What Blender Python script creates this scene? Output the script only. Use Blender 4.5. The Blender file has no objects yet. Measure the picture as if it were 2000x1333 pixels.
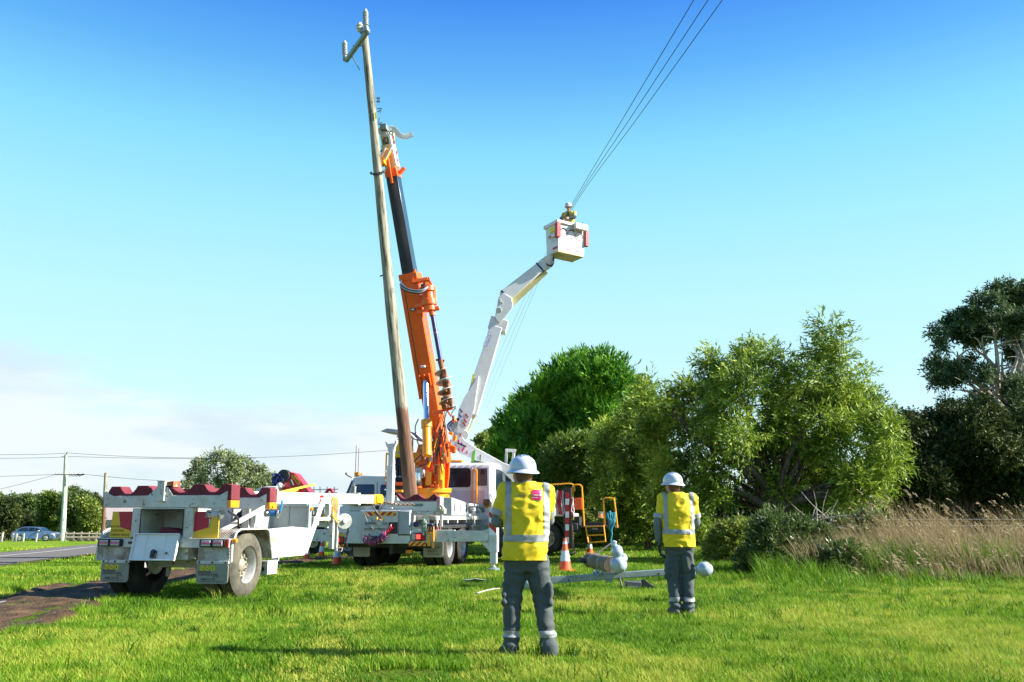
import bpy, bmesh, math, random
import numpy as np
from mathutils import Vector, Matrix, Euler, noise
from mathutils.bvhtree import BVHTree

# ------------------------------------------------------------ camera, light, exposure
S = bpy.context.scene
COL = S.collection
R = math.radians
PITCH = math.atan((1012 - 666.5) / 1700.0)
cd = bpy.data.cameras.new('camera')
cam = bpy.data.objects.new('camera', cd); COL.objects.link(cam)
cam.location = (0, 0, 1.2)
cam.rotation_euler = (math.pi / 2 + PITCH, 0, 0)
cd.sensor_width = 36.0; cd.lens = 36.0 * 1700 / 2000
cd.clip_end = 6000; cd.clip_start = 0.1
S.camera = cam
S.render.resolution_x = 1024; S.render.resolution_y = 682
S.view_settings.view_transform = 'Standard'; S.view_settings.look = 'None'
S.view_settings.exposure = 1.5; S.view_settings.gamma = 1.0
S.view_settings.use_curve_mapping = False

SUN_EL, SUN_AZ = 31.0, 95.0          # azimuth clockwise from +Y
wd = bpy.data.worlds.new('World'); S.world = wd; wd.use_nodes = True
nt = wd.node_tree; nt.nodes.clear()
N = nt.nodes.new
sky = N('ShaderNodeTexSky'); sky.sky_type = 'NISHITA'; sky.sun_disc = False
sky.sun_elevation = R(SUN_EL); sky.sun_rotation = R(SUN_AZ)
sky.air_density = 1.0; sky.dust_density = 0.35; sky.ozone_density = 3.0; sky.altitude = 50
hs = N('ShaderNodeHueSaturation'); hs.inputs['Saturation'].default_value = 1.4; hs.inputs['Value'].default_value = 1.0
nt.links.new(sky.outputs[0], hs.inputs['Color'])
tc = N('ShaderNodeTexCoord'); sep = N('ShaderNodeSeparateXYZ'); nt.links.new(tc.outputs['Generated'], sep.inputs[0])
def wmath(op, a, b=None, clamp=False):
    n = N('ShaderNodeMath'); n.operation = op; n.use_clamp = clamp
    for i, v in enumerate((a, b)):
        if v is None: continue
        if isinstance(v, (int, float)): n.inputs[i].default_value = v
        else: nt.links.new(v, n.inputs[i])
    return n.outputs[0]
# pale low haze and cumulus bank near the horizon, heaviest to the left of the view
mp = N('ShaderNodeMapping'); mp.inputs['Scale'].default_value = (1.0, 1.0, 5.5)
nt.links.new(tc.outputs['Generated'], mp.inputs[0])
cn = N('ShaderNodeTexNoise'); cn.inputs['Scale'].default_value = 2.6; cn.inputs['Detail'].default_value = 7; cn.inputs['Roughness'].default_value = 0.52
nt.links.new(mp.outputs[0], cn.inputs['Vector'])
elev = sep.outputs[2]
def mrange(v, a, b, c, d):
    n = N('ShaderNodeMapRange'); n.interpolation_type = 'SMOOTHSTEP'
    nt.links.new(v, n.inputs[0])
    for i, q in enumerate((a, b, c, d)): n.inputs[i + 1].default_value = q
    return n.outputs[0]
lim = wmath('ADD', elev, wmath('MULTIPLY', sep.outputs[0], 0.10))
bank = mrange(wmath('ADD', cn.outputs[0], wmath('MULTIPLY', wmath('SUBTRACT', 0.092, lim), 5.0)), 0.43, 0.62, 0.0, 1.0)
bank = wmath('MULTIPLY', bank, mrange(sep.outputs[0], -0.1, 0.15, 1.0, 0.25))
cn2 = N('ShaderNodeTexNoise'); cn2.inputs['Scale'].default_value = 4.2; cn2.inputs['Detail'].default_value = 5
mp2 = N('ShaderNodeMapping'); mp2.inputs['Scale'].default_value = (1.0, 1.0, 4.0); mp2.inputs['Location'].default_value = (3.1, 1.7, 0.4)
nt.links.new(tc.outputs['Generated'], mp2.inputs[0]); nt.links.new(mp2.outputs[0], cn2.inputs['Vector'])
ccol = N('ShaderNodeMix'); ccol.data_type = 'RGBA'
nt.links.new(mrange(cn2.outputs[0], 0.45, 0.62, 0.0, 1.0), ccol.inputs[0])
ccol.inputs[6].default_value = (3.1, 3.25, 3.3, 1); ccol.inputs[7].default_value = (2.45, 2.9, 3.2, 1)
mx = N('ShaderNodeMix'); mx.data_type = 'RGBA'
ramp = N('ShaderNodeValToRGB'); nt.links.new(wmath('MAXIMUM', elev, 0.0), ramp.inputs[0]); re_ = ramp.color_ramp.elements
stops = [(0.0, (2.5, 3.2, 3.2)), (0.12, (2.3, 3.2, 3.3)), (0.237, (1.95, 3.2, 3.3)), (0.32, (1.5, 3.0, 3.3)), (0.40, (1.0, 2.6, 3.2)), (0.476, (0.48, 1.6, 3.1)), (0.55, (0.20, 0.85, 2.95)), (0.75, (0.12, 0.50, 2.2)), (1.0, (0.08, 0.4, 1.8))]
for i, (q, c_) in enumerate(stops):
    e = re_[i] if i < 1 else (re_[1] if i == len(stops) - 1 else re_.new(q))
    if i == len(stops) - 1: e = re_[len(re_) - 1]
    e.position = q; e.color = (*[v / 4 for v in c_], 1)
sc_ = N('ShaderNodeVectorMath'); sc_.operation = 'SCALE'; sc_.inputs['Scale'].default_value = 4.25; nt.links.new(ramp.outputs[0], sc_.inputs[0])
pale = N('ShaderNodeMix'); pale.data_type = 'RGBA'; pale.inputs[0].default_value = 0.82
nt.links.new(hs.outputs[0], pale.inputs[6]); nt.links.new(sc_.outputs[0], pale.inputs[7])
nt.links.new(wmath('MULTIPLY', bank, 0.85), mx.inputs[0]); nt.links.new(pale.outputs[2], mx.inputs[6]); nt.links.new(ccol.outputs[2], mx.inputs[7])
bg = N('ShaderNodeBackground'); bg.inputs[1].default_value = 0.105
nt.links.new(mx.outputs[2], bg.inputs[0])
wo = N('ShaderNodeOutputWorld'); nt.links.new(bg.outputs[0], wo.inputs[0])

sl = bpy.data.lights.new('sun', 'SUN'); sl.energy = 5.0; sl.angle = R(0.53); sl.color = (1.0, 0.95, 0.86)
sun = bpy.data.objects.new('sun', sl); COL.objects.link(sun)
sdir = Vector((math.sin(R(SUN_AZ)) * math.cos(R(SUN_EL)), math.cos(R(SUN_AZ)) * math.cos(R(SUN_EL)), math.sin(R(SUN_EL))))
sun.rotation_euler = sdir.to_track_quat('Z', 'Y').to_euler(); sun.location = (30, -10, 40)

# ------------------------------------------------------------ helpers
rnd = random.Random(7)
FW = np.array([0, math.cos(PITCH), math.sin(PITCH)]); UP = np.array([0, -math.sin(PITCH), math.cos(PITCH)])
def P(px, py, Y):
    """point of the real place that lies Y metres north of the photographer and was measured at px, py"""
    r = FW + np.array([1., 0, 0]) * (px - 1000) / 1700. + UP * (666.5 - py) / 1700.
    q = np.array([0, 0, 1.2]) + r * (Y / r[1])
    return Vector(q)
def gz(x, y):
    s = max(0.0, y - 20.0); k = min(1.0, max(0.0, (5 - x) / 13.0))
    return -0.017 * min(s, 160) * k
def gzv(x, y):
    return -0.017 * np.clip(y - 20, 0, 160) * np.clip((5 - x) / 13.0, 0, 1)

MATS = {}
def mat(name, col, rough=0.5, metal=0.0, var=0.12, vscale=6.0, dirt=None, bump=0.0, bscale=40.0, spec=0.5, coat=0.0, trans=0.0, emis=None, wear=None, aniso=None):
    m = bpy.data.materials.new(name); m.use_nodes = True
    t = m.node_tree; b = t.nodes['Principled BSDF']; L = t.links.new
    b.inputs['Roughness'].default_value = rough; b.inputs['Metallic'].default_value = metal
    b.inputs['Specular IOR Level'].default_value = spec; b.inputs['Coat Weight'].default_value = coat
    tcn = t.nodes.new('ShaderNodeTexCoord')
    vec = tcn.outputs['Object']
    if aniso:
        mpn = t.nodes.new('ShaderNodeMapping'); mpn.inputs['Scale'].default_value = aniso; L(vec, mpn.inputs[0]); vec = mpn.outputs[0]
    n1 = t.nodes.new('ShaderNodeTexNoise'); n1.inputs['Scale'].default_value = vscale; n1.inputs['Detail'].default_value = 6
    L(vec, n1.inputs['Vector'])
    c = t.nodes.new('ShaderNodeMix'); c.data_type = 'RGBA'
    lo = [max(0, v * (1 - var)) for v in col]; hi = [min(1, v * (1 + var)) for v in col]
    c.inputs[6].default_value = (*lo, 1); c.inputs[7].default_value = (*hi, 1)
    mr = t.nodes.new('ShaderNodeMapRange'); mr.inputs[1].default_value = 0.3; mr.inputs[2].default_value = 0.7
    L(n1.outputs[0], mr.inputs[0]); L(mr.outputs[0], c.inputs[0])
    out = c.outputs[2]
    for k, d in enumerate([dirt, wear]):
        if not d: continue
        dc, dsc, lo_, hi_, amt = d
        n2 = t.nodes.new('ShaderNodeTexNoise'); n2.inputs['Scale'].default_value = dsc; n2.inputs['Detail'].default_value = 9; n2.inputs['Roughness'].default_value = 0.65
        L(vec, n2.inputs['Vector'])
        m2 = t.nodes.new('ShaderNodeMapRange'); m2.inputs[1].default_value = lo_; m2.inputs[2].default_value = hi_; m2.inputs[4].default_value = amt
        L(n2.outputs[0], m2.inputs[0])
        c2 = t.nodes.new('ShaderNodeMix'); c2.data_type = 'RGBA'; c2.inputs[7].default_value = (*dc, 1)
        L(m2.outputs[0], c2.inputs[0]); L(out, c2.inputs[6]); out = c2.outputs[2]
    L(out, b.inputs['Base Color'])
    if bump:
        n3 = t.nodes.new('ShaderNodeTexNoise'); n3.inputs['Scale'].default_value = bscale; n3.inputs['Detail'].default_value = 5
        L(vec, n3.inputs['Vector'])
        bp = t.nodes.new('ShaderNodeBump'); bp.inputs['Strength'].default_value = bump; bp.inputs['Distance'].default_value = 0.02
        L(n3.outputs[0], bp.inputs['Height']); L(bp.outputs[0], b.inputs['Normal'])
    if trans: b.inputs['Transmission Weight'].default_value = trans
    if emis: b.inputs['Emission Color'].default_value = (*emis[0], 1); b.inputs['Emission Strength'].default_value = emis[1]
    MATS[name] = m
    return m

RUST = (0.17, 0.07, 0.03)
mat('white_paint', (0.60, 0.60, 0.58), 0.35, var=0.05, dirt=((0.36, 0.31, 0.24), 3.0, 0.50, 0.75, 0.6), wear=(RUST, 12.0, 0.65, 0.68, 0.8), coat=0.1)
mat('trailer_paint', (0.56, 0.56, 0.52), 0.42, var=0.07, dirt=((0.38, 0.30, 0.20), 3.5, 0.45, 0.72, 0.75), wear=(RUST, 11.0, 0.605, 0.64, 0.9))
mat('clean_white', (0.66, 0.66, 0.65), 0.35, var=0.04, dirt=((0.42, 0.39, 0.32), 2.5, 0.52, 0.80, 0.5), coat=0.2)
mat('locker_grey', (0.27, 0.30, 0.28), 0.45, var=0.10, dirt=((0.16, 0.16, 0.12), 6.0, 0.55, 0.72, 0.7), wear=(RUST, 14.0, 0.64, 0.70, 0.7))  # grey parts, and pale locker faces darkened to stand for shade
mat('panel_grey', (0.36, 0.39, 0.40), 0.5, var=0.06, dirt=((0.25, 0.24, 0.2), 5, 0.5, 0.75, 0.6))
mat('maroon_rubber', (0.14, 0.013, 0.022), 0.75, var=0.25, dirt=((0.20, 0.12, 0.09), 6.0, 0.55, 0.8, 0.5))
mat('black_rubber', (0.022, 0.022, 0.022), 0.85, var=0.3, dirt=((0.10, 0.09, 0.07), 5.0, 0.5, 0.8, 0.5))
mat('tyre_rubber', (0.022, 0.021, 0.020), 0.95, var=0.25, dirt=((0.09, 0.08, 0.06), 5.0, 0.45, 0.75, 0.7), bump=0.25, bscale=60)
mat('dusty_tyre', (0.060, 0.056, 0.042), 0.95, var=0.25, dirt=((0.155, 0.138, 0.095), 5.0, 0.35, 0.65, 0.8), bump=0.25, bscale=60)
mat('black_metal', (0.025, 0.025, 0.027), 0.55, var=0.3, dirt=((0.12, 0.10, 0.08), 4.0, 0.5, 0.8, 0.5))
mat('steel', (0.45, 0.46, 0.47), 0.35, 0.9, var=0.15)
mat('chrome', (0.75, 0.76, 0.77), 0.16, 1.0, var=0.05)
mat('galvanised', (0.22, 0.27, 0.27), 0.5, 0.35, var=0.14, vscale=18)
mat('rust_orange', (0.24, 0.085, 0.025), 0.9, var=0.4, vscale=14, dirt=((0.4, 0.36, 0.3), 9, .5, .6, .6))
mat('rim_shaded_tan', (0.26, 0.235, 0.18), 0.7, 0.1, var=0.2, dirt=((0.10, 0.08, 0.05), 9, 0.5, 0.75, 0.7))  # recessed disc and hub: shade put into the tan, with dirt patches
mat('rim_metal', (0.46, 0.47, 0.46), 0.45, 0.35, var=0.15, dirt=((0.25, 0.2, 0.13), 7, 0.45, 0.75, 0.6))
mat('orange_paint', (0.85, 0.115, 0.003), 0.42, var=0.06, dirt=((0.30, 0.07, 0.01), 3, 0.52, 0.85, 0.35), coat=0.15)
mat('yellow_orange_paint', (0.90, 0.31, 0.004), 0.38, var=0.08, dirt=((0.3, 0.14, 0.02), 5, 0.58, 0.8, 0.5), coat=0.1)
mat('safety_yellow', (0.86, 0.38, 0.008), 0.4, var=0.1, dirt=((0.3, 0.18, 0.05), 8, 0.6, 0.8, 0.5))
mat('dark_boom', (0.022, 0.033, 0.060), 0.22, 0.2, var=0.15, coat=0.4)
mat('auger_soil', (0.24, 0.10, 0.05), 0.85, var=0.3, vscale=12, bump=0.4)
mat('auger_steel', (0.60, 0.57, 0.53), 0.5, 0.1, var=0.2, vscale=9, dirt=((0.26, 0.12, 0.06), 5, 0.50, 0.6, 0.9))
mat('blue_shaft', (0.035, 0.035, 0.13), 0.35, 0.3, var=0.2)
mat('blue_strap', (0.02, 0.18, 0.42), 0.7, var=0.2)
mat('teal_cloth', (0.02, 0.20, 0.26), 0.85, var=0.35, vscale=15)
mat('glass_dark', (0.010, 0.022, 0.035), 0.12, 0.0, var=0.5, vscale=2.5, spec=0.35)
mat('glass_blue', (0.015, 0.05, 0.11), 0.2, 0.0, var=0.6, vscale=1.2, spec=0.22)
mat('louvre_grey', (0.085, 0.085, 0.095), 0.5, var=0.1)
mat('shade_lavender', (0.50, 0.46, 0.52), 0.4, var=0.08)  # cab back wall, lavender tint of its shade put into the colour
mat('lens_red', (0.45, 0.008, 0.01), 0.15, var=0.1, coat=0.5)
mat('lamp_red_lit', (0.6, 0.01, 0.01), 0.2, var=0.05, emis=((1.0, 0.03, 0.02), 2.2))
mat('lens_pink', (0.60, 0.12, 0.22), 0.3, var=0.1)
mat('lens_grey', (0.42, 0.42, 0.42), 0.35, var=0.1)
mat('lens_amber', (0.85, 0.28, 0.02), 0.2, var=0.1, coat=0.5)
mat('reflect_yellow', (0.80, 0.47, 0.03), 0.45, var=0.1, dirt=((0.25, 0.2, 0.1), 8, 0.6, 0.8, 0.4))
mat('reflect_red', (0.50, 0.015, 0.02), 0.4, var=0.1)
mat('sign_crimson', (0.42, 0.008, 0.035), 0.45, var=0.08)
mat('sign_yellow', (0.72, 0.45, 0.02), 0.5, var=0.1, dirt=((0.3, 0.22, 0.1), 9, 0.6, 0.8, 0.5))
mat('flap_grey', (0.25, 0.245, 0.20), 0.8, var=0.15, dirt=((0.12, 0.11, 0.08), 6, 0.5, 0.75, 0.6))
mat('flap_tan', (0.42, 0.39, 0.31), 0.8, var=0.15, dirt=((0.1, 0.08, 0.05), 6, 0.5, 0.75, 0.6))
mat('print_black', (0.02, 0.02, 0.02), 0.6, var=0.1)
mat('print_brown', (0.10, 0.055, 0.01), 0.6, var=0.1)
mat('print_blue', (0.04, 0.08, 0.35), 0.6, var=0.1)
mat('print_purple', (0.16, 0.04, 0.22), 0.6, var=0.1)
mat('print_magenta', (0.58, 0.008, 0.12), 0.5, var=0.1)
mat('print_white', (0.8, 0.8, 0.8), 0.5, var=0.03)
mat('print_yellow', (0.72, 0.66, 0.02), 0.5, var=0.08)
mat('red_crane', (0.62, 0.012, 0.022), 0.3, var=0.08, coat=0.3)
mat('cone_orange', (0.85, 0.10, 0.02), 0.5, var=0.08, dirt=((0.35, 0.12, 0.06), 12, 0.55, 0.8, 0.4))
mat('cone_white', (0.62, 0.66, 0.72), 0.35, var=0.08)
mat('hose_black', (0.018, 0.018, 0.02), 0.45, var=0.2)
mat('hose_navy', (0.015, 0.02, 0.10), 0.4, var=0.2)
mat('hose_red', (0.60, 0.02, 0.05), 0.4, var=0.1)
mat('hose_pink', (0.50, 0.10, 0.22), 0.4, var=0.2)
mat('hose_mauve', (0.20, 0.06, 0.20), 0.4, var=0.3)
mat('chain_steel', (0.16, 0.12, 0.09), 0.55, 0.6, var=0.4, vscale=25)
mat('sling_red', (0.55, 0.015, 0.04), 0.7, var=0.2)
mat('sling_white', (0.5, 0.45, 0.44), 0.7, var=0.2)
mat('green_cover', (0.16, 0.22, 0.17), 0.6, var=0.3)
mat('green_band', (0.12, 0.36, 0.04), 0.5, var=0.1)
mat('fibreglass_cream', (0.52, 0.47, 0.22), 0.5, var=0.06)
mat('canopy_grey', (0.40, 0.41, 0.40), 0.6, var=0.1)
mat('wood_fence', (0.30, 0.25, 0.19), 0.9, var=0.25)
mat('wood_white', (0.36, 0.35, 0.31), 0.8, var=0.15)
mat('plastic_wrap', (0.36, 0.43, 0.48), 0.22, var=0.08, vscale=9, bump=0.5, bscale=14, coat=0.3)
mat('insulator_grey', (0.42, 0.46, 0.47), 0.3, var=0.08, coat=0.2)
mat('insulator_cream', (0.55, 0.57, 0.50), 0.3, var=0.08, coat=0.3)
mat('hivis_yellow', (0.74, 0.52, 0.004), 0.75, var=0.06, bump=0.15, bscale=120)
mat('hivis_faded', (0.42, 0.36, 0.07), 0.8, var=0.15)
mat('reflective_tape', (0.30, 0.31, 0.31), 0.4, var=0.06, bump=0.1, bscale=90)
mat('trouser_grey', (0.062, 0.076, 0.078), 0.85, var=0.14, bump=0.25, bscale=70)
mat('sleeve_grey', (0.13, 0.155, 0.17), 0.85, var=0.12, bump=0.2, bscale=90)
mat('navy_cloth', (0.018, 0.022, 0.05), 0.85, var=0.2)
mat('leather_dark', (0.02, 0.017, 0.015), 0.6, var=0.3, dirt=((0.12, 0.10, 0.07), 14, 0.5, 0.7, 0.5))
mat('skin', (0.50, 0.25, 0.17), 0.5, var=0.08, vscale=20)
mat('hair_dark', (0.13, 0.065, 0.038), 0.7, var=0.3, vscale=60, bump=0.5, bscale=150)
mat('helmet_white', (0.50, 0.54, 0.60), 0.25, var=0.03, coat=0.3)
mat('asphalt', (0.105, 0.092, 0.078), 0.9, var=0.15, vscale=3, bump=0.5, bscale=60, dirt=((0.13, 0.115, 0.095), 0.8, 0.4, 0.7, 0.6))
mat('road_white', (0.62, 0.62, 0.60), 0.7, var=0.12, vscale=12)
mat('car_paint', (0.11, 0.17, 0.30), 0.22, 0.35, var=0.05, coat=0.6)
mat('house_wall', (0.50, 0.42, 0.34), 0.8, var=0.1)
mat('house_roof', (0.36, 0.30, 0.27), 0.7, var=0.12)
mat('straw_dry', (0.42, 0.33, 0.19), 0.85, var=0.25)
mat('fallen_soil', (0.20, 0.12, 0.07), 0.95, var=0.3, vscale=8, bump=0.6)

def streak_wood(name, c0, c1, crack, bottom=None):
    """weathered pole wood: long grain along local Z, cracks, bands"""
    m = bpy.data.materials.new(name); m.use_nodes = True
    t = m.node_tree; b = t.nodes['Principled BSDF']; L = t.links.new; b.inputs['Roughness'].default_value = 0.9
    tcn = t.nodes.new('ShaderNodeTexCoord')
    mpn = t.nodes.new('ShaderNodeMapping'); mpn.inputs['Scale'].default_value = (7, 7, 0.5); L(tcn.outputs['Object'], mpn.inputs[0])
    n1 = t.nodes.new('ShaderNodeTexNoise'); n1.inputs['Scale'].default_value = 2.2; n1.inputs['Detail'].default_value = 8; n1.inputs['Roughness'].default_value = 0.7; L(mpn.outputs[0], n1.inputs['Vector'])
    cr = t.nodes.new('ShaderNodeValToRGB'); L(n1.outputs[0], cr.inputs[0])
    e = cr.color_ramp.elements; e[0].position = 0.40; e[0].color = (*crack, 1); e[1].position = 0.62; e[1].color = (*c1, 1)
    q = cr.color_ramp.elements.new(0.47); q.color = (*c0, 1)
    out = cr.outputs[0]
    if bottom:
        sp = t.nodes.new('ShaderNodeSeparateXYZ'); L(tcn.outputs['Object'], sp.inputs[0])
        n2 = t.nodes.new('ShaderNodeTexNoise'); n2.inputs['Scale'].default_value = 6; L(tcn.outputs['Object'], n2.inputs['Vector'])
        ad = t.nodes.new('ShaderNodeMath'); ad.operation = 'MULTIPLY_ADD'; L(n2.outputs[0], ad.inputs[0]); ad.inputs[1].default_value = 0.35; L(sp.outputs[2], ad.inputs[2])
        mr = t.nodes.new('ShaderNodeMapRange'); mr.inputs[1].default_value = bottom[0] + .12; mr.inputs[2].default_value = bottom[0] + .26; mr.inputs[3].default_value = 1; mr.inputs[4].default_value = 0
        L(ad.outputs[0], mr.inputs[0])
        mxn = t.nodes.new('ShaderNodeMix'); mxn.data_type = 'RGBA'; L(mr.outputs[0], mxn.inputs[0]); L(out, mxn.inputs[6])
        mu = t.nodes.new('ShaderNodeMix'); mu.data_type = 'RGBA'; mu.inputs[6].default_value = (*bottom[1], 1); mu.inputs[7].default_value = (*bottom[2], 1); mq = t.nodes.new('ShaderNodeMapRange'); mq.inputs[1].default_value = .42; mq.inputs[2].default_value = .6; L(n1.outputs[0], mq.inputs[0]); L(mq.outputs[0], mu.inputs[0])
        L(mu.outputs[2], mxn.inputs[7]); out = mxn.outputs[2]
    L(out, b.inputs['Base Color'])
    bp = t.nodes.new('ShaderNodeBump'); bp.inputs['Strength'].default_value = 0.7; bp.inputs['Distance'].default_value = 0.02; L(n1.outputs[0], bp.inputs['Height']); L(bp.outputs[0], b.inputs['Normal'])
    MATS[name] = m
streak_wood('pole_wood', (0.235, 0.215, 0.15), (0.37, 0.34, 0.25), (0.075, 0.06, 0.042), (2.55, (0.085, 0.038, 0.02), (0.20, 0.105, 0.06)))
streak_wood('old_pole_wood', (0.34, 0.40, 0.32), (0.46, 0.52, 0.42), (0.20, 0.22, 0.17))
streak_wood('log_wood', (0.14, 0.11, 0.07), (0.22, 0.18, 0.11), (0.08, 0.06, 0.04))
streak_wood('bark', (0.085, 0.065, 0.045), (0.16, 0.12, 0.085), (0.03, 0.022, 0.015))
streak_wood('pale_bark', (0.30, 0.26, 0.22), (0.46, 0.42, 0.37), (0.14, 0.12, 0.10))

def leafmat(name, c0, c1, c2, trans=0.35, rough=0.5, spec=0.35):
    m = bpy.data.materials.new(name); m.use_nodes = True
    t = m.node_tree; b = t.nodes['Principled BSDF']; L = t.links.new
    at = t.nodes.new('ShaderNodeAttribute'); at.attribute_name = 'tint'
    cr = t.nodes.new('ShaderNodeValToRGB'); L(at.outputs['Fac'], cr.inputs[0])
    e = cr.color_ramp.elements; e[0].position = 0.0; e[0].color = (*c0, 1); e[1].position = 1.0; e[1].color = (*c2, 1)
    q = cr.color_ramp.elements.new(0.5); q.color = (*c1, 1)
    L(cr.outputs[0], b.inputs['Base Color']); b.inputs['Roughness'].default_value = rough; b.inputs['Specular IOR Level'].default_value = spec
    tr = t.nodes.new('ShaderNodeBsdfTranslucent'); L(cr.outputs[0], tr.inputs[0])
    ms = t.nodes.new('ShaderNodeMixShader'); ms.inputs[0].default_value = trans
    L(b.outputs[0], ms.inputs[1]); L(tr.outputs[0], ms.inputs[2]); L(ms.outputs[0], t.nodes['Material Output'].inputs[0])
    MATS[name] = m
leafmat('grass_blades', (0.030, 0.095, 0.004), (0.130, 0.270, 0.008), (0.47, 0.46, 0.07), 0.35, 0.6, 0.2)
leafmat('wattle_leaf', (0.040, 0.078, 0.010), (0.180, 0.280, 0.022), (0.46, 0.54, 0.075), 0.28, 0.55, 0.3)
leafmat('cypress_leaf', (0.015, 0.080, 0.010), (0.105, 0.275, 0.016), (0.27, 0.46, 0.03), 0.25, 0.6, 0.25)
leafmat('olive_leaf', (0.05, 0.08, 0.012), (0.18, 0.24, 0.03), (0.38, 0.43, 0.09), 0.3, 0.5, 0.4)
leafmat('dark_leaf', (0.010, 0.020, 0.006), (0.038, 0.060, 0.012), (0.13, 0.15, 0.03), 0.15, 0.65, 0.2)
leafmat('gum_leaf', (0.030, 0.055, 0.025), (0.075, 0.125, 0.045), (0.18, 0.24, 0.10), 0.2, 0.6, 0.2)
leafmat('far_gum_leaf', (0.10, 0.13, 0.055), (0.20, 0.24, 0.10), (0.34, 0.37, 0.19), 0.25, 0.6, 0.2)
leafmat('bright_leaf', (0.05, 0.10, 0.012), (0.11, 0.18, 0.02), (0.22, 0.29, 0.05), 0.3, 0.5, 0.3)
leafmat('reed_blades', (0.13, 0.10, 0.045), (0.27, 0.205, 0.092), (0.46, 0.37, 0.23), 0.3, 0.7, 0.2)
leafmat('shrub_leaf', (0.030, 0.062, 0.014), (0.085, 0.135, 0.03), (0.19, 0.23, 0.07), 0.25, 0.45, 0.4)

class MB:
    def __init__(s): s.v = []; s.f = []; s.m = []
    def add(s, vs, fs, m=0):
        o = len(s.v); s.v += [Vector(v) for v in vs]; s.f += [tuple(o + i for i in f) for f in fs]; s.m += [m] * len(fs); return s
    def box(s, c, d, m=0, rot=None):
        c = Vector(c); h = [x / 2 for x in d]
        vs = [Vector((sx * h[0], sy * h[1], sz * h[2])) for sz in (-1, 1) for sy in (-1, 1) for sx in (-1, 1)]
        if rot is not None: vs = [rot @ v for v in vs]
        return s.add([c + v for v in vs], [(0, 2, 3, 1), (4, 5, 7, 6), (0, 1, 5, 4), (2, 6, 7, 3), (0, 4, 6, 2), (1, 3, 7, 5)], m)
    def bb(s, x0, x1, y0, y1, z0, z1, m=0):
        return s.box(((x0 + x1) / 2, (y0 + y1) / 2, (z0 + z1) / 2), (abs(x1 - x0), abs(y1 - y0), abs(z1 - z0)), m)
    def frame(s, p0, p1, up=(0, 0, 1)):
        z = (Vector(p1) - Vector(p0)).normalized(); u = Vector(up)
        if abs(z.dot(u.normalized())) > 0.98: u = Vector((1, 0, 0))
        x = u.cross(z).normalized(); y = z.cross(x).normalized()
        return x, y, z
    def bar(s, p0, p1, w, h, m=0, up=(0, 0, 1), w1=None, h1=None):
        p0 = Vector(p0); p1 = Vector(p1); x, y, z = s.frame(p0, p1, up)
        vs = []
        for p, a, b in ((p0, w, h), (p1, w1 or w, h1 or h)):
            vs += [p + x * (-a / 2) + y * (-b / 2), p + x * (a / 2) + y * (-b / 2), p + x * (a / 2) + y * (b / 2), p + x * (-a / 2) + y * (b / 2)]
        return s.add(vs, [(0, 3, 2, 1), (4, 5, 6, 7), (0, 1, 5, 4), (1, 2, 6, 5), (2, 3, 7, 6), (3, 0, 4, 7)], m)
    def cyl(s, p0, p1, r0, r1=None, n=14, m=0):
        p0 = Vector(p0); p1 = Vector(p1); r1 = r0 if r1 is None else r1; x, y, z = s.frame(p0, p1)
        vs = [p + (x * math.cos(2 * math.pi * i / n) + y * math.sin(2 * math.pi * i / n)) * r for p, r in ((p0, r0), (p1, r1)) for i in range(n)]
        fs = [(i, (i + 1) % n, n + (i + 1) % n, n + i) for i in range(n)] + [tuple(range(n - 1, -1, -1)), tuple(range(n, 2 * n))]
        return s.add(vs, fs, m)
    def tube(s, pts, r, n=8, m=0, cap=True):
        pts = [Vector(p) for p in pts]; rs = r if isinstance(r, (list, tuple)) else [r] * len(pts)
        d = (pts[1] - pts[0]).normalized(); u = Vector((0, 0, 1)) if abs(d.z) < 0.9 else Vector((1, 0, 0))
        x = u.cross(d).normalized(); vs = []
        for i, p in enumerate(pts):
            d = (pts[min(i + 1, len(pts) - 1)] - pts[max(i - 1, 0)]).normalized()
            x = (x - d * x.dot(d)).normalized(); y = d.cross(x)
            vs += [p + (x * math.cos(2 * math.pi * k / n) + y * math.sin(2 * math.pi * k / n)) * rs[i] for k in range(n)]
        fs = [(i * n + k, i * n + (k + 1) % n, (i + 1) * n + (k + 1) % n, (i + 1) * n + k) for i in range(len(pts) - 1) for k in range(n)]
        if cap: fs += [tuple(range(n - 1, -1, -1)), tuple(range(len(vs) - n, len(vs)))]
        return s.add(vs, fs, m)
    def prism(s, poly, a, b, axis='x', m=0):
        """polygon (two coordinates) pushed along an axis from a to b"""
        n = len(poly)
        def mk(q, t): return {'x': (t, q[0], q[1]), 'y': (q[0], t, q[1]), 'z': (q[0], q[1], t)}[axis]
        vs = [mk(q, a) for q in poly] + [mk(q, b) for q in poly]
        fs = [(i, (i + 1) % n, n + (i + 1) % n, n + i) for i in range(n)] + [tuple(range(n - 1, -1, -1)), tuple(range(n, 2 * n))]
        return s.add(vs, fs, m)
    def lathe(s, prof, p0, d, n=24, m=0, cap=True):
        p0 = Vector(p0); d = Vector(d).normalized(); u = Vector((0, 0, 1)) if abs(d.z) < 0.9 else Vector((1, 0, 0))
        x = u.cross(d).normalized(); y = d.cross(x); vs = []
        for r, h in prof: vs += [p0 + d * h + (x * math.cos(2 * math.pi * k / n) + y * math.sin(2 * math.pi * k / n)) * max(r, 1e-4) for k in range(n)]
        fs = [(i * n + k, i * n + (k + 1) % n, (i + 1) * n + (k + 1) % n, (i + 1) * n + k) for i in range(len(prof) - 1) for k in range(n)]
        if cap: fs += [tuple(range(n - 1, -1, -1)), tuple(range(len(vs) - n, len(vs)))]
        return s.add(vs, fs, m)
    def plate(s, x0, x1, z0, z1, y, t=0.004, m=0): return s.bb(x0, x1, y, y + t, z0, z1, m)
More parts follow.
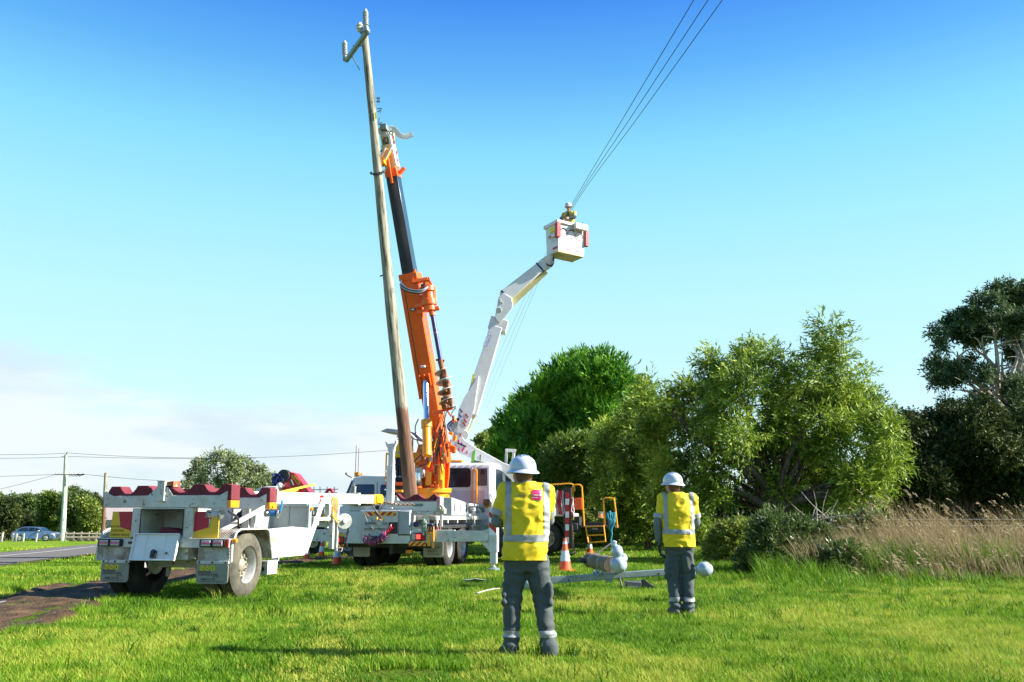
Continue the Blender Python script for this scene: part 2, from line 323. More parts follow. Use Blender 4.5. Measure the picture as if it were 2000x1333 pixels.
    def build(s, name, mats, parent=None, bevel=0.0, smooth=True, world=False, seg=2, ang=40):
        if isinstance(mats, str): mats = [mats]
        vs = s.v
        if world and parent is not None:
            inv = PMAT[parent.name].inverted(); vs = [inv @ v for v in vs]
        me = bpy.data.meshes.new(name); me.from_pydata([tuple(v) for v in vs], [], s.f); me.update()
        for mm in mats: me.materials.append(MATS[mm])
        me.polygons.foreach_set('material_index', s.m)
        bm = bmesh.new(); bm.from_mesh(me); bmesh.ops.recalc_face_normals(bm, faces=bm.faces); bm.to_mesh(me); bm.free()
        if smooth:
            me.polygons.foreach_set('use_smooth', [True] * len(me.polygons)); me.set_sharp_from_angle(angle=R(ang))
        o = bpy.data.objects.new(name, me); COL.objects.link(o)
        if parent is not None: o.parent = parent
        if bevel:
            bv = o.modifiers.new('bevel', 'BEVEL'); bv.width = bevel; bv.segments = seg; bv.limit_method = 'ANGLE'; bv.angle_limit = R(45)
            bv.harden_normals = False
        return o
PMAT = {}
def tag(o, label=None, cat=None, group=None, kind=None):
    if label: o['label'] = label
    if cat: o['category'] = cat
    if group: o['group'] = group
    if kind: o['kind'] = kind
    return o
def thing(name, label, cat, loc=(0, 0, 0), yaw=0.0, group=None):
    o = bpy.data.objects.new(name, None); COL.objects.link(o); o.empty_display_size = 0.3
    o.location = loc; o.rotation_euler = (0, 0, R(-yaw))
    PMAT[o.name] = Matrix.Translation(Vector(loc)) @ Matrix.Rotation(R(-yaw), 4, 'Z')
    return tag(o, label, cat, group)
def copy_tree(o, parent=None):
    c = o.copy(); COL.objects.link(c); c.parent = parent
    for ch in list(o.children): copy_tree(ch, c)
    return c
def lettering(txt, parent, loc, size, matname, rot=(90, 0, 0), align='CENTER', world=False, extrude=0.001, sx=1.0, name='lettering', bold=0.0):
    cu = bpy.data.curves.new('txt', 'FONT'); cu.body = txt; cu.size = size; cu.align_x = align; cu.align_y = 'CENTER'; cu.extrude = extrude; cu.offset = bold
    cu.resolution_u = 2
    ob = bpy.data.objects.new('txt', cu); COL.objects.link(ob)
    dg = bpy.context.evaluated_depsgraph_get(); me = bpy.data.meshes.new_from_object(ob.evaluated_get(dg))
    bpy.data.objects.remove(ob); bpy.data.curves.remove(cu)
    if isinstance(rot, Matrix): M = rot
    else: M = Matrix.Translation(Vector(loc)) @ Euler([R(a) for a in rot]).to_matrix().to_4x4() @ Matrix.Diagonal((sx, 1, 1, 1))
    if world and parent is not None: M = PMAT[parent.name].inverted() @ M
    me.transform(M); me.materials.clear(); me.materials.append(MATS[matname])
    o = bpy.data.objects.new(name, me); COL.objects.link(o)
    if parent is not None: o.parent = parent
    return o
def stripes(x0, x1, z0, z1, y, n, slant, parent, mats=('reflect_yellow', 'reflect_red'), name='chevron_board', mirror=False, t=0.006, chev=False):
    """board with slanting stripes, each its own solid strip clipped to the board"""
    b = MB(); b.bb(x0, x1, y, y + t, z0, z1, 0); w = (x1 - x0) / n; h = z1 - z0; mid = (x0 + x1) / 2
    def clip(poly, a, s):
        out = []
        for i in range(len(poly)):
            p, q = poly[i], poly[(i + 1) % len(poly)]; ip = s * (p[0] - a) >= 0; iq = s * (q[0] - a) >= 0
            if ip: out.append(p)
            if ip != iq:
                k = (a - p[0]) / (q[0] - p[0]); out.append((a, p[1] + (q[1] - p[1]) * k))
        return out
    sl = slant * h
    for i in range(-3, n + 3):
        if i % 2: continue
        for side in ((-1, 1) if chev else (0,)):
            s_ = (-1 if mirror else 1) if not chev else (1 if side < 0 else -1)
            xa = x0 + i * w
            poly = [(xa, z0), (xa + w, z0), (xa + w + sl, z1), (xa + sl, z1)]
            if s_ < 0: poly = [(x0 + x1 - p[0], p[1]) for p in poly]
            lo, hi = (x0, x1) if not chev else ((x0, mid) if side < 0 else (mid, x1))
            poly = clip(poly, lo, 1)
            if len(poly) > 2: poly = clip(poly, hi, -1)
            if len(poly) > 2: b.prism(poly, y - 0.002, y + 0.001, 'y', 1)
    return b.build(name, list(mats), parent, smooth=False)
def rrect(x0, x1, z0, z1, r, n=4):
    pts = []
    for cx, cz, a0 in ((x1 - r, z1 - r, 0), (x0 + r, z1 - r, 90), (x0 + r, z0 + r, 180), (x1 - r, z0 + r, 270)):
        for k in range(n + 1):
            a = R(a0 + 90 * k / n); pts.append((cx + r * math.cos(a), cz + r * math.sin(a)))
    return pts
def arc(c, r, a0, a1, n, plane='yz', off=0.0):
    out = []
    for i in range(n + 1):
        a = R(a0 + (a1 - a0) * i / n); p, q = r * math.cos(a), r * math.sin(a)
        out.append((c[0] + p, c[1] + q))
    return out
def spline(pts, n=6):
    pts = [Vector(p) for p in pts]; out = []
    for i in range(len(pts) - 1):
        p0 = pts[max(i - 1, 0)]; p1 = pts[i]; p2 = pts[i + 1]; p3 = pts[min(i + 2, len(pts) - 1)]
        for k in range(n):
            t = k / n
            out.append(0.5 * ((2 * p1) + (p2 - p0) * t + (2 * p0 - 5 * p1 + 4 * p2 - p3) * t * t + (3 * p1 - p0 - 3 * p2 + p3) * t ** 3))
    out.append(pts[-1]); return out
def hose(pts, r, parent, m='hose_black', name='hose', world=False, n=6):
    return MB().tube(spline(pts, 5), r, n).build(name, m, parent, world=world)
def chain(pts, parent, r=0.012, link=0.07, m='chain_steel', name='chain', world=False):
    """interlocked oval links following a path"""
    pts = spline(pts, 12); b = MB(); acc = 0; k = 0; prev = pts[0]; pos = [pts[0]]
    for p in pts[1:]:
        while (p - pos[-1]).length >= link * 0.72: pos.append(pos[-1] + (p - pos[-1]).normalized() * link * 0.72)
    for i in range(len(pos) - 1):
        d = (pos[i + 1] - pos[i]).normalized(); u = Vector((0, 0, 1)) if abs(d.z) < 0.9 else Vector((1, 0, 0))
        x = u.cross(d).normalized(); y = d.cross(x); side = x if i % 2 else y
        c = (pos[i] + pos[i + 1]) / 2; ring = []
        for q in range(8):
            a = 2 * math.pi * q / 8; ring.append(c + d * math.cos(a) * link * 0.5 + side * math.sin(a) * link * 0.28)
        ring.append(ring[0]); b.tube(ring, r, 5, cap=False)
    return b.build(name, m, parent, world=world)
def wheel(parent, c, rad, w, side, rimmat='rim_metal', dual=False, tyre='tyre_rubber', steer=0.0, deep=0.09):
    """c: centre of outer face in local coordinates, side +1 = faces +x"""
    q = Matrix.Rotation(R(steer), 3, 'Z'); d = q @ Vector((side, 0, 0)); c = Vector(c)
    rr = rad * 0.56
    hub = MB()
    prof = [(0.02, -0.10), (rad * .19, -0.10), (rad * .20, -deep), (rad * .19, -deep + .05), (rad * .12, -deep + .075), (0.01, -deep + .08)]
    hub.lathe(prof, c - d * 0.02, d, 20)
    x, y, z = hub.frame(c, c + d)
    for k in range(10):
        a = 2 * math.pi * k / 10; p = c + (x * math.cos(a) + y * math.sin(a)) * rad * .30 - d * (deep + 0.02)
        hub.cyl(p, p + d * 0.06, 0.018, n=6)
    h = hub.build('wheel', 'rim_shaded_tan', parent)
    rim = MB()
    rim.lathe([(rad * .22, -deep - 0.02), (rad * .36, -deep - 0.03), (rad * .40, -deep - .015), (rr * .87, -deep - 0.015)], c, d, 36, cap=False, m=2)
    rim.lathe([(rr * .87, -deep - 0.015), (rr * .93, -0.05), (rr * .97, -0.02), (rr * 1.02, -0.005), (rr * 1.05, -0.02), (rr * 1.0, -w * .5), (rad * .5, -w), (rad * .2, -w)], c, d, 36, cap=False)
    for k in range(8):
        a = 2 * math.pi * (k + .5) / 8; p = c + (x * math.cos(a) + y * math.sin(a)) * rad * .435 - d * (deep + 0.012)
        rim.cyl(p, p + d * 0.008, rad * .055, n=10, m=1)
    rim.build('rim', [rimmat, 'black_metal', 'rim_shaded_tan'], h)
    ty = MB(); prof = [(rr, -0.01), (rr * 1.06, 0.012), (rad * .74, 0.020), (rad * .86, 0.012), (rad * .95, -0.012), (rad * .985, -0.03)]
    ns = 5
    for k in range(ns):
        a = -0.035 - (w - .07) * k / ns; bq = -0.035 - (w - .07) * (k + 1) / ns
        prof += [(rad, a), (rad, bq + 0.012), (rad * .975, bq + 0.010), (rad * .975, bq)]
    prof += [(rad * .97, -w + .02), (rad * .86, -w - 0.01), (rad * .7, -w - .01), (rr, -w)]
    if dual:
        g = 0.05
        prof += [(rr, -w - g), (rad * .75, -w - g - .005), (rad * .93, -w - g), (rad, -w - g - .03), (rad, -2 * w - g + .03), (rad * .93, -2 * w - g), (rr, -2 * w - g)]
    ty.lathe(prof, c, d, 48, cap=False)
    ty.build('tyre', tyre, h, ang=30)
    return h
# ------------------------------------------------------------ the setting
rng = np.random.default_rng(11)
def np_mesh(name, verts, faces4, m, parent=None, attr=None, smooth=False):
    """mesh from numpy arrays, all faces with the same corner count"""
    me = bpy.data.meshes.new(name); nv = len(verts); nf, k = faces4.shape
    me.vertices.add(nv); me.vertices.foreach_set('co', np.ascontiguousarray(verts, dtype=np.float32).ravel())
    me.loops.add(nf * k); me.loops.foreach_set('vertex_index', faces4.astype(np.int32).ravel())
    me.polygons.add(nf); me.polygons.foreach_set('loop_start', np.arange(0, nf * k, k, dtype=np.int32)); 
    if smooth: me.polygons.foreach_set('use_smooth', np.ones(nf, dtype=bool))
    me.update(calc_edges=True)
    if attr is not None:
        a = me.attributes.new('tint', 'FLOAT', 'FACE'); a.data.foreach_set('value', attr.astype(np.float32))
    me.materials.append(MATS[m])
    o = bpy.data.objects.new(name, me); COL.objects.link(o)
    if parent is not None: o.parent = parent
    return o
def smooth_noise(x, y, scale, seed=0):
    """cheap value noise, vectorised"""
    g = np.random.default_rng(seed).random((64, 64)); X = x / scale; Y = y / scale
    xi = np.floor(X).astype(int); yi = np.floor(Y).astype(int); fx = X - xi; fy = Y - yi
    fx = fx * fx * (3 - 2 * fx); fy = fy * fy * (3 - 2 * fy)
    a = g[xi % 64, yi % 64]; b = g[(xi + 1) % 64, yi % 64]; c = g[xi % 64, (yi + 1) % 64]; d = g[(xi + 1) % 64, (yi + 1) % 64]
    return (a * (1 - fx) + b * fx) * (1 - fy) + (c * (1 - fx) + d * fx) * fy
# ground material: soil and moss green under the blades near by, meadow colours far off
def ground_mat():
    m = bpy.data.materials.new('meadow_ground'); m.use_nodes = True; t = m.node_tree; b = t.nodes['Principled BSDF']; L = t.links.new
    b.inputs['Roughness'].default_value = 0.95; b.inputs['Specular IOR Level'].default_value = 0.1
    tcn = t.nodes.new('ShaderNodeTexCoord')
    def nz(sc, det=6):
        n = t.nodes.new('ShaderNodeTexNoise'); n.inputs['Scale'].default_value = sc; n.inputs['Detail'].default_value = det; L(tcn.outputs['Object'], n.inputs['Vector']); return n.outputs[0]
    cr = t.nodes.new('ShaderNodeValToRGB'); L(nz(0.35), cr.inputs[0]); e = cr.color_ramp.elements
    e[0].position = 0.3; e[0].color = (0.095, 0.185, 0.008, 1); e[1].position = 0.75; e[1].color = (0.27, 0.33, 0.03, 1)
    q = e.new(0.5); q.color = (0.165, 0.275, 0.010, 1)
    cr2 = t.nodes.new('ShaderNodeValToRGB'); L(nz(9.0, 8), cr2.inputs[0]); e = cr2.color_ramp.elements
    e[0].position = 0.3; e[0].color = (0.55, 0.55, 0.55, 1); e[1].position = 0.7; e[1].color = (1.25, 1.25, 1.2, 1)
    mu = t.nodes.new('ShaderNodeMix'); mu.data_type = 'RGBA'; mu.blend_type = 'MULTIPLY'; mu.inputs[0].default_value = 1
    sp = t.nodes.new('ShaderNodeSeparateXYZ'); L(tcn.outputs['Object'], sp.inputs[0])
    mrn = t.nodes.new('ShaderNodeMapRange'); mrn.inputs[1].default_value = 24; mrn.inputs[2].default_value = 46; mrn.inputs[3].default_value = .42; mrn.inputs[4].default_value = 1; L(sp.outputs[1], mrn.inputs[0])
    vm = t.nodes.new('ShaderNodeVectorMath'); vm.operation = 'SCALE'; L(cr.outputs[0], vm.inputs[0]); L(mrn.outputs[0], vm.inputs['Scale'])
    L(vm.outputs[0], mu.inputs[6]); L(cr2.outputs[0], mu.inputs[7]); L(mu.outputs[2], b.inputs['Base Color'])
    bp = t.nodes.new('ShaderNodeBump'); bp.inputs['Strength'].default_value = 0.9; bp.inputs['Distance'].default_value = 0.06; L(nz(22, 8), bp.inputs['Height']); L(bp.outputs[0], b.inputs['Normal'])
    MATS['meadow_ground'] = m
ground_mat()
def soil_mat():
    m = bpy.data.materials.new('track_soil'); m.use_nodes = True; t = m.node_tree; b = t.nodes['Principled BSDF']; L = t.links.new
    tcn = t.nodes.new('ShaderNodeTexCoord')
    mpn = t.nodes.new('ShaderNodeMapping'); mpn.inputs['Rotation'].default_value = (0, 0, R(5)); mpn.inputs['Scale'].default_value = (1.6, .5, 1); L(tcn.outputs['Object'], mpn.inputs[0])
    def nz(sc, det=8, v=None):
        n = t.nodes.new('ShaderNodeTexNoise'); n.inputs['Scale'].default_value = sc; n.inputs['Detail'].default_value = det; L(v or tcn.outputs['Object'], n.inputs['Vector']); return n.outputs[0]
    cr = t.nodes.new('ShaderNodeValToRGB'); L(nz(3.2, 10, mpn.outputs[0]), cr.inputs[0]); e = cr.color_ramp.elements
    e[0].position = 0.32; e[0].color = (0.030, 0.018, 0.009, 1); e[1].position = 0.72; e[1].color = (0.15, 0.092, 0.045, 1)
    q = e.new(0.5); q.color = (0.078, 0.045, 0.021, 1); L(cr.outputs[0], b.inputs['Base Color']); b.inputs['Specular IOR Level'].default_value = .25
    wet = t.nodes.new('ShaderNodeMapRange'); wet.inputs[1].default_value = 0.40; wet.inputs[2].default_value = 0.56; wet.inputs[3].default_value = 0.78; wet.inputs[4].default_value = 0.97
    L(nz(1.1, 3), wet.inputs[0]); L(wet.outputs[0], b.inputs['Roughness'])
    bp = t.nodes.new('ShaderNodeBump'); bp.inputs['Strength'].default_value = 0.9; bp.inputs['Distance'].default_value = 0.05; L(nz(26, 9), bp.inputs['Height']); L(bp.outputs[0], b.inputs['Normal'])
    MATS['track_soil'] = m
soil_mat()
def graded(a, b, fine0, fine1, fine, grow=1.16):
    xs = list(np.arange(fine0, fine1 + 1e-6, fine)); s = fine
    while xs[-1] < b: s *= grow; xs.append(xs[-1] + s)
    s = fine; lo = []
    x = fine0
    while x > a: s *= grow; x -= s; lo.append(x)
    return np.array(lo[::-1] + xs)
gx = graded(-2500, 2500, -26, 16, 0.5); gy = graded(-400, 4500, -2, 50, 0.5)
GX, GY = np.meshgrid(gx, gy); GZ = gzv(GX, GY)
near = np.exp(-((np.maximum(0, np.hypot(GX, GY) - 60)) / 60) ** 2)
GZ = GZ + (smooth_noise(GX + 900, GY + 900, 1.7, 3) - .5) * 0.05 * near * (GY > 7.3)
nx, ny = len(gx), len(gy); idx = np.arange(nx * ny).reshape(ny, nx)
fc = np.stack([idx[:-1, :-1], idx[:-1, 1:], idx[1:, 1:], idx[1:, :-1]], -1).reshape(-1, 4)
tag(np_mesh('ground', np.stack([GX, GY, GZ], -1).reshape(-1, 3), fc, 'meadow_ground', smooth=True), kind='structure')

# road: near edge and far edge measured from the photograph
RN = [(-3.5, -12), (-8.6, 6), (-12.4, 19.8), (-13.4, 23.5), (-15.3, 29.8), (-18.0, 39.7), (-25.5, 62), (-38, 104), (-58, 180), (-110, 380)]
RF = [(-8.3, -11), (-13.5, 7), (-17.0, 21.5), (-18.0, 25.5), (-20.0, 32), (-22.8, 41), (-30.3, 63), (-43, 106), (-63, 182), (-116, 382)]
def resample(pl, n):
    d = [0]
    for a, b in zip(pl[:-1], pl[1:]): d.append(d[-1] + math.hypot(b[0] - a[0], b[1] - a[1]))
    t = np.linspace(0, 1, n) ** 1.6 * d[-1]; pl = np.array(pl); return np.stack([np.interp(t, d, pl[:, 0]), np.interp(t, d, pl[:, 1])], -1)
def strip(name, m, u0, u1, lift, n=160, nu=4, kind='structure', mask=None, wob=0.0):
    A, B = resample(RN, n), resample(RF, n); vs = []; fs = []
    for i in range(n):
        for j in range(nu + 1):
            u = u0 + (u1 - u0) * j / nu
            if j in (0, nu) and wob: u += (noise.noise(Vector((i * .9, j, 3))) * wob)
            q = A[i] * (1 - u) + B[i] * u; vs.append((q[0], q[1], gz(q[0], q[1]) + lift))
    for i in range(n - 1):
        if mask and not mask(i): continue
        for j in range(nu): k = i * (nu + 1) + j; fs.append((k, k + 1, k + nu + 2, k + nu + 1))
    o = np_mesh(name, np.array(vs), np.array(fs), m, smooth=True); return tag(o, kind=kind)
strip('road_shoulder', 'track_soil', -0.07, 1.06, 0.045, wob=0.05)
strip('road', 'asphalt', 0.0, 1.0, 0.055)
strip('road_marking', 'road_white', 0.605, 0.628, 0.060, nu=1)

# dirt track worn through the grass, with two ruts and a wet strip
TRACK = [(-4.9, 2.5), (-5.75, 7.4), (-6.15, 9.2), (-6.75, 12.2), (-7.05, 14.2), (-7.45, 18.0), (-7.2, 21.5), (-6.6, 26.0), (-5.6, 33)]
TW = [.95, 1.1, 1.1, 1.1, 1.05, .95, .9, .9, .8]
tp = np.array(TRACK)
def track_d(x, y):
    """signed distance from the track edge (negative inside), and offset from the centre line"""
    cx = np.interp(y, tp[:, 1], tp[:, 0]); w = np.interp(y, tp[:, 1], TW)
    off = x - cx; wob = (smooth_noise(x + 300, y + 300, 0.55, 5) - .5) * 0.5 + (smooth_noise(x + 300, y + 300, 1.9, 6) - .5) * 0.4
    return np.abs(off) - w + wob, off
def verge_strip(x, y):
    """green tongue of grass left standing between the ruts"""
    cx = np.interp(y, tp[:, 1], tp[:, 0]); off = x - cx
    return (np.abs(off - 0.05) < 0.22 + 0.2 * (smooth_noise(x + 70, y + 70, .8, 8) - .5)) & (y < 13.6) & (y > 10.2)
xs = np.arange(-10.5, -1.5, 0.07); ys = np.arange(2.5, 33, 0.09)
X, Y = np.meshgrid(xs, ys); D, OFF = track_d(X, Y)
rut = -0.05 * np.exp(-((OFF - 0.62) / .2) ** 2) - 0.05 * np.exp(-((OFF + 0.62) / .2) ** 2)
Z = gzv(X, Y) + 0.055 + rut + (smooth_noise(X + 50, Y + 50, .28, 9) - .5) * 0.06 + (smooth_noise(X + 50, Y + 50, .1, 10) - .5) * 0.03 - np.clip((D + 0.22) / 0.22, 0, 1) * 0.09
keep = (D < 0.05)
idx = np.arange(X.size).reshape(X.shape)
kf = keep[:-1, :-1] & keep[1:, :-1] & keep[:-1, 1:] & keep[1:, 1:]
fc = np.stack([idx[:-1, :-1], idx[:-1, 1:], idx[1:, 1:], idx[1:, :-1]], -1)[kf]
tag(np_mesh('dirt_track', np.stack([X, Y, Z], -1).reshape(-1, 3), fc, 'track_soil', smooth=True), kind='structure')
# puddle lying in the rut
pm = bpy.data.materials.new('puddle_water'); pm.use_nodes = True; pb = pm.node_tree.nodes['Principled BSDF']
pb.inputs['Base Color'].default_value = (0.02, 0.018, 0.014, 1); pb.inputs['Roughness'].default_value = 0.04; pb.inputs['Specular IOR Level'].default_value = 0.8; MATS['puddle_water'] = pm
pts = []
for k in range(40):
    a = 2 * math.pi * k / 40; rr = 1 + 0.25 * noise.noise(Vector((math.cos(a) * 2, math.sin(a) * 2, 1)))
    u, v = math.cos(a) * 0.13 * rr, math.sin(a) * 1.9 * rr
    pts.append((-7.30 + u + v * -0.10, 13.9 + v, 0.030))
b = MB(); b.add(pts, [tuple(range(40))]); tag(b.build('water', 'puddle_water', smooth=False), kind='structure')

# ------------------------------------------------------------ grass
def blades(name, x, y, h, w, lean, tint, m='grass_blades', seg=2, z0=None, kind='stuff'):
    n = len(x); ang = rng.random(n) * 2 * np.pi; la = rng.random(n) * 2 * np.pi
    dx, dy = np.cos(ang) * w / 2, np.sin(ang) * w / 2
    lx, ly = np.cos(la) * lean[0] * h * rng.random(n) + lean[1] * h, np.sin(la) * lean[0] * h * rng.random(n)
    z = gzv(x, y) - 0.01 if z0 is None else z0
    V = []; 
    if seg == 2:
        V = np.stack([np.stack([x - dx, y - dy, z], -1), np.stack([x + dx, y + dy, z], -1),
                      np.stack([x + dx * .75 + lx * .35, y + dy * .75 + ly * .35, z + h * .6], -1), np.stack([x - dx * .75 + lx * .35, y - dy * .75 + ly * .35, z + h * .6], -1),
                      np.stack([x + lx, y + ly, z + h], -1)], 1)
        f = np.array([[0, 1, 2], [0, 2, 3], [3, 2, 4]]); k = 5
    else:
        V = np.stack([np.stack([x - dx, y - dy, z], -1), np.stack([x + dx, y + dy, z], -1), np.stack([x + lx, y + ly, z + h], -1)], 1)
        f = np.array([[0, 1, 2]]); k = 3
    F = (np.arange(n)[:, None, None] * k + f[None]).reshape(-1, 3)
    o = np_mesh(name, V.reshape(-1, 3), F, m, attr=np.repeat(tint, len(f)))
    return tag(o, kind=kind)
def scatter(n, y0, y1, sl=0.64, sx=0.0):
    y = np.sqrt(rng.random(n) * (y1 ** 2 - y0 ** 2) + y0 ** 2); x = (rng.random(n) * 2 - 1) * (sl * y + 0.6) + sx
    return x, y
def on_road(x, y):
    nx_ = np.interp(y, [p[1] for p in RN], [p[0] for p in RN]); fx_ = np.interp(y, [p[1] for p in RF], [p[0] for p in RF])
    return (x < nx_ + .1) & (x > fx_ - .1)
BARE = [(-2.2, 20.3, 1.3, .28), (-.2, 20.9, .9, .2), (1.9, 29.5, 1.4, .8), (1.6, 24.6, 1.0, .4), (-4.2, 16.4, .7, .35), (-0.8, 7.2, .5, .3), (0.4, 8.0, .45, .2)]
def lawn(n, y0, y1, hmin, hmax, w, seg, nm):
    x, y = scatter(n, y0, y1)
    D, OFF = track_d(x, y)
    keep = ((D > -0.10 - 0.25 * (rng.random(n) > 0.93)) | verge_strip(x, y)) & ~on_road(x, y)
    for bx, by, rx, ry in BARE: keep &= ((((x - bx) / rx) ** 2 + ((y - by) / ry) ** 2) > 0.5 + 0.8 * rng.random(n)) 
    x, y = x[keep], y[keep]; D = D[keep]; n = len(x)
    cl = smooth_noise(x + 500, y + 500, .32, 21); cb = smooth_noise(x + 500, y + 500, 1.5, 22); cc = smooth_noise(x + 500, y + 500, .11, 23)
    h = (hmin + (hmax - hmin) * (0.25 * cl + 0.4 * cc + 0.35 * rng.random(n))) * (0.72 + 0.55 * cb)
    h *= np.where(verge_strip(x, y) | (D < 0), .6, 1)
    edge = np.exp(-((D - .15) / .35) ** 2); h *= 1 + .5 * edge * rng.random(n)
    tint = np.clip(0.30 + 0.60 * (cb - .5) + 0.30 * (cl - .5) + 0.34 * rng.random(n), 0, .9)
    dry = smooth_noise(x + 200, y + 200, 2.6, 24) * .6 + smooth_noise(x + 200, y + 200, .5, 25) * .4
    tint = np.where((dry > .64) & (rng.random(n) < 0.45), 0.8 + .2 * rng.random(n), tint)
    tint = np.where(rng.random(n) < 0.04, 1.0, tint)
    worn = np.exp(-((x - np.interp(y, [5, 7.7, 11.3, 16, 22], [-1.35, -1.6, -1.95, -2.6, -3.6])) / .30) ** 2) * smooth_noise(x + 60, y + 60, .6, 26)
    tint = np.where(rng.random(n) < worn * 1.1, .8 + .2 * rng.random(n), tint); h *= 1 - .45 * np.clip(worn, 0, 1)
    blades(nm, x, y, h, w * (0.6 + .8 * rng.random(n)), (0.85, -0.12), tint, seg=seg)
lawn(250000, 5.6, 10.5, 0.035, 0.115, 0.0065, 2, 'lawn_grass')
lawn(185000, 10.5, 17, 0.035, 0.11, 0.011, 1, 'lawn_grass')
lawn(150000, 17, 27, 0.04, 0.11, 0.019, 1, 'lawn_grass')
lawn(120000, 27, 60, 0.04, 0.13, 0.04, 1, 'lawn_grass')

# rank tufts and broad-leaved weeds standing in the lawn
def tufts(name, nt_, y0, y1, hh, w, nb, seed, tint):
    g = np.random.default_rng(seed); tx, ty = scatter(nt_, y0, y1); D, OFF = track_d(tx, ty); k = ((D > -.05)) & ~on_road(tx, ty); tx, ty = tx[k], ty[k]
    sz = .5 + g.random(len(tx)); x = np.repeat(tx, nb) + g.normal(0, .035, len(tx) * nb) * np.repeat(sz, nb); y = np.repeat(ty, nb) + g.normal(0, .035, len(tx) * nb) * np.repeat(sz, nb)
    h = hh * np.repeat(sz, nb) * (.5 + .7 * g.random(len(x))); blades(name, x, y, h, w * (.6 + .8 * g.random(len(x))), (1.1, -.1), np.clip(tint + np.repeat(g.normal(0, .12, len(tx)), nb) + g.normal(0, .08, len(x)), 0, 1), seg=2)
tufts('grass_tufts', 900, 5.8, 20, .12, .009, 26, 91, .18)
tufts('grass_tufts', 260, 5.8, 22, .15, .008, 22, 92, .45)
tufts('weed_leaves', 420, 5.8, 14, .055, .028, 12, 93, .10)
# edge tufts hanging over the dirt track
# ------------------------------------------------------------ trees
def crown(name, parent, clumps, m, ntw, nlf, ll, lw, wind=(0, 0, 0), droop=0.0, spread=0.8, twl=0.35, seed=1, inner=0.35, flat=0.0, kind=None, tuft=6, tsize=.42):
    """leaf-sized faces on twigs that fill clumps; clumps are (centre, (rx, ry, rz))"""
    g = np.random.default_rng(seed)
    C = np.array([c[0] for c in clumps]); Rr = np.array([c[1] for c in clumps])
    if tuft:
        k = tuft; dd = g.normal(size=(len(C), k, 3)); dd /= np.linalg.norm(dd, axis=2)[..., None]
        C = (C[:, None] + dd * Rr[:, None] * (0.42 + .62 * g.random((len(C), k, 1)))).reshape(-1, 3); Rr = (Rr[:, None] * (tsize * (.7 + .6 * g.random((len(Rr), k, 1))))).reshape(-1, 3)
    vol = (Rr[:, 0] * Rr[:, 2]) ** 1.0
    pick = g.choice(len(C), ntw, p=vol / vol.sum())
    d = g.normal(size=(ntw, 3)); d /= np.linalg.norm(d, axis=1)[:, None]
    rad = g.random(ntw) ** inner
    lump = 0.86 + 0.30 * np.sin(d[:, 0] * 5 + pick) * np.sin(d[:, 2] * 6 + pick * 2.1)
    p = C[pick] + d * Rr[pick] * (rad * lump)[:, None]
    td = d * 0.75 + np.array(wind) + g.normal(size=(ntw, 3)) * 0.38; td[:, 2] += 0.15 - droop * 0.4
    td /= np.linalg.norm(td, axis=1)[:, None]
    ctint = g.normal(0, .13, len(C)); ttint = np.clip(g.normal(0.45, 0.12, ntw) + ctint[pick], 0, 1)
    t = np.tile(np.linspace(0, 1, nlf), (ntw, 1)) + g.random((ntw, nlf)) * .1
    pos = p[:, None, :] + td[:, None, :] * (t * twl)[..., None]; pos[..., 2] -= droop * 0.3 * twl * t ** 2
    ld = td[:, None, :] + g.normal(size=(ntw, nlf, 3)) * spread; ld[..., 2] -= droop; ld += np.array(wind) * .5
    ld /= np.linalg.norm(ld, axis=2)[..., None]
    if flat: 
        sd = np.cross(ld, np.array([0, 0, 1.0]) + g.normal(size=ld.shape) * flat)
    else: sd = np.cross(ld, g.normal(size=ld.shape))
    sd /= np.linalg.norm(sd, axis=2)[..., None] + 1e-9
    L_ = ll * (0.6 + 0.8 * g.random((ntw, nlf, 1))); W_ = lw * (0.6 + .8 * g.random((ntw, nlf, 1)))
    a = pos; bq = pos + ld * L_ * .45 + sd * W_ / 2; c = pos + ld * L_; e = pos + ld * L_ * .45 - sd * W_ / 2
    V = np.stack([a, bq, c, e], 2).reshape(-1, 3); F = np.arange(len(V)).reshape(-1, 4)
    tint = np.clip(ttint[:, None] + g.normal(0, .13, (ntw, nlf)), 0, 1).ravel()
    o = np_mesh(name, V, F, m, parent=parent, attr=tint)
    if kind: o['kind'] = kind
    return o
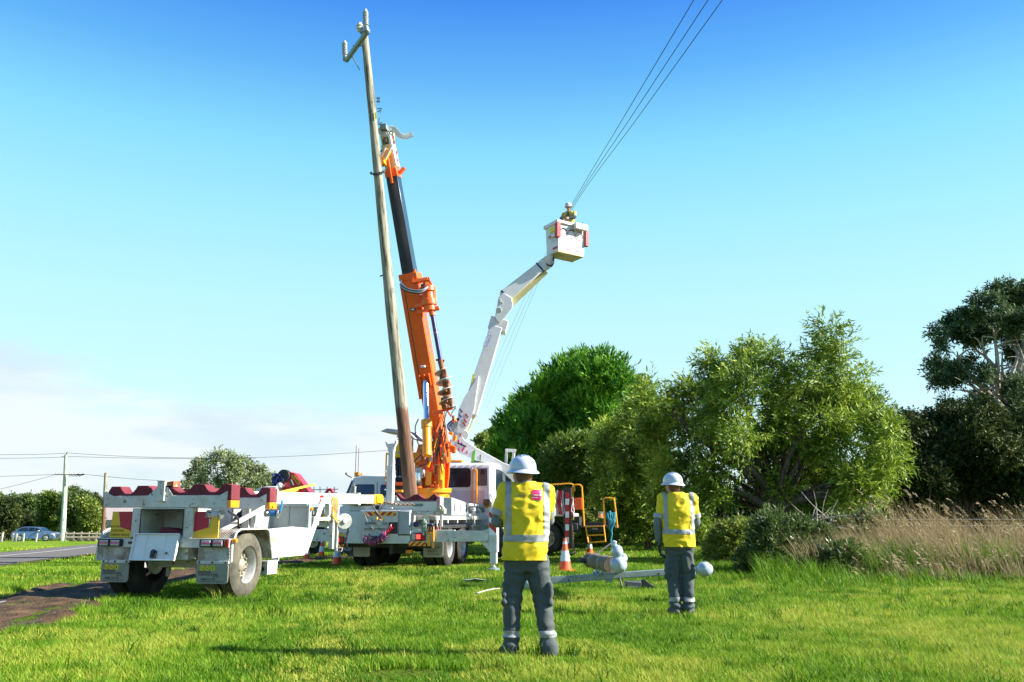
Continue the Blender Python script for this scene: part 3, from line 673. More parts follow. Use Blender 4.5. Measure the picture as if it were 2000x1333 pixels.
def limbs(parent, root, r0, ends, m='bark', seed=3, mid=0.45, name='trunk', fork=None, curl=.12, sub=0):
    """one trunk mesh whose limbs fan out from the fork to the ends"""
    g = random.Random(seed); b = MB(); root = Vector(root); fork = Vector(fork)
    n = 7; pts = []
    for i in range(n):
        t = i / (n - 1); q = root.lerp(fork, t) + Vector((g.uniform(-1, 1), g.uniform(-1, 1), 0)) * r0 * .5 * (0 < i < n - 1); pts.append(q)
    rs = [r0 * (1.35 if i == 0 else 1 - .25 * i / (n - 1)) for i in range(n)]; b.tube(pts, rs, 10)
    for e in ends:
        e = Vector(e); k = g.uniform(.35, .8); s = fork.lerp(root, g.uniform(0, .25)); L = (e - s).length
        q1 = s.lerp(e, .35) + Vector((g.uniform(-1, 1), g.uniform(-1, 1), g.uniform(-.2, .9))) * L * curl
        q2 = s.lerp(e, .72) + Vector((g.uniform(-1, 1), g.uniform(-1, 1), g.uniform(-.2, 1))) * L * curl
        pl_ = spline([s, q1, q2, e], 4); rr = r0 * k
        b.tube(pl_, [max(.012, rr * (1 - .9 * i / (len(pl_) - 1))) for i in range(len(pl_))], 7)
        for _ in range(sub):
            i = g.randrange(len(pl_) // 3, len(pl_)); s2 = pl_[i]; e2 = s2 + Vector((g.uniform(-1, 1), g.uniform(-1, 1), g.uniform(-.3, .5))) * L * .2
            b.tube(spline([s2, s2.lerp(e2, .5) + Vector((0, 0, L * .02)), e2], 3), [rr * .35, rr * .28, rr * .25, rr * .2, rr * .15, rr * .1, .008], 5)
    return b.build(name, m, parent)
def cl(Yc, items, depth=0.6, seed=5, ratio=0.85):
    """clumps from measured outline points at distance Yc: (px, py, r px[, dY])"""
    g = random.Random(seed); out = []
    for it in items:
        px, py, rp = it[:3]; dy = it[3] if len(it) > 3 else g.uniform(-1, 1) * depth
        c = P(px, py, Yc + dy); r = rp * (Yc + dy) / 1700.
        out.append(((c.x, c.y, c.z), (r, r * 1.0, r * ratio)))
    return out
def shift(cs, o): return [((c[0] - o[0], c[1] - o[1], c[2] - o[2]), r) for c, r in cs]
def tree(name, label, cat, base, Yc, items, leaf, ntw, nlf, ll, lw, r0, forkp, depth=.6, seed=5, bark='bark', group=None, ends=None, sub=0, ratio=.85, **kw):
    bx = P(base[0], base[1], Yc); o = (bx.x, Yc, gz(bx.x, Yc))
    t = thing(name, label, cat, o, 0, group)
    cs = shift(cl(Yc, items, depth, seed, ratio), o)
    crown('crown', t, cs, leaf, ntw, nlf, ll, lw, seed=seed, **kw)
    f = P(forkp[0], forkp[1], Yc); f = (f.x - o[0], f.y - o[1], f.z - o[2])
    g = random.Random(seed); es = [tuple(f[i] + (c[i] - f[i]) * .80 for i in range(3)) for c, r in cs]; g.shuffle(es)
    limbs(t, (0, 0, -0.15), r0, es[:ends or 14], bark, seed, fork=f, sub=sub)
    return t
WAT = [(1612, 652, 24), (1640, 668, 22), (1598, 688, 26), (1628, 712, 30), (1590, 730, 25), (1650, 752, 40), (1612, 775, 45), (1692, 800, 42), (1655, 820, 50), (1712, 850, 45), (1735, 893, 34), (1690, 905, 50), (1705, 948, 40), (1655, 965, 44), (1600, 850, 60), (1560, 795, 52), (1580, 905, 62), (1630, 935, 50), (1480, 692, 28), (1508, 712, 34), (1465, 722, 30), (1535, 755, 46), (1432, 722, 34), (1392, 706, 24), (1400, 742, 42), (1455, 772, 50), (1345, 762, 34), (1315, 780, 38), (1268, 752, 16), (1280, 778, 26), (1500, 830, 55), (1420, 850, 58), (1360, 832, 52), (1300, 845, 50), (1350, 915, 55), (1410, 940, 50), (1480, 905, 52), (1530, 965, 40), (1310, 960, 42), (1560, 990, 32), (1600, 985, 34)]
tree('wattle_tree', 'tall wind-blown olive green wattle with several crooked stems in the middle of the right-hand trees', 'tree', (1512, 1075), 25.0, WAT, 'wattle_leaf', 9800, 12, 0.15, 0.036, 0.20, (1510, 985), depth=1.6, seed=4, wind=(-0.22, 0, 0.12), droop=.25, twl=.46, spread=.5, ends=30, sub=3, inner=.5, tsize=.35)
WB = [(1235, 820, 34), (1208, 850, 34), (1262, 850, 40), (1190, 900, 36), (1235, 900, 46), (1285, 905, 42), (1200, 950, 36), (1250, 960, 46), (1300, 990, 40), (1215, 1000, 38), (1265, 1025, 38), (1340, 1010, 38), (1380, 1030, 30), (1320, 1050, 24), (1195, 960, 30)]
tree('wattle_tree', 'low dark wattle with dense shaded foliage behind the right-hand watching worker', 'tree', (1270, 1072), 34.0, WB, 'wattle_leaf', 6500, 12, 0.15, 0.036, 0.14, (1265, 1010), depth=1.2, seed=8, wind=(-0.2, 0, 0.1), droop=.2, twl=.4, spread=.6, ends=12, inner=.4)
# cypress: sprays that point outwards and up
CY = [(1110, 735, 30), (1145, 722, 28), (1080, 750, 26), (1170, 740, 30), (1200, 752, 26), (1060, 775, 30), (1130, 775, 42), (1185, 790, 44), (1230, 785, 32), (1250, 820, 34), (1040, 815, 30), (1080, 815, 44), (1150, 835, 50), (1215, 850, 46), (1030, 850, 34), (1070, 870, 45), (1130, 890, 50), (1190, 900, 50), (1240, 900, 40), (1015, 880, 30), (1040, 920, 45), (1100, 940, 50), (1170, 960, 50), (1230, 970, 50), (1040, 980, 50), (1120, 1000, 50)]
tree('cypress_tree', 'big bushy bright green cypress behind the rear of the bucket truck', 'tree', (1140, 1060), 44.0, CY, 'cypress_leaf', 11000, 12, 0.30, 0.075, 0.5, (1140, 1000), depth=3.0, seed=12, wind=(0, 0, 0.55), twl=.85, spread=.42, ends=8, inner=.28)
CY2 = [(1020, 800, 16), (1005, 830, 20), (990, 850, 20), (1035, 830, 22), (985, 880, 26), (1015, 870, 30), (1045, 880, 34), (1000, 920, 36), (1050, 930, 40)]
tree('cypress_tree', 'smaller green cypress at the left foot of the big cypress', 'tree', (1015, 1050), 50.0, CY2, 'cypress_leaf', 4500, 11, 0.28, 0.075, 0.3, (1015, 985), depth=2, seed=14, wind=(0, 0, 0.5), twl=.7, spread=.42, ends=6, inner=.3)
CY3 = [(1100, 890, 22), (1130, 880, 24), (1160, 888, 24), (1085, 912, 22), (1120, 915, 30), (1155, 918, 28), (1075, 940, 24), (1180, 920, 20)]
tree('young_cypress', 'young yellow-green cypress with flat fans in front of the big cypress', 'tree', (1125, 1055), 38.0, CY3, 'bright_leaf', 3200, 13, 0.20, 0.05, 0.12, (1125, 980), depth=1.0, seed=15, wind=(0, 0, 0.15), twl=.6, spread=.38, ends=6, inner=.35)
RT = [(945, 862, 14), (965, 855, 15), (985, 866, 14), (950, 885, 20), (980, 890, 22), (1005, 880, 16), (955, 915, 22), (990, 925, 26)]
tree('round_tree', 'small round-topped tree far off between the white boom and the cypresses', 'tree', (970, 1045), 62.0, RT, 'olive_leaf', 3200, 10, 0.22, 0.10, 0.2, (970, 960), depth=1.5, seed=17, ends=6)
OB = [(1110, 945, 30), (1150, 935, 30), (1085, 965, 28), (1130, 975, 36), (1175, 960, 34), (1195, 990, 32), (1150, 1010, 36), (1100, 1000, 30), (1195, 1030, 30), (1160, 1045, 26), (1215, 1055, 22), (1110, 1040, 26), (1180, 1068, 18), (1060, 930, 24), (1080, 1040, 22)]
tree('olive_shrub', 'broad sunlit olive shrub just behind the ladder of the bucket truck', 'shrub', (1150, 1066), 38.5, OB, 'olive_leaf', 6500, 11, 0.13, 0.05, 0.08, (1150, 1040), depth=1.0, seed=18, ends=10, twl=.35, wind=(0, 0, .25))
# dark trees on the right and the tall gum above them
DK = [(1770, 840, 26), (1800, 830, 30), (1840, 822, 32), (1880, 830, 34), (1925, 832, 36), (1970, 840, 40), (2010, 850, 44), (1775, 880, 36), (1825, 875, 44), (1880, 885, 50), (1940, 885, 50), (2000, 890, 50), (1770, 930, 34), (1820, 935, 44), (1880, 940, 50), (1940, 945, 50), (2000, 940, 50), (1785, 980, 36), (1840, 990, 40), (1900, 990, 44), (1965, 990, 44), (2040, 960, 60), (2050, 900, 60), (1750, 960, 26), (1755, 1000, 26), (1810, 1010, 30), (1870, 1020, 30), (1930, 1020, 30), (2000, 1010, 40)]
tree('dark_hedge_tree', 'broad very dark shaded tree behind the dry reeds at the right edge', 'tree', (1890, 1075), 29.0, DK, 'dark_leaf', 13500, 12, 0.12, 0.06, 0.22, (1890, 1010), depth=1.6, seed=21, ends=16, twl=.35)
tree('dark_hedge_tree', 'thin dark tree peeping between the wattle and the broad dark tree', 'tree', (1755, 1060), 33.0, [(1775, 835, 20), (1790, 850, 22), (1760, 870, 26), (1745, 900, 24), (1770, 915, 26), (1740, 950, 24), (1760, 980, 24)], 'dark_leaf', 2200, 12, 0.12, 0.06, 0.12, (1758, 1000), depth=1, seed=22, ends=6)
GM = [(1955, 570, 26), (1990, 580, 30), (1925, 590, 24), (2020, 590, 30), (1900, 615, 22), (1940, 620, 28), (1985, 625, 30), (1860, 632, 22), (1838, 650, 16), (1880, 650, 22), (1910, 660, 24), (1845, 675, 16), (1950, 655, 20), (2010, 660, 30), (1990, 690, 22), (1830, 712, 18), (1855, 722, 22), (1885, 712, 18), (1870, 742, 16), (1840, 745, 14), (1925, 735, 18), (1960, 745, 20), (1995, 760, 26), (1930, 785, 24), (1965, 790, 28), (1900, 800, 22), (2010, 800, 30), (1850, 790, 14), (1865, 800, 18), (2040, 620, 34), (2050, 700, 34), (2060, 770, 34)]
tree('gum_tree', 'tall open gum tree with pale limbs above the dark trees at the right', 'tree', (2010, 1070), 37.0, GM, 'gum_leaf', 6200, 11, 0.17, 0.055, 0.26, (1992, 830), depth=1.5, seed=24, bark='pale_bark', ends=30, sub=3, twl=.4, inner=.5, droop=.2, wind=(-.1, 0, .05), ratio=.6, tsize=.34, tuft=5)
# gum on the skyline behind the trailer and the belt on the left
FG = [(430, 888, 9), (412, 894, 10), (445, 892, 10), (392, 906, 11), (420, 906, 10), (450, 903, 12), (470, 903, 12), (382, 920, 10), (405, 922, 9), (372, 936, 9), (440, 922, 11), (465, 918, 13), (488, 915, 12), (505, 922, 12), (395, 940, 9), (365, 948, 8), (425, 940, 10), (455, 938, 12), (480, 932, 13), (520, 934, 11), (505, 945, 12), (440, 955, 10), (470, 955, 12), (495, 962, 12), (410, 955, 8), (530, 950, 8)]
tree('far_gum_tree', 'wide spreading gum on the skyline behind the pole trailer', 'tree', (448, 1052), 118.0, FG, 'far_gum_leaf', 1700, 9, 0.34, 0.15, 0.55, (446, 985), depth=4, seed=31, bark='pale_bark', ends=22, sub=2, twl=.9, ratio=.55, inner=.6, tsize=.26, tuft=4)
def far_tree(name, label, Yc, items, leaf, n, seed, group=None, ll=.28, lw=.15, fork=None, ratio=.9, bark='bark'):
    bx = sum(i[0] for i in items) / len(items)
    return tree(name, label, 'tree', (bx, 1052), Yc, items, leaf, int(n * 1.9), 8, ll, lw, 0.3, fork or (bx, 1035), depth=1.8, seed=seed, ends=6, group=group, twl=.8, inner=.4, ratio=ratio, bark=bark)
g_ = 'trees in the belt beyond the parked car'
far_tree('belt_tree', 'bright green broad-leaved tree left of the roadside power pole', 117, [(97, 975, 9), (88, 990, 11), (108, 980, 12), (95, 1005, 13), (112, 1000, 13), (90, 1020, 10), (105, 1022, 13), (118, 1020, 10), (120, 990, 8)], 'bright_leaf', 1800, 41)
far_tree('belt_tree', 'darker round tree right of the roadside power pole', 113, [(142, 968, 9), (138, 985, 11), (152, 980, 12), (143, 1002, 12), (158, 998, 12), (150, 1018, 11), (138, 1020, 9), (165, 1012, 9), (130, 1000, 8)], 'shrub_leaf', 1800, 42)
far_tree('belt_tree', 'grey-green loose tree in front of the farmhouse', 111, [(168, 985, 9), (180, 995, 10), (172, 1008, 10), (186, 1012, 9), (178, 1026, 8), (165, 1030, 7), (190, 1028, 7)], 'olive_leaf', 1100, 43)
far_tree('belt_tree', 'dark pointed conifer behind the farmhouse', 140, [(180, 975, 6), (186, 985, 8), (192, 995, 9), (196, 1008, 9), (185, 1005, 9), (198, 1022, 8)], 'dark_leaf', 900, 44)
far_tree('belt_tree', 'dark bushy tree behind the white posts at the left edge of the photo', 108, [(12, 990, 12), (4, 1005, 12), (18, 1008, 11), (14, 1024, 11), (20, 1038, 7), (5, 1025, 10), (-8, 1000, 12)], 'dark_leaf', 1500, 45)
far_tree('belt_tree', 'dark rounded tree right behind the roof of the parked car', 122, [(60, 1012, 10), (52, 1022, 10), (70, 1020, 11), (64, 1032, 9), (80, 1028, 8)], 'dark_leaf', 900, 46)
BM = [(x, 985 + 7 * math.sin(x * .21) + (x % 3), 10 + (x % 4)) for x in range(-60, 92, 9)] + [(x, 1005 + 3 * math.sin(x * .3), 12) for x in range(-60, 96, 10)] + [(x, 1026, 12) for x in range(-60, 100, 10)]
t_ = crown('woodland', None, cl(150, BM, 4, 51), 'shrub_leaf', 9000, 8, .40, .2, seed=51, twl=.9); tag(t_, kind='stuff')
BM2 = [(x, 1041 + 3 * math.sin(x * .11), 7) for x in range(205, 420, 12)] + [(x, 1036, 9) for x in range(540, 1000, 16)] + [(x, 1040, 10) for x in range(-500, -50, 20)] + [(x, 1036, 13) for x in range(1000, 2600, 26)]
t_ = crown('woodland', None, cl(260, BM2, 10, 52), 'olive_leaf', 7000, 6, 1.6, .9, seed=52, twl=1.8); tag(t_, kind='stuff')
PLAB = ['leftmost tiny dark pine top at the left edge of the photo', 'second dark pine top from the left edge', 'third dark pine top, the tallest of the leftmost group', 'fourth dark pine top from the left edge', 'dark pine top just above the rear of the parked car', 'dark pine top above the bonnet of the parked car', 'low dark pine top between the first and second pines', 'low dark pine top beside the bright green broad-leaved tree']
cn_ = [(12, 975), (30, 978), (40, 974), (52, 978), (62, 975), (73, 979), (24, 980), (82, 984)]
for k, (px, py) in enumerate(cn_):
    its = [(px, py + 3, 2.2), (px, py + 8, 3.5), (px, py + 14, 4.6), (px, py + 21, 5.5)]
    far_tree('pine_tree', PLAB[k], 160, its, 'dark_leaf', 260, 60 + k, group='pines in the far woodland')

HB = [(x, 1000 + 12 * math.sin(x * .03), 26) for x in range(1200, 2100, 34)] + [(x, 1032, 22) for x in range(1200, 2100, 34)]
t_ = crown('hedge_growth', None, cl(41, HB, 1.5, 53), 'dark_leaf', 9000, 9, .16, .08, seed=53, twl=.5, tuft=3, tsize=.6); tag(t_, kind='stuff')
# reeds, shrubs and rank grass on the right
def reeds(name, n, y0, y1, x0f, x1f, hmin, hmax, seed, m='reed_blades', lean=(.35, -0.22), w=.011, tlo=.3, seg=2, fade=None):
    g = np.random.default_rng(seed); y = y0 + g.random(n) * (y1 - y0); x = x0f(y) + g.random(n) * (x1f(y) - x0f(y))
    cl_ = smooth_noise(x + 40, y + 40, .5, seed + 1); k = cl_ > .30; x, y, cl_ = x[k], y[k], cl_[k]
    h = hmin + (hmax - hmin) * (0.5 * cl_ + .5 * g.random(len(x)) ** 1.3)
    if fade: h *= fade(x, y)
    blades(name, x, y, h, w * (0.5 + g.random(len(x))), lean, np.clip(tlo + .6 * g.random(len(x)), 0, 1), m, seg)
    return x, y, h
lin = lambda a, b: (lambda y: a + b * (y - 17))
rx, ry, rh = reeds('dry_reeds', 12500, 16.8, 22.5, lin(6.4, .22), lin(13.5, .5), 0.40, 1.80, 71, lean=(.5, -.26), fade=lambda x, y: np.clip(.45 + (x - 6.6) / 4.2, .4, 1) * np.clip(.30 + (y - 17) / 2.6, .3, 1) * (.7 + .5 * smooth_noise(x + 10, y + 10, .9, 44)))
# seed heads
k = rng.random(len(rx)) < .05; hx, hy, hh = rx[k], ry[k], rh[k]; nh = len(hx)
base = np.stack([hx - .22 * hh, hy, gzv(hx, hy) + hh * .97], -1)
rep = 18; B0 = np.repeat(base, rep, 0); tt = rng.random(nh * rep)
B0 = B0 + np.stack([-0.13 * tt, rng.normal(0, .008, nh * rep), .22 * tt - .10 * tt ** 2], -1)
dv = np.stack([-.05 + rng.normal(0, .02, nh * rep), rng.normal(0, .02, nh * rep), .012 + rng.normal(0, .015, nh * rep)], -1); sv = rng.normal(0, .006, (nh * rep, 3))
V = np.stack([B0, B0 + dv * .5 + sv, B0 + dv, B0 + dv * .5 - sv], 1).reshape(-1, 3)
tag(np_mesh('reed_seed_heads', V, np.arange(len(V)).reshape(-1, 4), 'reed_blades', attr=.5 + .5 * rng.random(nh * rep)), kind='stuff')
front = lambda x, y: np.clip((y - 15.6 + 1.6 * (smooth_noise(x + 80, y + 80, 1.1, 33) - .5)) / 3.0, 0, 1)
reeds('rank_grass', 17000, 15.4, 22.0, lin(4.6, .30), lin(11.8, .45), 0.10, 0.80, 73, m='grass_blades', lean=(.8, -.25), w=.013, tlo=.05, seg=2, fade=lambda x, y: .15 + .85 * front(x, y))
reeds('rank_grass', 7000, 17.0, 22.5, lin(2.9, .22), lin(6.5, .30), 0.06, 0.30, 74, m='grass_blades', lean=(.7, -.2), w=.012, tlo=.1, seg=2)
reeds('rank_grass', 7000, 17.5, 22.5, lin(6.8, .22), lin(13.5, .5), 0.35, 1.05, 77, m='grass_blades', lean=(.6, -.25), w=.014, tlo=.0, seg=2)
reeds('dry_stalks', 5500, 18.0, 23.5, lin(5.6, .2), lin(8.8, .3), 0.5, 1.25, 75, lean=(.5, -.3), w=.012)
SH = [('shrub_leaf', 19.5, [(1500, 1060, 34), (1535, 1040, 32), (1570, 1060, 36), (1490, 1095, 34), (1540, 1095, 36), (1590, 1095, 32), (1560, 1120, 28), (1505, 1125, 24), (1600, 1070, 28)], 'dense green shrub with narrow leaves in front of the wattle stems', (1545, 1140)),
      ('shrub_leaf', 18.4, [(1620, 1105, 26), (1655, 1100, 28), (1640, 1130, 24), (1600, 1125, 20), (1675, 1128, 22)], 'low leafy shrub among the left end of the dry reeds', (1640, 1150)),
      ('olive_leaf', 23.5, [(1440, 1050, 22), (1420, 1075, 22), (1460, 1085, 24), (1400, 1090, 18), (1440, 1100, 18), (1475, 1062, 20)], 'sparse olive undergrowth under the wattle just right of the right-hand watching worker', (1440, 1105)),
      ('shrub_leaf', 21.8, [(1680, 1040, 24), (1710, 1050, 22), (1665, 1065, 24), (1640, 1045, 22)], 'mid green bush half hidden behind the reeds beneath the wattle', (1675, 1090))]
for k, (lf, Yc, its, lab, bs) in enumerate(SH):
    tree('bush', lab, 'bush', bs, Yc, its, lf, [3600, 2200, 1700, 1600][k], 12, .12, .030, .03, (bs[0], bs[1] - 15), depth=.5, seed=80 + k, twl=.3, wind=(-.35, 0, .25), spread=.55, ends=8)
# dead pale branches caught in the shrubs
b = MB(); g = random.Random(5)
for k in range(15):
    s = P(1600 + g.uniform(-15, 25), 1015 + g.uniform(-5, 25), 21); a = g.uniform(0, math.pi); e = s + Vector((math.cos(a) * g.uniform(.3, .9), g.uniform(-.3, .3), math.sin(a) * g.uniform(.3, 1.0)))
    b.tube(spline([s, s.lerp(e, .5) + Vector((g.uniform(-.08, .08), 0, g.uniform(-.05, .1))), e], 3), [.014, .012, .011, .009, .007, .005, .003], 5)
tag(b.build('dead_branch', 'pale_bark'), 'bare pale dead branches sticking out of the shrubs beneath the wattle', 'branch')
b = MB(); b.tube(spline([P(1520, 1095, 19), P(1560, 1105, 18.6), P(1590, 1120, 18.4), P(1600, 1122, 18.4)], 4), 0.012, 5)
tag(b.build('dead_branch', 'pale_bark'), 'single curved dead branch lying low on the green shrub', 'branch')
def tread_mat():
    m = bpy.data.materials.new('tread_plate'); m.use_nodes = True; t = m.node_tree; b_ = t.nodes['Principled BSDF']; L = t.links.new
    b_.inputs['Roughness'].default_value = .5; b_.inputs['Metallic'].default_value = .15
    tcn = t.nodes.new('ShaderNodeTexCoord')
    n = t.nodes.new('ShaderNodeTexNoise'); n.inputs['Scale'].default_value = 7; n.inputs['Detail'].default_value = 8; L(tcn.outputs['Object'], n.inputs['Vector'])
    cr = t.nodes.new('ShaderNodeValToRGB'); L(n.outputs[0], cr.inputs[0]); e = cr.color_ramp.elements
    e[0].position = .38; e[0].color = (.50, .49, .43, 1); e[1].position = .72; e[1].color = (.22, .13, .07, 1); L(cr.outputs[0], b_.inputs['Base Color'])
    w = t.nodes.new('ShaderNodeTexWave'); w.inputs['Scale'].default_value = 14; w.bands_direction = 'DIAGONAL'; L(tcn.outputs['Object'], w.inputs['Vector'])
    bp = t.nodes.new('ShaderNodeBump'); bp.inputs['Strength'].default_value = .8; bp.inputs['Distance'].default_value = .01; L(w.outputs[0], bp.inputs['Height']); L(bp.outputs[0], b_.inputs['Normal'])
    MATS['tread_plate'] = m
tread_mat()
# ------------------------------------------------------------ pole trailer (local: x right, y forward, z up)
TRL = thing('pole_trailer', 'white two-wheeled pole trailer with maroon saw-shaped cradles and an open rear locker', 'trailer', (-5.12, 14.08, 0), 12)
wheel(TRL, (1.065, 0, .49), .49, .24, 1, dual=True, tyre='dusty_tyre', deep=.13)
wheel(TRL, (-1.065, 0, .49), .49, .24, -1, dual=True, tyre='tyre_rubber', deep=.13)
b = MB(); b.cyl((-.62, 0, .50), (.62, 0, .50), .062); b.box((0, 0, .5), (.9, .13, .12)); b.cyl((-.3, 0, .43), (-.3, 0, .30), .03); b.cyl((.3, -.1, .45), (.3, -.1, .33), .05)
for sx in (-1, 1):
    b.bar((sx * .42, -.5, .62), (sx * .42, .5, .62), .07, .05); b.cyl((sx * .42, 0, .5), (sx * .42, 0, .64), .04); b.cyl((sx * .5, 0, .5), (sx * .56, 0, .5), .17, n=20)
b.build('axle', 'trailer_paint', TRL, .004)
b = MB()
for sx in (-.42, .42): b.bb(sx - .05, sx + .05, -.52, 3.0, .78, .95)
for y in (-.2, .6, 1.3, 2.1, 2.9): b.bb(-.42, .42, y - .04, y + .04, .80, .92)
b.build('chassis', 'trailer_paint', TRL, .006)
# bumper beam with lamps
b = MB(); b.bb(-1.08, 1.1, -.66, -.56, .765, .895); b.bb(-1.08, 1.1, -.668, -.66, .885, .900); b.build('bumper', 'trailer_paint', TRL, .006)
for x0, x1 in ((-1.075, -.665), (.635, 1.05)):
    b = MB(); b.bb(x0, x1, -.70, -.66, .775, .885); lt = b.build('tail_light', 'black_rubber', TRL, .008)
    w = (x1 - x0)
    for k in (0, 1):
        a = x0 + w * (.08 + .47 * k); c = a + w * .36
        q = MB(); q.bb(a, c, -.712, -.70, .79, .872); q.build('lens', 'lens_grey', lt, .004)
        q = MB(); q.bb(a + .004, c - .004, -.718, -.711, .818, .848); q.build('lens', 'lens_pink', lt, .002)
b = MB(); b.bb(1.05, 1.10, -.69, -.66, .775, .885); b.build('reflector', 'lens_red', TRL, .004)
for z in (.90,): b = MB(); b.cyl((1.12, -.60, .87), (1.19, -.60, .87), .032); b.build('marker_lamp', 'lens_amber', TRL, .004)
b = MB(); b.bb(-.58, -.42, -.668, -.660, .815, .85); b.build('plate', 'black_metal', TRL)
# cradles: beam with a stepped maroon saw-tooth cushion
def saw(x0, x1, z0, zl, zh):
    """scalloped profile between x0 and x1"""
    pts = [(x0, zl), (x0 + .02, zh - .03), (x0 + .06, zh), (x0 + .14, zh)]
    n = 6
    return pts
def scallop(segs, z0):
    """segs: list of (x, z) top outline -> closed polygon with base z0"""
    return [(segs[0][0], z0)] + segs + [(segs[-1][0], z0)]
def smooth_top(pts, n=5):
    out = []
    sp = spline([(p[0], p[1], 0) for p in pts], n)
    return [(p.x, p.y) for p in sp]
def cradle(yc, zo, name, parent, left=True):
    y0, y1 = yc - .07, yc + .13
    b = MB()
    b.prism([(-1.06, 1.355 + zo), (1.03, 1.355 + zo), (1.03, 1.60 + zo), (.90, 1.535 + zo), (.12, 1.535 + zo), (.02, 1.66 + zo), (-.16, 1.66 + zo), (-.30, 1.535 + zo), (-.90, 1.53 + zo), (-1.06, 1.60 + zo)], y0, y0 + .05, 'y')
    b.bb(-1.06, 1.03, y0 + .05, y1, 1.355 + zo, 1.50 + zo)
    bm = b.build(name, 'trailer_paint', parent, .005)
    for k, x in enumerate((-.75, .02 + .22, .62)): b = MB(); b.cyl((x, y0 - .008, 1.50 + zo), (x, y0 + .01, 1.50 + zo), .02, n=10); b.build('bolt', 'steel', bm)
    def prof_(pts):
        out = [pts[0]]
        for p_, q_ in zip(pts[:-1], pts[1:]):
            if abs(p_[1] - q_[1]) < .002 and abs(p_[0] - q_[0]) < .22 and (p_[2] if len(p_) > 2 else 0) == 0: out.append(q_); continue
            for k_ in range(1, 9):
                t_ = k_ / 8; out.append((p_[0] + (q_[0] - p_[0]) * t_, p_[1] + (q_[1] - p_[1]) * t_ - .125 * math.sin(math.pi * t_) ** .8))
        return [(o_[0], o_[1]) for o_ in out]
    L = [(-1.0, 1.60)] + prof_([(-.95, 1.675), (-.80, 1.675, 1), (-.50, 1.685), (-.32, 1.685, 1), (.0, 1.70)])
    Rr = prof_([(.06, 1.70, 1), (.45, 1.70), (.63, 1.70, 1), (.93, 1.70), (1.04, 1.70)])
    for sg in (L, Rr):
        b = MB(); b.prism([(p[0], p[1] + zo) for p in scallop(sg, 1.53)], y0 + .012, y1 + .05, 'y'); b.build('cradle_cushion', 'maroon_rubber', parent, .006)
    b = MB(); b.bb(1.032, 1.10, y0 - .01, y1 + .04, 1.46 + zo, 1.69 + zo); b.build('cradle_cushion', 'maroon_rubber', parent, .012)
    b = MB(); b.bb(1.034, 1.10, y0 - .01, y1 + .04, 1.352 + zo, 1.457 + zo); b.build('reflector', 'lens_amber', parent, .006)
cradle(-.60, 0, 'rear_cradle_beam', TRL)
cradle(.62, -.01, 'front_cradle_beam', TRL)
# centre post with rusty cap
b = MB(); b.bb(-.13, -.005, -.71, -.60, 1.45, 1.745); b.bb(-.14, .0, -.715, -.59, 1.745, 1.76); b.build('cradle_post', 'trailer_paint', TRL, .005)
b = MB(); b.bb(0, .10, -.66, -.50, 1.68, 1.745); b.build('post_bracket', 'rust_orange', TRL, .005)
b = MB(); b.bb(.10, .12, -.68, -.5, 1.66, 1.750); b.build('post_bracket', 'rust_orange', TRL, .004)
# locker: walls round the dark opening, drop door hanging open
b = MB()
b.bb(-.55, -.40, -.66, -.58, .915, 1.345); b.bb(.32, .47, -.655, -.58, .90, 1.345); b.bb(-.40, .32, -.66, -.60, 1.325, 1.355)
b.bb(-.46, -.43, -.58, .02, .80, 1.34); b.bb(.33, .36, -.58, .02, .80, 1.34); b.bb(-.46, .36, 0, .03, .80, 1.34); b.bb(-.43, .33, -.58, .02, .915, .94); b.bb(-.43, .33, -.58, .02, 1.32, 1.34)
b.bb(-.46, .40, -.60, .03, .58, .915)
b.build('locker', 'trailer_paint', TRL, .006)
b = MB(); b.tube([(-.40, -.665, .94), (-.40, -.665, 1.325), (.32, -.665, 1.325), (.32, -.665, .94)], .009, 6); b.build('door_seal', 'black_rubber', TRL)
rot = Matrix.Rotation(R(-12), 3, 'X')
def dpt(x, y, z): v = rot @ Vector((x, y, z)); return v + Vector((-.045, -.68, .965))
b = MB(); D0 = [(-.40, 0), (.34, 0), (.34, -.395), (-.40, -.395)]
b.box(dpt(-.03, 0, -.20), (.75, .02, .40), rot=rot)
dr = b.build('locker_door', 'clean_white', TRL, .004)
b = MB()
for x in (-.395, .335): b.box(dpt(x, -.022, -.20), (.022, .035, .405), rot=rot)
for z in (-.392, -.008): b.box(dpt(-.03, -.022, z), (.73, .035, .02), rot=rot)
for x in (-.19, .13): b.box(dpt(x, -.012, -.20), (.02, .012, .36), rot=rot)
b.build('door_frame', 'clean_white', dr, .003)
b = MB(); b.box(dpt(-.02, -.03, -.31), (.09, .03, .11), rot=rot); b.cyl(dpt(-.02, -.04, -.30), dpt(-.02, -.07, -.30), .03, n=10); b.box(dpt(-.02, -.045, -.26), (.05, .02, .04), rot=rot); b.cyl(dpt(.19, -.02, -.29), dpt(.19, -.035, -.29), .018, n=8); b.build('latch', 'black_metal', dr, .004)
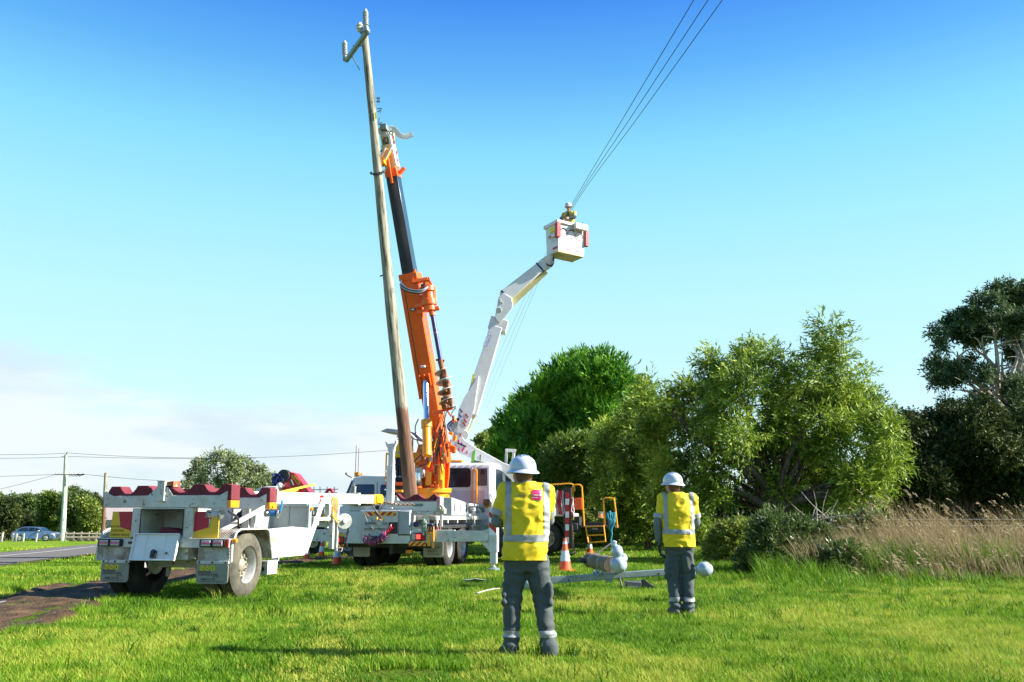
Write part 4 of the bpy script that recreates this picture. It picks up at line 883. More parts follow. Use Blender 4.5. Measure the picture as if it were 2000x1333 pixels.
# panels either side
for x0, x1, side in ((-.955, -.565, -1), (.455, .875, 1)):
    b = MB(); b.prism([(x0, .905), (x1, .905), (x1 if side > 0 else x1, 1.295), (x0 + .02, 1.295)], -.60, -.585, 'y'); sg = b.build('warning_board', 'sign_yellow', TRL, .002)
    b = MB()
    if side < 0: b.prism([(x0 + .13, 1.295), (x1, 1.295), (x1, 1.00), (x0 + .18, 1.06)], -.606, -.598, 'y')
    else: b.prism([(x0 + .025, 1.295), (x1 - .10, 1.295), (x1 - .17, 1.06), (x0 + .003, .99)], -.606, -.598, 'y')
    b.build('crimson_panel', 'sign_crimson', sg)
    if side < 0:
        for k, tx in enumerate(('DO NOT', 'OVERTAKE', 'TURNING VEHICLE')):
            lettering(tx, sg, (x0 + .015, -.602, 1.07 - .062 * k), .052, 'print_brown', align='LEFT', sx=(.9, .9, .72)[k])
for q in ((.36, .46, -.54, -.50, .9, 1.36), (-.42, .42, .55, .62, .95, 1.36), (.60, .68, .56, .66, .95, 1.36), (.74, .80, .60, .66, .92, 1.36), (-.68, -.6, .56, .66, .95, 1.36)):
    b = MB(); b.bb(*q); b.build('upright', 'trailer_paint', TRL, .005)
for q0_, q1_ in (((-.56, -.54, .95), (-.50, -.3, 1.36)), ((.70, -.25, .99), (1.0, .55, 1.37)), ((-.70, -.25, .99), (-1.0, .55, 1.37))):
    b = MB(); b.bar(q0_, q1_, .05, .07); b.build('diagonal_strut', 'trailer_paint', TRL, .005)
# mudguards
for sx in (1, -1):
    b = MB()
    top = [(-.62, .56), (-.62, .80), (-.52, .985), (-.40, 1.03), (.42, 1.03), (.52, .98), (.66, .56)]
    inner = [(y * .975, z - .012 if z > .6 else z) for y, z in top]
    xa, xb = (.60, 1.13) if sx > 0 else (-1.13, -.60)
    poly = top + inner[::-1]
    vs = [(xa, y, z) for y, z in top] + [(xb, y, z) for y, z in top] + [(xa, y, z) for y, z in inner] + [(xb, y, z) for y, z in inner]
    n = len(top); fs = []
    for i in range(n - 1): fs += [(i, i + 1, n + i + 1, n + i), (2 * n + i, 3 * n + i, 3 * n + i + 1, 2 * n + i + 1), (i, 2 * n + i, 2 * n + i + 1, i + 1), (n + i, n + i + 1, 3 * n + i + 1, 3 * n + i)]
    fs += [(0, n, 3 * n, 2 * n), (n - 1, 3 * n - 1, 4 * n - 1, 2 * n - 1)]
    b.add(vs, fs)
    xo = xb if sx > 0 else xa
    mg = b.build('mudguard', 'tread_plate', TRL, 0)
    b = MB(); b.tube([(xo, y, z) for y, z in top], .016, 6); b.build('guard_rim', 'trailer_paint', mg)
    # tread-plate sheet and rubber flap behind the wheel
    x0, x1 = (.60, 1.115) if sx > 0 else (-1.0, -.53)
    b = MB(); b.bb(x0, x1, -.655, -.645, .565, .762); b.build('tread_sheet', 'tread_plate', mg, .002)
    b = MB(); b.bb(x0, x1, -.675, -.645, .535, .578); b.build('flap_clamp', 'trailer_paint', mg, .003)
    for k in range(3): b = MB(); x = x0 + (x1 - x0) * (.08 + .42 * k); b.cyl((x, -.69, .556), (x, -.67, .556), .014, n=8); b.build('bolt', 'black_metal', mg)
    b = MB(); b.prism(rrect(x0, x1, .25, .54, .05), -.668, -.652, 'y'); fl = b.build('mudflap', 'flap_grey', TRL, .003)
    b = MB()
    for k in range(3):
        x = x0 + .09 + .088 * k; b.cyl((x, -.675, .472), (x, -.668, .472), .040, n=18)
    b.build('sticker', 'print_yellow', fl)
    b = MB()
    for k in range(3):
        x = x0 + .09 + .088 * k; b.tube([(x + .031 * math.cos(a), -.676, .472 + .031 * math.sin(a)) for a in [2 * math.pi * q / 16 for q in range(17)]], .003, 4)
        b.bar((x - .012, -.677, .485), (x + .010, -.677, .458), .012, .003, up=(0, 1, 0)) if k < 2 else b.bb(x - .010, x + .010, -.678, -.675, .456, .490)
    b.build('sticker_print', 'print_brown', fl)
    for k, (tx, sz, dx) in enumerate((('REGIONAL', .042, .03), ('CONTRACTORS', .042, .03), ('PTY / LTD', .022, .28), ('0408 715 791', .046, .08))):
        lettering(tx, fl, (x0 + dx, -.670, .415 - (.0, .036, .066, .104)[k]), sz, 'print_black', align='LEFT', sx=(1.05, 1.05, 1, .95)[k], bold=.0006)
    b = MB(); b.bb(x0 + .05, x1 - .06, -.671, -.668, .278, .284); b.build('sticker_print', 'print_black', fl)
# strap winches
for x, y, z, m2 in ((.70, -.60, 1.25, 'sling_white'), (1.02, .62, 1.27, 'blue_strap')):
    b = MB(); b.cyl((x - .02, y - .03, z), (x + .02, y + .03, z), .055, n=16); b.cyl((x - .01, y - .02, z), (x + .20, y + .02, z), .028, n=12); b.cyl((x + .19, y, z), (x + .22, y, z), .065, n=16); b.box((x + .1, y + .02, z + .055), (.26, .07, .03)); b.build('strap_winch', 'steel', TRL, .004)
    b = MB(); b.lathe([(.03, 0), (.05, .005), (.052, .06), (.048, .11), (.03, .115)], (x + .06, y - .005, z), (1, 0, 0), 14); b.build('strap', m2, TRL)
b = MB(); b.tube(spline([(1.18, .62, 1.28), (1.25, .60, 1.30), (1.27, .62, 1.40), (1.25, .66, 1.48)], 5), .018, 6); b.build('strap', 'blue_strap', TRL)
hose([(.72, -.6, 1.20), (.73, -.61, 1.12), (.71, -.6, 1.05)], .010, TRL, 'steel', name='hook')
# side lockers and white skirt ahead of the right wheel
b = MB(); b.bb(.30, 1.02, 2.14, 2.20, .98, 1.40); b.bb(1.02, 1.065, 2.10, 2.22, .98, 1.44); b.bb(.28, 1.03, 2.08, 2.2, 1.40, 1.45); b.bb(.30, .33, .75, 2.14, .98, 1.40); b.bb(.64, .67, 2.125, 2.145, .99, 1.40); b.bb(.98, 1.01, 2.12, 2.145, .99, 1.40)
b.build('locker_wall', 'locker_grey', TRL, .005)  # rear-facing wall, its shade put into the grey colour
b = MB(); b.prism([(.70, .60), (2.02, .56), (2.2, 1.00), (2.16, 1.02), (1.5, 1.05), (.66, 1.02), (.68, .8)], .97, 1.065, 'x'); b.bb(.35, .97, .72, 2.15, .93, .975)
b.build('side_skirt', 'clean_white', TRL, .008)
b = MB(); b.bb(1.066, 1.074, .74, 2.05, .80, .812); b.bb(1.066, 1.074, .74, 2.0, .66, .668); b.bb(.99, 1.07, .74, 1.98, .555, .59); b.build('skirt_trim', 'trailer_paint', TRL, .003)
b = MB(); b.cyl((1.065, .72, .86), (1.085, .72, .86), .028); b.cyl((1.02, 2.17, 1.36), (1.10, 2.17, 1.36), .03); b.build('marker_lamp', 'lens_amber', TRL)
b = MB(); b.bb(.72, 1.06, .66, 1.0, .30, .52); b.build('step_box', 'trailer_paint', TRL, .008); b = MB(); b.bb(.92, 1.0, .652, .66, .36, .42); b.build('plate', 'black_metal', TRL)
b = MB(); b.tube(spline([(.85, -.3, 1.30), (.9, -.1, 1.2), (.82, .1, 1.08), (.9, .2, 1.0)], 4), .018, 6); b.tube(spline([(.5, .7, 1.32), (.62, .8, 1.2), (.6, .9, 1.06), (.7, 1.0, 1.0)], 4), .03, 6); b.build('hose', 'hose_black', TRL)
b = MB(); b.prism([(.3, 1.0), (.5, 1.22), (.62, 1.30), (.66, 1.22), (.60, 1.0)], .50, .58, 'x'); b.build('rubber_guard', 'black_rubber', TRL, .01)
# drawbar swings slightly to the truck
PB = Vector((0.0, .72, 1.545))
iv = PMAT[TRL.name].inverted(); PE = iv @ P(738, 976, 20.2)
PE.z = PE.z; dvec = (PE - PB).normalized(); nrm = Vector((dvec.y, -dvec.x, 0)).normalized()
def DB(t, s=0.0, z=0.0): return PB + dvec * t + nrm * s + Vector((0, 0, z))
LD = (PE - PB).length
b = MB(); b.bar(DB(0), DB(LD * .80), .26, .21); b.build('drawbar', 'clean_white', TRL, .008)
b = MB(); b.bar(DB(LD * .8), DB(LD - .35), .20, .19); b.bar(DB(LD * .80, 0), DB(LD * .815), .30, .26); b.build('drawbar_sleeve', 'trailer_paint', TRL, .006)
b = MB(); b.bar(DB(LD - .36), DB(LD), .24, .22); b.cyl(DB(LD - .12, .16), DB(LD - .12, -.16), .09); b.cyl(DB(LD, 0, -.02), DB(LD + .16, 0, -.02), .07); b.bar(DB(LD - .3, .13), DB(LD - .05, .15), .04, .16); b.build('hitch', 'safety_yellow', TRL, .01)
lb = MB()
for k, (dz, h) in enumerate(((.038, .05), (-.035, .045))): 
    lb.bar(DB(LD * .53, .1325, dz), DB(LD * .53 + .16, .1325, dz), .006, h)
lb.build('sticker', 'reflect_red', TRL)
b = MB(); b.bar(DB(LD * .2, .16, -.02), DB(LD * .32, .16, -.02), .03, .25); b.cyl(DB(.4, .1, -.16), DB(.9, .1, -.16), .045); b.bar(DB(.1, .18, .02), DB(.55, .18, .02), .06, .16); b.build('drawbar_bracket', 'clean_white', TRL, .006)
q0 = DB(LD * .56, .12, -.04); q1 = Vector((1.03, 2.10, .62))
b = MB(); b.bar(q0, q1, .05, .13); b.build('diagonal_brace', 'clean_white', TRL, .006)
b = MB(); b.bar(DB(LD * .30, -.3, -.22), DB(LD * .62, -.3, -.22), .05, .05); b.bar(DB(LD * .30, -.3, -.38), DB(LD * .62, -.3, -.38), .05, .05)
b.build('under_rail', 'trailer_paint', TRL, .004)
# tray of timber slats in yellow and red behind the brace
# landing legs and jockey gear near the drawbar head
lx = LD * .60
b = MB()
for s_, dt, z0, z1, w in ((.10, lx, -.34, .10, .10), (.06, lx + .42, -.95, .02, .07), (-.10, lx + .3, -.6, 0, .07), (.14, lx + .1, -1.0, -.2, .09)):
    a_ = DB(dt, s_); b.bb(a_.x - w / 2, a_.x + w / 2, a_.y - w / 2, a_.y + w / 2, a_.z + z0, a_.z + z1)
b.bar(DB(lx - .6, .12, -.40), DB(lx + .55, .12, -.40), .06, .07)
b.bar(DB(lx - .6, .12, -.44), DB(lx - .4, .12, -.44), .05, .16)
b.build('landing_leg', 'trailer_paint', TRL, .005)
b = MB(); a_ = DB(lx + .42, .06, -.9); b.bb(a_.x - .03, a_.x + .03, a_.y - .03, a_.y + .03, a_.z - .18, a_.z); b.tube([a_ + Vector((-.02, 0, -.16)), a_ + Vector((.14, -.02, -.16)), a_ + Vector((.16, -.02, -.10)), a_ + Vector((.02, 0, -.09))], .014, 6); b.build('leg_foot', 'sling_white', TRL, .003)
b = MB(); a_ = DB(lx + .55, .14, -.46); b.cyl(a_, a_ + Vector((.05, -.06, 0)), .16, n=24); b.cyl(a_ + Vector((.04, -.05, 0)), a_ + Vector((.08, -.09, 0)), .05, n=12); b.build('hand_wheel', 'rim_metal', TRL, .006)
for k in range(4):
    a_ = DB(lx + .05 + .05 * k, .17, .03); hose([a_, a_ + Vector((.03, -.02, -.16)), a_ + Vector((.01, -.01, -.34)), a_ + Vector((.06, 0, -.46 - .03 * k))], .016, TRL, 'wood_fence' if k % 2 else 'safety_yellow', name='hose')
chain([DB(lx + .75, .12, -.35), DB(lx + .78, .13, -.7), DB(lx + .70, .13, -.85), DB(lx + .76, .13, -.98)], TRL, .012, .07, 'black_metal')
chain([DB(lx + .70, .16, -.7), DB(lx + .66, .16, -.85), DB(lx + .69, .16, -.95)], TRL, .012, .07, 'black_metal')
chain([DB(LD, 0, -.02), DB(LD + .5, .15, -.10), DB(LD + 1.0, .45, -.11)], TRL, .016, .085)
for k in range(3): hose([DB(LD - .5, .1, -.1), DB(LD - .5 + .1 * k, .25, -.30 - .05 * k), DB(LD - .2, .1, -.34), DB(LD + .1 + .1 * k, .02, -.12)], .010, TRL)
# load resting in the open locker and on the beam
bg_ = MB(); 
prof = [(.06, -.25), (.11, -.22), (.135, -.12), (.11, .02), (.07, .14), (.03, .2)]
bg_.prism([(-.16, .942), (.29, .942), (.30, .965), (.17, 1.0), (.05, 1.045), (-.15, 1.06), (-.17, 1.0)], -.50, -.28, 'y')
o = bg_.build('canvas_bag', 'maroon_rubber', None, .03, seg=3); o.matrix_world = PMAT[TRL.name]; tag(o, 'folded maroon canvas bag lying in the open rear locker of the pole trailer', 'bag')

# ------------------------------------------------------------ crane borer truck
CT = thing('crane_truck', 'white crane truck with orange boom, hanging auger and coiled air hoses at its rear', 'crane truck', (-2.77, 22.86, 0), 12)
civ = PMAT[CT.name].inverted()
def CL(px, py, Y): return civ @ P(px, py, Y)
for y in (0, 1.32):
    wheel(CT, (1.225, y, .5), .5, .26, 1, dual=True, deep=.14); wheel(CT, (-1.225, y, .5), .5, .26, -1, dual=True, deep=.14)
wheel(CT, (1.40, 5.15, .5), .5, .27, 1, steer=24, tyre='dusty_tyre', deep=-.0); wheel(CT, (-1.20, 5.25, .5), .5, .27, -1, steer=28, deep=-.0)
for y in (0, 1.32):
    b = MB(); b.cyl((-.65, y, .5), (.65, y, .5), .075); b.cyl((0, y - .22, .5), (0, y + .22, .5), .19, n=18); b.build('axle', 'black_metal', CT)
for sx in (-.42, .42): b = MB(); b.bb(sx - .045, sx + .045, -1.3, 7.0, .74, 1.02); b.build('chassis_rail', 'black_metal', CT, .004)
b = MB(); b.bb(-1.2, 1.2, -1.15, 4.45, 1.15, 1.25); b.build('deck', 'trailer_paint', CT, .006)
for k, y in enumerate(np.arange(-1.0, 4.4, .9)): b = MB(); b.bb(-1.18, 1.19, y, y + .09, 1.07, 1.148); b.build('crossmember', 'trailer_paint', CT, .004)
b = MB(); b.bb(.70, 1.24, -.75, 2.05, .985, 1.02); b.bb(.70, 1.24, -.77, -.75, .70, 1.02); b.bb(-1.24, -.7, -.75, 2.05, .985, 1.02); b.bb(-1.24, -.7, -.77, -.75, .6, 1.02); b.bb(1.215, 1.245, -.76, 2.06, .94, 1.03); b.build('mudguard', 'black_metal', CT, .006)
b = MB(); b.bar((1.24, -.2, 1.0), (1.24, -.28, .7), .03, .03); b.bar((1.24, 1.95, 1.0), (1.24, 2.05, .74), .03, .03); b.build('guard_stay', 'steel', CT)
# rear body
for q in ((-.56, .71, -1.62, -1.25, .60, 1.385), (-1.2, -.565, -1.60, -1.3, .60, 1.30), (.715, 1.13, -1.58, -1.3, .62, .92)): b = MB(); b.bb(*q); b.build('rear_body', 'white_paint', CT, .008)
b = MB(); b.bb(-.52, .40, -1.635, -1.62, 1.23, 1.375); b.bb(-.52, .66, -1.632, -1.62, .615, .655); b.bb(-.56, -.52, -1.632, -1.62, .6, 1.38); b.bb(.40, .43, -1.632, -1.62, .62, 1.38); b.build('body_trim', 'white_paint', CT, .003)
stripes(-.455, .345, 1.255, 1.345, -1.645, 10, -1.0, CT, chev=True)
for x0, x1, z0, z1 in ((-.42, -.14, 1.04, 1.10), (.02, .13, 1.04, 1.10), (-.45, .09, .92, .965)):
    b = MB(); b.bb(x0 - .02, x1 + .02, -1.64, -1.62, z0 - .02, z1 + .025); g1 = b.build('vent_frame', 'white_paint', CT, .003)
    b = MB(); b.bb(x0, x1, -1.643, -1.64, z0, z1); b.build('vent', 'print_black', g1)
    n = int((x1 - x0) / .022)
    b = MB()
    for k in range(n): x = x0 + (x1 - x0) * (k + .5) / n; b.bb(x - .004, x + .004, -1.652, -1.642, z0, z1)
    tag(b.build('vent_slat', 'white_paint', g1, smooth=False), kind='stuff')
b = MB(); b.bb(-.12, -.0, -1.665, -1.62, 1.02, 1.13); b.bb(-.14, .02, -1.70, -1.62, 1.13, 1.155); b.build('valve_box', 'white_paint', CT, .004)
b = MB(); b.cyl((-.11, -1.70, 1.16), (-.11, -1.66, 1.22), .022); b.bb(-.14, -.02, -1.71, -1.66, 1.145, 1.17); b.cyl((.02, -1.66, 1.15), (.02, -1.66, 1.21), .02); b.build('valve_handle', 'safety_yellow', CT, .003)
b = MB(); b.bb(.43, .70, -1.66, -1.30, .82, 1.355); lk = b.build('locker_door', 'panel_grey', CT, .012)
b = MB(); b.bb(.722, 1.19, -1.27, -1.22, .86, 1.14); b.build('gap_shade_sheet', 'black_metal', CT)  # added black sheet, stands for the shade inside the gap below the deck
for q in ((.424, .430, -1.664, -1.61, .80, 1.37), (.42, .71, -1.64, -1.61, .795, .812)): b = MB(); b.bb(*q); b.build('door_gap', 'print_black', CT)
b = MB(); b.bb(.445, .46, -1.672, -1.66, .9, 1.0); b.bb(.445, .46, -1.672, -1.66, 1.2, 1.3); b.build('hinge', 'steel', lk)
b = MB(); b.bb(.17, .40, -1.626, -1.6, .83, 1.10); b.build('hose_recess', 'black_metal', CT)
b = MB(); b.prism([(.72, .92), (.72, 1.12), (.78, 1.10), (1.0, .97), (1.02, .92)], -1.56, -1.40, 'y'); b.build('side_gusset', 'trailer_paint', CT, .006)
# tail lights
for x0, x1, gy in ((.75, 1.085, -1.60), (-1.285, -.955, -1.61)):
    z0, z1 = (.675, .855) if x0 > 0 else (.60, .76)
    b = MB(); b.bb(x0, x1, gy - .03, gy + .03, z0, z1); tl = b.build('tail_light', 'black_rubber', CT, .006)
    w = x1 - x0
    b = MB(); b.bb(x0 + w * .03, x0 + w * .27, gy - .04, gy - .028, z0 + .015, z1 - .015); b.build('lens', 'lens_grey' if x0 > 0 else 'lens_red', tl, .003)
    b = MB(); b.bb(x0 + w * .29, x0 + w * .70, gy - .04, gy - .028, z0 + .015, z1 - .015); lens = b.build('lens', 'lens_red', tl, .003)
    b = MB(); b.bb(x0 + w * .35, x0 + w * .64, gy - .043, gy - .039, z0 + .04, z1 - .04); b.build('lit_bulb', 'lamp_red_lit', tl, .004)
    b = MB(); b.bb(x0 + w * .72, x0 + w * .97, gy - .04, gy - .028, z0 + .015, z1 - .015); b.build('lens', 'lens_red', tl, .003)
    stripes(x0 - .06, x1 + .02, z0 - .125, z0 - .02, gy - .045, 6, 1.2 if x0 > 0 else -1.2, CT)
b = MB(); b.prism(rrect(-1.30, -.97, .765, .85, .01), -1.63, -1.615, 'y'); pl_ = b.build('plate', 'reflect_yellow', CT)
lettering('DO NOT OVERTAKE', pl_, (-1.135, -1.632, .83), .032, 'print_brown'); lettering('TURNING VEHICLE', pl_, (-1.135, -1.632, .79), .032, 'print_brown')
# mudflaps
for x0, x1 in ((.80, 1.30), (-1.02, -.58)):
    b = MB(); b.prism(rrect(x0, x1, .26, .64, .05), -.86, -.845, 'y'); fl = b.build('mudflap', 'flap_tan', CT, .003)
    if x0 > 0:
        lettering('BALLARAT', fl, ((x0 + x1) / 2, -.863, .49), .088, 'print_black', sx=.95, bold=.001); lettering('ISUZU', fl, ((x0 + x1) / 2 - .02, -.863, .405), .078, 'print_black', sx=1.15, bold=.001); lettering('(03) 5338 3600', fl, ((x0 + x1) / 2, -.863, .335), .048, 'print_black', bold=.0008)
b = MB(); b.cyl((.55, -1.2, .42), (.64, -1.2, .42), .035); b.bb(.48, .62, -1.25, -1.2, .36, .44); b.build('tow_lamp', 'lens_amber', CT)
b = MB(); b.bb(-1.2, 1.15, -1.3, -1.1, .50, .60); b.bb(.16, .24, -1.5, -1.3, .35, .6); b.cyl((.2, -1.52, .4), (.2, -1.2, .4), .04); b.build('tow_frame', 'black_metal', CT, .004)
# coiled air hoses
g = random.Random(3)
def coil(p0, p1, sag, r, turns, m, th=.0075, jit=.02):
    p0, p1 = Vector(p0), Vector(p1); pts = []; n = turns * 10
    for i in range(n + 1):
        t = i / n; c = p0.lerp(p1, t) + Vector((0, 0, -sag * 4 * t * (1 - t))); a = 2 * math.pi * turns * t
        pts.append(c + Vector((math.sin(t * 40) * jit, math.cos(a) * r, math.sin(a) * r * (1 + .15 * math.sin(t * 23)))))
    return MB().tube(pts, th, 5).build('air_hose', m, CT)
coil((-.42, -1.74, .72), (.12, -1.74, .80), .10, .085, 20, 'hose_mauve')
coil((-.38, -1.75, .70), (.16, -1.75, .84), .12, .08, 18, 'hose_pink')
coil((-.30, -1.74, .74), (.08, -1.73, .76), .07, .09, 14, 'hose_black')
coil((.12, -1.72, .82), (.30, -1.68, 1.02), .0, .055, 6, 'hose_red', .010)
for k in range(6):
    s = Vector((g.uniform(-.5, -.2), -1.70, g.uniform(1.2, 1.4))); e = Vector((g.uniform(-.4, .1), -1.72, g.uniform(.7, .95)))
    hose([s, s.lerp(e, .35) + Vector((g.uniform(-.18, .18), -.06, g.uniform(-.1, .1))), s.lerp(e, .7) + Vector((g.uniform(-.2, .2), -.03, 0)), e], .0045, CT, g.choice(['hose_black', 'sling_white', 'hose_black']), name='hose')
# outriggers
for sx in (1, -1):
    b = MB(); b.bb(*( (1.12, 2.60) if sx > 0 else (-2.75, -1.12)), -1.55, -1.33, .655, .905); ob = b.build('outrigger_beam', 'trailer_paint', CT, .008)
    b = MB(); xx = (1.13, 1.74) if sx > 0 else (-1.9, -1.13); b.bb(*xx, -1.57, -1.31, .64, .92); b.build('beam_sleeve', 'trailer_paint', ob, .006)
    xl = 2.70 if sx > 0 else -2.82
    b = MB(); b.bb(xl - .10, xl + .10, -1.53, -1.33, .42, 1.40); b.prism([(xl - .1, .95), (xl - .32, .9), (xl - .32, .66), (xl - .1, .45)], -1.5, -1.36, 'y'); b.bb(xl - .11, xl + .11, -1.54, -1.32, 1.40, 1.44)
    lg = b.build('outrigger_leg', 'white_paint' if sx > 0 else 'locker_grey', CT, .006)
    b = MB(); b.bb(xl - .075, xl + .075, -1.50, -1.36, .16, .42); b.cyl((xl, -1.43, .03), (xl, -1.43, .18), .03); b.build('inner_leg', 'white_paint', lg, .005)
    b = MB(); b.lathe([(.15, 0), (.15, .03), (.07, .06), (.05, .09)], (xl, -1.43, .01), (0, 0, 1), 12); b.bb(xl - .13, xl + .13, -1.45, -1.41, .03, .07); b.build('foot_plate', 'galvanised', lg, .004)
    if sx > 0: stripes(xl - .075, xl + .105, .80, 1.38, -1.542, 1.0 and 2, -.55, lg, ('print_white', 'reflect_red'), 'striped_panel') if False else None
sg = MB(); xl = 2.70; sg.bb(xl - .09, xl + .09, -1.545, -1.535, .80, 1.36); sp_ = sg.build('striped_panel', 'print_white', CT)
for k, z in enumerate((1.30, 1.06, .82)):
    top = 1.36; b = MB(); z2 = z - .02
    b.prism([(xl - .09, z + .06), (xl + .09, z - .10), (xl + .09, max(z - .22, .80) if k == 2 else z - .22), (xl - .09, z - .06)], -1.549, -1.544, 'y') if k < 2 else None
    if k < 2: b.build('red_stripe', 'reflect_red', sp_)
b = MB(); b.cyl((2.0, -1.556, .79), (2.0, -1.565, .79), .03); b.build('bolt', 'steel', CT)
b = MB(); b.cyl((1.27, -1.60, 1.0), (1.30, -1.62, .50), .022, n=8); b.bb(1.13, 1.20, -1.60, -1.5, .55, 1.0); b.build('stand_rod', 'safety_yellow', CT, .002)
# maroon cradle and its beam at the rear of the deck
b = MB(); b.prism([(.22, 1.42), (1.42, 1.36), (1.42, 1.44), (1.34, 1.60), (.42, 1.60), (.24, 1.62)], -1.50, -1.34, 'y'); 
cb = b.build('cradle_beam', 'white_paint', CT, .004)
b = MB()
n = 26
for k in range(n): x = .44 + (.88) * k / n; b.prism([(x, 1.595), (x + .034, 1.595), (x + .017, 1.575)], -1.506, -1.44, 'y')
tag(b.build('saw_tooth', 'maroon_rubber', cb, smooth=False), kind='stuff')
b = MB(); b.prism([(.30, 1.78), (.34, 1.77), (.42, 1.68), (.52, 1.645), (.62, 1.67), (.72, 1.74), (.84, 1.765), (.92, 1.70), (1.0, 1.65), (1.10, 1.66), (1.20, 1.74), (1.25, 1.765), (1.32, 1.70), (1.22, 1.598), (.40, 1.598), (.30, 1.72)], -1.49, -1.30, 'y'); b.build('cradle_cushion', 'maroon_rubber', CT, .005)
b = MB(); b.bb(1.33, 1.42, -1.52, -1.30, 1.43, 1.70); b.build('beam_end', 'white_paint', CT, .006); b = MB(); b.bb(1.335, 1.375, -1.53, -1.52, 1.48, 1.70); b.build('reflector', 'hose_pink', CT)
b = MB(); b.cyl((1.40, -1.54, 1.42), (1.40, -1.40, 1.42), .085, n=20); b.cyl((1.40, -1.58, 1.42), (1.40, -1.54, 1.42), .035, n=12); b.bb(1.36, 1.5, -1.5, -1.3, 1.30, 1.42); b.build('strap_winch', 'flap_tan', CT, .006)
b = MB(); b.prism(rrect(.72, .98, 1.47, 1.535, .03), -1.506, -1.500, 'y'); bd = b.build('badge', 'green_cover', cb)
lettering('ELEVAT', bd, (.85, -1.508, 1.502), .045, 'print_black') if False else None
b = MB(); b.bar((-.9, -1.42, 1.46), (.30, -1.42, 1.50), .14, .10); b.cyl((-.9, -1.45, 1.40), (1.3, -1.45, 1.36), .045); b.build('cradle_arm', 'trailer_paint', CT, .005)
b = MB(); b.bb(-.78, -.30, -1.55, -1.32, 1.49, 1.58); b.cyl((-.18, -1.52, 1.44), (-.18, -1.38, 1.44), .06); b.build('rubber_pad', 'black_rubber', CT, .02)
b = MB(); b.bb(.75, 1.25, -1.52, -1.35, 1.255, 1.34); b.bb(1.0, 1.1, -1.5, -1.36, 1.02, 1.25); b.bb(1.38, 1.44, -1.45, -1.38, 1.0, 1.32); b.build('deck_bracket', 'trailer_paint', CT, .005)
# green-covered valve with blue strap
b = MB(); b.bb(1.00, 1.10, -1.68, -1.58, .90, 1.14); b.cyl((1.05, -1.66, .8), (1.05, -1.66, 1.18), .035); b.bb(.97, 1.13, -1.69, -1.6, 1.06, 1.09); b.build('hydraulic_valve', 'green_cover', CT, .01)
b = MB()
for k in range(4): b.tube(spline([(1.14 + .03 * k, -1.64, 1.0), (1.16 + .035 * k, -1.66, 1.06), (1.19 + .03 * k, -1.65, .98), (1.18 + .03 * k, -1.64, .88)], 4), .014, 5)
for a in range(3): b.tube([(.84 + .055 * math.cos(q) * (1 - a * .2), -1.6 + a * .01, 1.05 + .05 * math.sin(q) * (1 - a * .2)) for q in [2 * math.pi * i / 14 for i in range(15)]], .016, 5)
b.build('strap', 'hose_navy', CT)
b = MB(); b.tube([(1.32, -1.5, 1.22), (1.33, -1.5, 1.05), (1.36, -1.5, .92)], .014, 6); b.build('handle', 'sling_white', CT); b = MB(); b.tube([(1.335, -1.505, 1.0), (1.365, -1.505, .93)], .018, 6); b.build('handle_grip', 'reflect_red', CT)
b = MB(); b.bb(1.10, 1.22, -.82, -.80, .90, 1.04); b.build('plate', 'canopy_grey', CT)
# white mast with Y-shaped head
mq_ = CL(762, 960, 24.0); mx, my = mq_.x, mq_.y
b = MB(); b.bb(mx - .075, mx + .095, my - .09, my + .09, 1.25, 2.60); b.bb(mx - .055, mx + .085, my - .07, my + .07, 2.6, 3.05); mm = b.build('mast', 'white_paint', CT, .006)
b = MB(); b.prism([(mx - .06, 2.95), (mx + .09, 2.95), (mx + .12, 3.12), (mx + .17, 3.22), (mx + .17, 3.30), (mx + .10, 3.20), (mx - .08, 3.20), (mx - .15, 3.30), (mx - .15, 3.18), (mx - .09, 3.08)], my - .06, my + .06, 'y'); b.build('mast_head', 'white_paint', mm, .004)
b = MB()
for z in (1.7, 1.95, 2.2, 2.45): b.cyl((mx - .12, my - .09, z), (mx - .09, my - .115, z), .02, n=8)
b.bb(mx - .16, mx - .10, my - .1, my - .03, 1.55, 1.75); b.build('mast_bracket', 'steel', mm)
# operator platform, rails and canopy
b = MB(); b.bb(-1.28, -.55, 2.0, 2.9, 2.10, 2.20); b.build('operator_platform', 'orange_paint', CT, .008)
b = MB(); b.bb(-1.2, -.6, 2.2, 2.9, 1.55, 2.10); b.build('platform_housing', 'black_metal', CT, .01)
b = MB()
for x in (-1.27, -1.17): b.tube(spline([(x, 2.0, 2.18), (x, 2.0, 2.95), (x + .02, 2.0, 3.0), (x + .05, 2.05, 2.98), (x + .05, 2.4, 2.9)], 4), .022, 7)
b.tube([(-1.27, 2.0, 2.55), (-1.17, 2.0, 2.55)], .016, 6); b.build('safety_rail', 'safety_yellow', CT)
b = MB(); cz = 3.50
b.prism([(-1.45, cz + .14), (-1.25, cz + .22), (-.62, cz + .14), (-.36, cz - .10), (-.44, cz - .12), (-.66, cz + .04), (-1.22, cz + .11)], 1.9, 2.9, 'y'); b.build('canopy', 'canopy_grey', CT, .02)
b = MB(); 
for x in (-.56, -.70): b.tube([(x, 2.2, cz), (x, 2.2, 2.9)], .02, 6)
b.tube([(-.56, 2.2, 3.25), (-.75, 2.2, 3.25)], .015, 6); b.build('canopy_frame', 'hose_navy', CT)
b = MB(); b.bb(-.55, -.2, 2.0, 2.3, 2.3, 2.6); b.build('control_box', 'canopy_grey', CT, .02)
b = MB(); b.cyl((-1.05, 1.6, 1.95), (-.88, 1.6, 1.95), .11, n=14); b.bb(-.9, -.62, 1.55, 1.7, 1.9, 1.96); b.build('winch', 'yellow_orange_paint', CT, .01)
